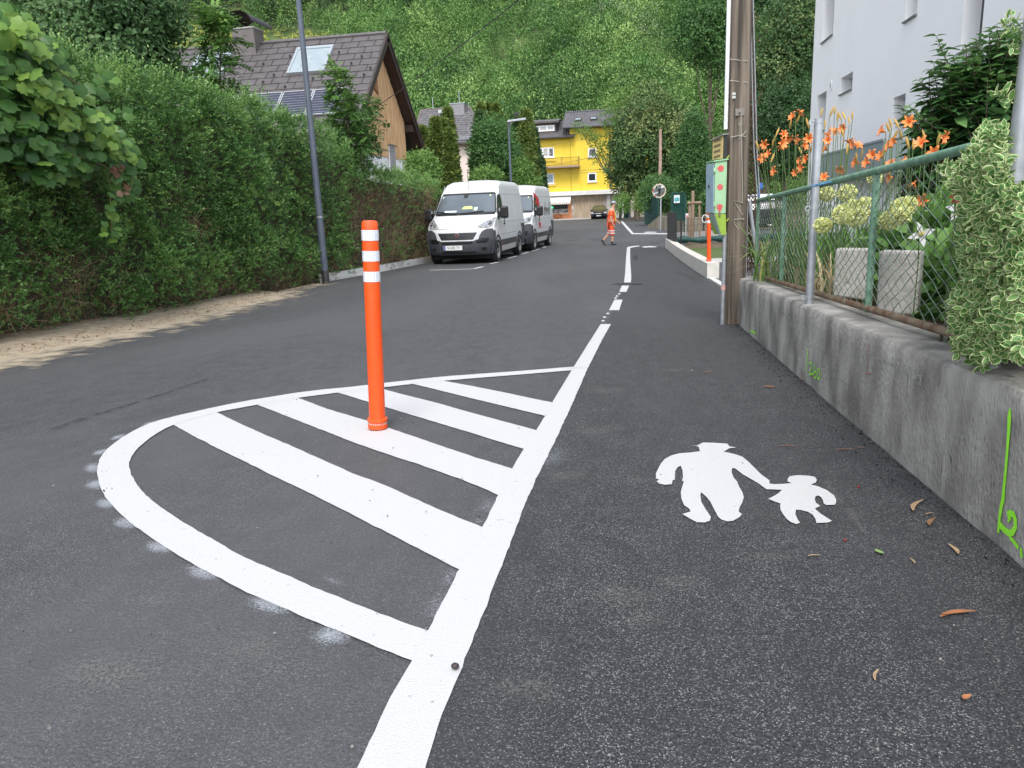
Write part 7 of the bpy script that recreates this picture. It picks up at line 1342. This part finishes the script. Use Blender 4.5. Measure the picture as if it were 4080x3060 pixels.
for lab, y, bl_, lf, m, n in (("dark tree right behind the wooden pole", 72, [(3020, 560, 60, 120), (3080, 480, 80, 130), (3160, 520, 80, 130), (3110, 620, 90, 80), (3200, 430, 60, 90)], .24, m_forest, 20000), ("tall dark green tree left of the white house", 78, [(3120, 150, 90, 110), (3180, 240, 80, 110), (3090, 280, 80, 90), (3200, 100, 70, 100), (3150, 360, 90, 80)], .28, m_linden, 20000), ("bright green tree between the pole and the white house", 88, [(3030, 170, 60, 70), (3040, 250, 50, 60), (3010, 330, 50, 70), (3060, 380, 60, 60)], .28, m_hill, 11000), ("dark tree at the top edge left of the wooden pole", 96, [(2820, 80, 90, 110), (2760, 160, 80, 80), (2870, 200, 60, 90), (2900, 60, 60, 100)], .34, m_mid, 13000), ("dark tree at the top edge right of the wooden pole", 100, [(3060, 40, 90, 90), (3160, 20, 90, 90), (3000, 80, 60, 80)], .34, m_forest, 12000)):
    tree("broadleaf_tree", lab, "tree", gz(bl_[0][0], y), blobs_px(bl_, y, 2.2), n, lf, m, .2, "trees on the slope at the right", tone=(.42, .22), k=5)
for lab, y, bl_, lf, m, n in (("green shrub left of the green gate", 55, [(2600, 790, 40, 40), (2650, 800, 40, 40), (2620, 750, 50, 40)], .14, m_mid, 6000), ("green shrub behind the tree stakes", 53, [(2740, 790, 50, 50), (2800, 780, 50, 50), (2700, 760, 40, 40), (2840, 800, 40, 40), (2800, 840, 40, 30)], .14, m_mid, 9000), ("light shrub around the linden trunk", 70, [(2580, 800, 40, 50), (2610, 760, 40, 40), (2480, 812, 26, 26)], .16, m_fresh, 6000)):
    tree("shrub", lab, "shrub", gz(bl_[0][0], y), blobs_px(bl_, y, 1.0), n, lf, m, .05, "shrubs at the far end of the footpath", tone=(.42, .2), limbs=False)
# ------------------------------------------------------------------ street furniture
lb = gnd((1299, 1129)); t = thing("lamp_post", "tall tapered grey lamp post in front of the hedge", "lamp post", lb)
MB().tube([lb-(0, 0, .1), lb+(0, 0, 3.), lb+(0, 0, 9.)], [.078, .066, .040], 18).build("pole", m_steelgrey, t, True, smooth=True); z_ = aty((1292, 867), lb[1])[2]; MB().lathe([(.076, 0), (.076, .03)], 16, (lb[0], lb[1], z_), cap=False).build("clamp_band", m_galv, t, True); MB().lathe([(.082, -.1), (.082, .28), (.078, .29)], 16, lb, cap=False).build("base_sleeve", m_dark, t, True, smooth=True)
def lamp(label, x, y, ztop, arm, r):
    t = thing("street_lamp", label, "street lamp", (x, y, G(y))); MB().tube([(x, y, G(y)-.1), (x, y, ztop)], [r, r*.6], 10).build("pole", m_steelgrey, t, True, smooth=True)
    b = MB(); b.tube([(x-.05, y, ztop), (x+arm*.4, y-.1, ztop+.06)], r*.5, 8); b.prism([(x-.02, y-.18, ztop-.02), (x+arm, y-.22, ztop+.04), (x+arm, y+.05, ztop+.04), (x-.02, y+.10, ztop-.02)], (0, 0, .09)); b.build("lamp_head", m_galv, t, True, bevel=.01)
c = aty(Z3(972, 700), 37); lamp("grey street lamp with a flat head above the vans", c[0]-.05, 37, aty(Z3(960, 190), 37)[2], .85, .07)
c = gnd((2172, 888)); lamp("small dark street lamp in front of the yellow building", c[0], c[1], aty(Z3(1272, 478), c[1])[2], .8, .075)
yS = c[1]-1.2; t = thing("road_sign", "round and square road signs on a post, seen from behind, beside the second van", "road sign", (c[0]+.1, yS, G(yS)))
MB().tube([(c[0]+.1, yS, G(yS)), (c[0]+.1, yS, aty((2175, 750), yS)[2])], .03, 8).build("post", m_galv, t, True); MB().lathe([(.001, 0), (.30, 0), (.30, .02), (.001, .02)], 20, aty((2176, 759), yS)+(0, .0, 0), Matrix.Rotation(pi/2, 3, 'X')).build("round_plate", m_galv, t, True)
p0, p1 = aty((2164, 803), yS), aty((2182, 772), yS); MB().bb(p0[0], p1[0], yS-.03, yS-.01, p0[2], p1[2]).build("square_plate", mat("sign_white", (.6, .6, .6)), t, True); MB().tube([p0+(0, -.035, 0), (p1[0], yS-.035, p1[2])], .035, 4).build("diagonal_bar", m_black, t, True)
mb_ = gnd((2632, 919)); ym = mb_[1]; t = thing("traffic_mirror", "round traffic mirror with a white and red rim on a grey post", "traffic mirror", mb_); mc = aty((2626, 761), ym); sc_ = ym*1.01/3000
MB().tube([mb_-(0, 0, .1), (mb_[0], ym, mc[2]+.1)], .045, 10).build("post", m_galv, t, True, smooth=True); Rm = Matrix.Rotation(pi/2+.16, 3, 'X') @ Matrix.Rotation(.15, 3, 'Y')
rim = MB().lathe([(22*sc_, 0), (22.5*sc_, .03), (25.5*sc_, .03), (26*sc_, -.03), (5*sc_, -.12), (.001, -.12)], 32, mc+(0, -.12, 0), Rm, cap=False); rim.m = [(1 if (i % 32) in (14, 15, 20) and i < 96 else 0) for i in range(len(rim.f))]; rim.build("rim", [mat("mirror_rim", (.62, .55, .44)), mat("rim_red", (.5, .05, .04))], t, True, smooth=True)
MB().lathe([(22*sc_, .005), (15*sc_, .03), (8*sc_, .045), (.001, .05)], 32, mc+(0, -.12, 0), Rm, cap=False).build("mirror_face", mat("mirror", (.7, .72, .72), rough=.03, metal=1), t, True, smooth=True)
MB().tube([aty((2622, 900), 56), aty((2631, 640), 56), aty((2631, 515), 56)], [.13, .11, .09], 8).build("utility_pole", mat("red_brown_pole", (.30, .19, .15), (.40, .28, .22), 2, .9)); tag(bpy.data.objects["utility_pole.001"] if "utility_pole.001" in bpy.data.objects else None, "slim reddish wooden pole behind the round traffic mirror", "pole")
# retaining wall, green fence, gate, signs beyond the crossing
wp0, wp1 = gnd((2580, 908)), gnd((2800, 930)); b = MB(); n_ = 12; rows = []
for k in range(n_+1):
    p = wp0+(wp1-wp0)*k/n_; h = .15+.62*min(1, k/3); rows.append([(p[0], p[1], p[2]-.1), (p[0], p[1], p[2]+h), (p[0]+.1, p[1]+.25, p[2]+h), (p[0]+.1, p[1]+.25, p[2]-.1)])
b.grid(rows); tag(b.build("garden_wall", mat("mossy_concrete", (.26, .22, .15), (.40, .36, .28), 3, .9, .3, 20, stretch=(1, 1, .3))), "low stained beige concrete wall behind the traffic mirror", "wall")
m_gm = mat("dark_green_mesh", (.008, .055, .045), None, rough=.5)
def meshpanel(b, a, c, h, nv, nh, r):
    a, c = np.array(a), np.array(c)
    for k in range(nv+1): p = a+(c-a)*k/nv; b.tube([p, p+(0, 0, h)], r, 4)
    for k in range(nh+1): b.tube([a+(0, 0, h*k/nh), c+(0, 0, h*k/nh)], r, 4)
t = thing("green_fence", "dark green mesh fence on the slope left of the traffic mirror", "fence", gnd((2575, 905))); b = MB(); a_, c_ = aty((2570, 900), 60), aty((2622, 872), 50); meshpanel(b, a_, (c_[0], c_[1], a_[2]+.3), 1.9, 40, 16, .016); b.build("mesh_panel", m_gm, t, True)
b = MB()
for p in (a_, np.array((c_[0], c_[1], a_[2]+.3))): b.tube([p-(0, 0, .2), p+(0, 0, 2.0)], .05, 6)
b.build("post", m_gm, t, True)
t = thing("green_gate", "dark green mesh gate with a white and teal notice", "gate", gnd((2700, 922))); yq = wp1[1]+3.; a_, c_ = aty((2676, 880), yq), aty((2730, 880), yq); h = aty((2676, 768), yq)[2]-a_[2]; b = MB(); meshpanel(b, a_, (c_[0], yq, a_[2]), h, 22, 14, .014); b.build("mesh_panel", m_gm, t, True); b = MB()
for p in (a_, c_): b.tube([(p[0], yq, a_[2]-1), (p[0], yq, a_[2]+h)], .05, 6)
b.build("post", m_gm, t, True); p0, p1 = aty(ZM(470, 605), yq-.1), aty(ZM(600, 425), yq-.1); s_ = MB().bb(p0[0], p1[0], yq-.1, yq-.07, p0[2], p1[2]).build("notice", mat("sign_white", (.62, .64, .64)), t, True); hh = p1[2]-p0[2]; MB().bb(p0[0]+.03, p1[0]-.03, yq-.11, yq-.1, p0[2]+hh*.25, p0[2]+hh*.68).build("teal_field", mat("teal", (.02, .30, .33)), s_, True)
b = MB()
for k, ww in ((.80, .8), (.58, .6), (.48, .7), (.38, .5), (.14, .6)): b.bb(p0[0]+.08, p0[0]+.08+(p1[0]-p0[0]-.16)*ww, yq-.115, yq-.111, p0[2]+hh*k, p0[2]+hh*(k+.035))
b.build("notice_lines", mat("teal_pale", (.35, .55, .56)), s_, True)
t = thing("green_fence", "dark green fence posts beside the linden trunk", "fence", gnd((2500, 868))); b = MB(); a_, c_ = aty((2486, 868), 82), aty((2512, 866), 82); meshpanel(b, a_, (c_[0], 82, a_[2]), 1.8, 18, 12, .02); b.build("mesh_panel", m_gm, t, True)
cy_ = aty((2506, 782), 80); t = thing("yield_sign", "red and white yield sign beside the linden trunk", "road sign", (cy_[0], 80, G(80))); tri = lambda s: [cy_+np.array(v)*s for v in ((-.5, 0, .40), (.5, 0, .40), (0, 0, -.50))]
MB().tube([(cy_[0], 80.05, G(80)), (cy_[0], 80.05, cy_[2])], .03, 6).build("post", m_galv, t, True); MB().prism(tri(1.0), (0, .03, 0)).build("border", mat("sign_red", (.5, .03, .03)), t, True); MB().prism([p+np.array((0, -.012, .02)) for p in tri(.55)], (0, .005, 0)).build("face", mat("sign_white", (.65, .65, .65)), t, True)
# raised bed, stakes, tarpaulin, second low wall
yb0 = gnd((2790, 990))[1]; xa = gnd((2722, 985))[0]
b = MB(); b.bb(xa, xa+5, yb0, yb0+.08, G(yb0)-.05, G(yb0)+.20); tag(b.build("timber_edging", mat("old_timber", (.14, .11, .08), (.24, .20, .15), 4, .9, .3, 20, stretch=(.3, 1, 1))), "weathered timber edging board below the green tarpaulin", "edging")
b = MB(); p = [(xa-.25+k*.2, yb0+.05+.03*sin(k*2.1), G(yb0)+.30+.025*sin(k*1.3)) for k in range(26)]; b.tube(p, [.10+.03*sin(k*1.9) for k in range(26)], 10); tag(b.build("rolled_tarpaulin", mat("dark_teal_tarp", (.008, .05, .05), (.015, .085, .08), 9, .6, .5, 12), smooth=True), "long roll of dark teal tarpaulin along the raised bed", "tarpaulin")
yw = yb0+7; a_, c_ = aty((2698, 952), yw), aty((2890, 955), yw); b = MB(); b.prism([(a_[0], yw, G(yw)-.1), (c_[0]+1, yw-2.2, G(yw)-.1), (c_[0]+1, yw-2.2, G(yw)+.42), (a_[0], yw, G(yw)+.30)], (.1, .25, 0)); tag(b.build("low_wall", m_newc), "second new white low wall behind the wooden tree stakes", "wall")
m_stake = mat("stake_wood", (.22, .15, .10), (.36, .26, .18), 4, .9, .3, 20, stretch=(1, 1, .2)); t = thing("tree_stakes", "frame of rough wooden stakes around the young hornbeam", "tree stake", aty(ZM(900, 1410), yb0+3.2)); ysk = yb0+3.2
for (x0, y0, x1, y1, r, dy) in ((822, 1420, 822, 600, .055, 0), (888, 1420, 892, 330, .055, .5), (1045, 1425, 1032, 620, .04, 0), (1175, 1395, 1190, 660, .035, .7)): MB().tube([aty(ZM(x0, y0), ysk+dy)-(0, 0, .3), aty(ZM(x1, y1), ysk+dy)], r, 8).build("stake", m_stake, t, True, smooth=True)
MB().tube([aty(ZM(768, 605), ysk-.06), aty(ZM(1072, 590), ysk-.06)], .05, 8).build("crossbar", m_stake, t, True, smooth=True)
p0, p1 = aty(ZM(725, 1200), 42), aty(ZM(800, 830), 42); t = thing("red_sign_board", "white sign board with a red field beside the dark car", "sign", (p0[0], 42, G(42))); MB().bb(p0[0], p1[0], 42, 42.04, G(42), p1[2]).build("board", m_vwhite, t, True); MB().bb(p0[0]+.2*(p1[0]-p0[0]), p1[0]-.05, 41.985, 41.998, p0[2]+.1, p1[2]-.1).build("red_field", mat("sign_red", (.5, .03, .03)), t, True)
hatch("white car parked side-on behind the dark car", (4.6, 50.5, G(50)+.35), -pi/2, m_vwhite, False)
hatch("white car parked beyond the lilies beside the white house", (6.2, 29.5, G(29)), -pi/2, m_vwhite, False)
p0, p1 = aty((3022, 752), 14), aty((3040, 728), 14); b = MB(); b.bb(p0[0], p1[0], 14, 14.02, p0[2], p1[2]); b.tube([(p0[0]+.01, 14.03, p1[2]), (p0[0]+.01, 14.03, G(14))], .012, 6); tag(b.build("blue_sign", mat("sign_blue", (.04, .12, .38))), "small blue sign on a thin post behind the daylilies", "sign")
# overhead cables
def cable(label, a, c, sag, r, m=m_black):
    a, c = np.array(a, float), np.array(c, float); b = MB(); b.tube([a+(c-a)*f-np.array((0, 0, 4*sag*f*(1-f))) for f in np.linspace(0, 1, 24)], r, 5); tag(b.build("overhead_cable", m), label, "cable")
a = atx(ZH(1215, 1012), WG+.05); d1 = aty(ZH(2212, 190), 19.5); cable("black cable running from the wooden gable up across the hillside", a, a+(d1-a)*2.1, .25, .014)
for k, (p, q, yy_) in enumerate((((-420, 840), (1480, 520), 86), ((660, 968), (1480, 795), 85), ((600, 1035), (1560, 1010), 86), ((690, 1078), (1560, 1045), 86))):
    cable("thin cable crossing the yellow facade, %s from the top" % ("first", "second", "third", "fourth")[k], yp(*p, yy_), yp(*q, yy_-4), .05, .022, mat("ochre_cable", (.25, .18, .04)))
# ------------------------------------------------------------------ fallen leaves, twigs and berries on the footpath
m_dl = [mat("brown_leaf", (.26, .13, .06), (.17, .085, .04), 30, .7), mat("orange_leaf", (.38, .15, .06), (.27, .11, .05), 30, .7), mat("tan_leaf", (.40, .29, .16), (.30, .20, .11), 30, .7), mat("green_leaf", (.14, .26, .06), (.20, .32, .10), 30, .6)]
def fallen(label, f, x0, y0, x1, y1, wd, m, curl=.3):
    a, c = gnd(f(x0, y0)), gnd(f(x1, y1)); L = np.linalg.norm(c-a); d = (c-a)/L; s = np.array((-d[1], d[0], 0)); rows = []
    for k in range(7):
        u = k/6; wk_ = wd*.66*sin(pi*min(1, u*.92+.06))*.5+.0008; ctr = a+d*L*u+s*L*.10*sin(pi*u); z = .010+curl*wd*(u-.5)**2*2; rows.append([(*(ctr-s*wk_)[:2], G(ctr[1])+z+curl*wk_), (*ctr[:2], G(ctr[1])+z), (*(ctr+s*wk_)[:2], G(ctr[1])+z+curl*wk_*.6)])
    tag(MB().grid(rows).build("fallen_leaf", m, smooth=True), label, "leaf", "fallen leaves on the footpath")
for lab, x0, y0, x1, y1, wd, m in (("large curled brown leaf at the right edge of the footpath, left of the lime stroke", 1305, 1125, 1390, 1032, .022, 2), ("bent brown leaf below the large curled one", 1438, 1245, 1488, 1182, .02, 0), ("pale brown curled leaf near the lime figure", 1592, 1398, 1672, 1482, .018, 2), ("small green leaf on the dark footpath", 992, 1445, 1062, 1480, .022, 3), ("thin straw lying above the child's head", 200, 583, 368, 585, .006, 1), ("brown twig-like leaf right of the child's head", 680, 615, 838, 615, .009, 1), ("short brown twig next to the twig-like leaf", 838, 590, 915, 602, .008, 1), ("small orange leaf near the wall foot under the number", 85, 98, 180, 104, .02, 1), ("short tan stalk between the curled leaves", 1405, 1150, 1470, 1135, .007, 2), ("thin tan stalk below the green leaf", 1278, 1512, 1318, 1555, .006, 2), ("pale straw at the lower left of the pictogram's child", 445, 1492, 548, 1485, .007, 2), ("dark reddish leaf by the wall foot", 385, 45, 440, 30, .03, 0)): fallen(lab, ZR, x0, y0, x1, y1, wd, m_dl[m])
F4 = lambda x, y: (x*1.8445, y*1.8445)
for lab, x0, y0, x1, y1, wd, m in (("long orange dry leaf in the right foreground", 2034, 1338, 2108, 1330, .022, 1), ("second orange sliver under the long dry leaf", 2030, 1342, 2070, 1332, .012, 1), ("tan straw in the right foreground", 1890, 1480, 1898, 1455, .007, 2), ("small dry leaf in the middle of the far footpath", 1520, 808, 1538, 806, .02, 1), ("dry leaf on the footpath left of the number", 1648, 840, 1672, 838, .02, 1), ("tiny orange leaf at the right frame edge", 2080, 1522, 2096, 1512, .016, 1)): fallen(lab, F4, x0, y0, x1, y1, wd, m_dl[m])
for lab, x, y in (("red berry right of the painted child", 862, 918), ("brown berry below the painted child", 750, 1355)): c = gnd(ZR(x, y)); tag(MB().sphere((c[0], c[1], G(c[1])+.008), .0048, 10, 8).build("berry", mat("berry_red", (.20, .02, .02), rough=.3), smooth=True), lab, "berry")
pc = gnd((1795+20, 2680)); tag(MB().sphere((pc[0], pc[1], G(pc[1])+.016), .008, 10, 8, (1.1, 1, .8)).build("pebble", mat("dark_pebble", (.04, .03, .03)), smooth=True), "small dark pebble on the white edge line", "pebble")
# small stones and grit scattered on the road and the paint
n = 420; y = 1.0+9*RNG.random(n)**1.6; x = -2.6+3.5*RNG.random(n); tag(scatter("grit", np.stack([x, y, np.array([G(v) for v in y])+.010], 1), rnd_dirs(n)*[1, 1, .3], .004+.006*RNG.random(n)**2, T_oval(.9, .3, -.3), leafmat("grit_stone", (.02, .02, .02), (.10, .09, .08), (.30, .28, .25), 0)), kind="stuff")
n = 900; y = 5+13*RNG.random(n); x = np.array([road_l(v) for v in y])-.35+.55*RNG.random(n)**1.3; tag(scatter("verge_litter", np.stack([x, y, np.array([G(v) for v in y])+.035], 1), rnd_dirs(n)*[1, 1, .3], .012+.03*RNG.random(n), T_diamond(.4, .2), leafmat("verge_litter", (.06, .04, .02), (.20, .13, .07), (.42, .34, .22), 0)), kind="stuff")
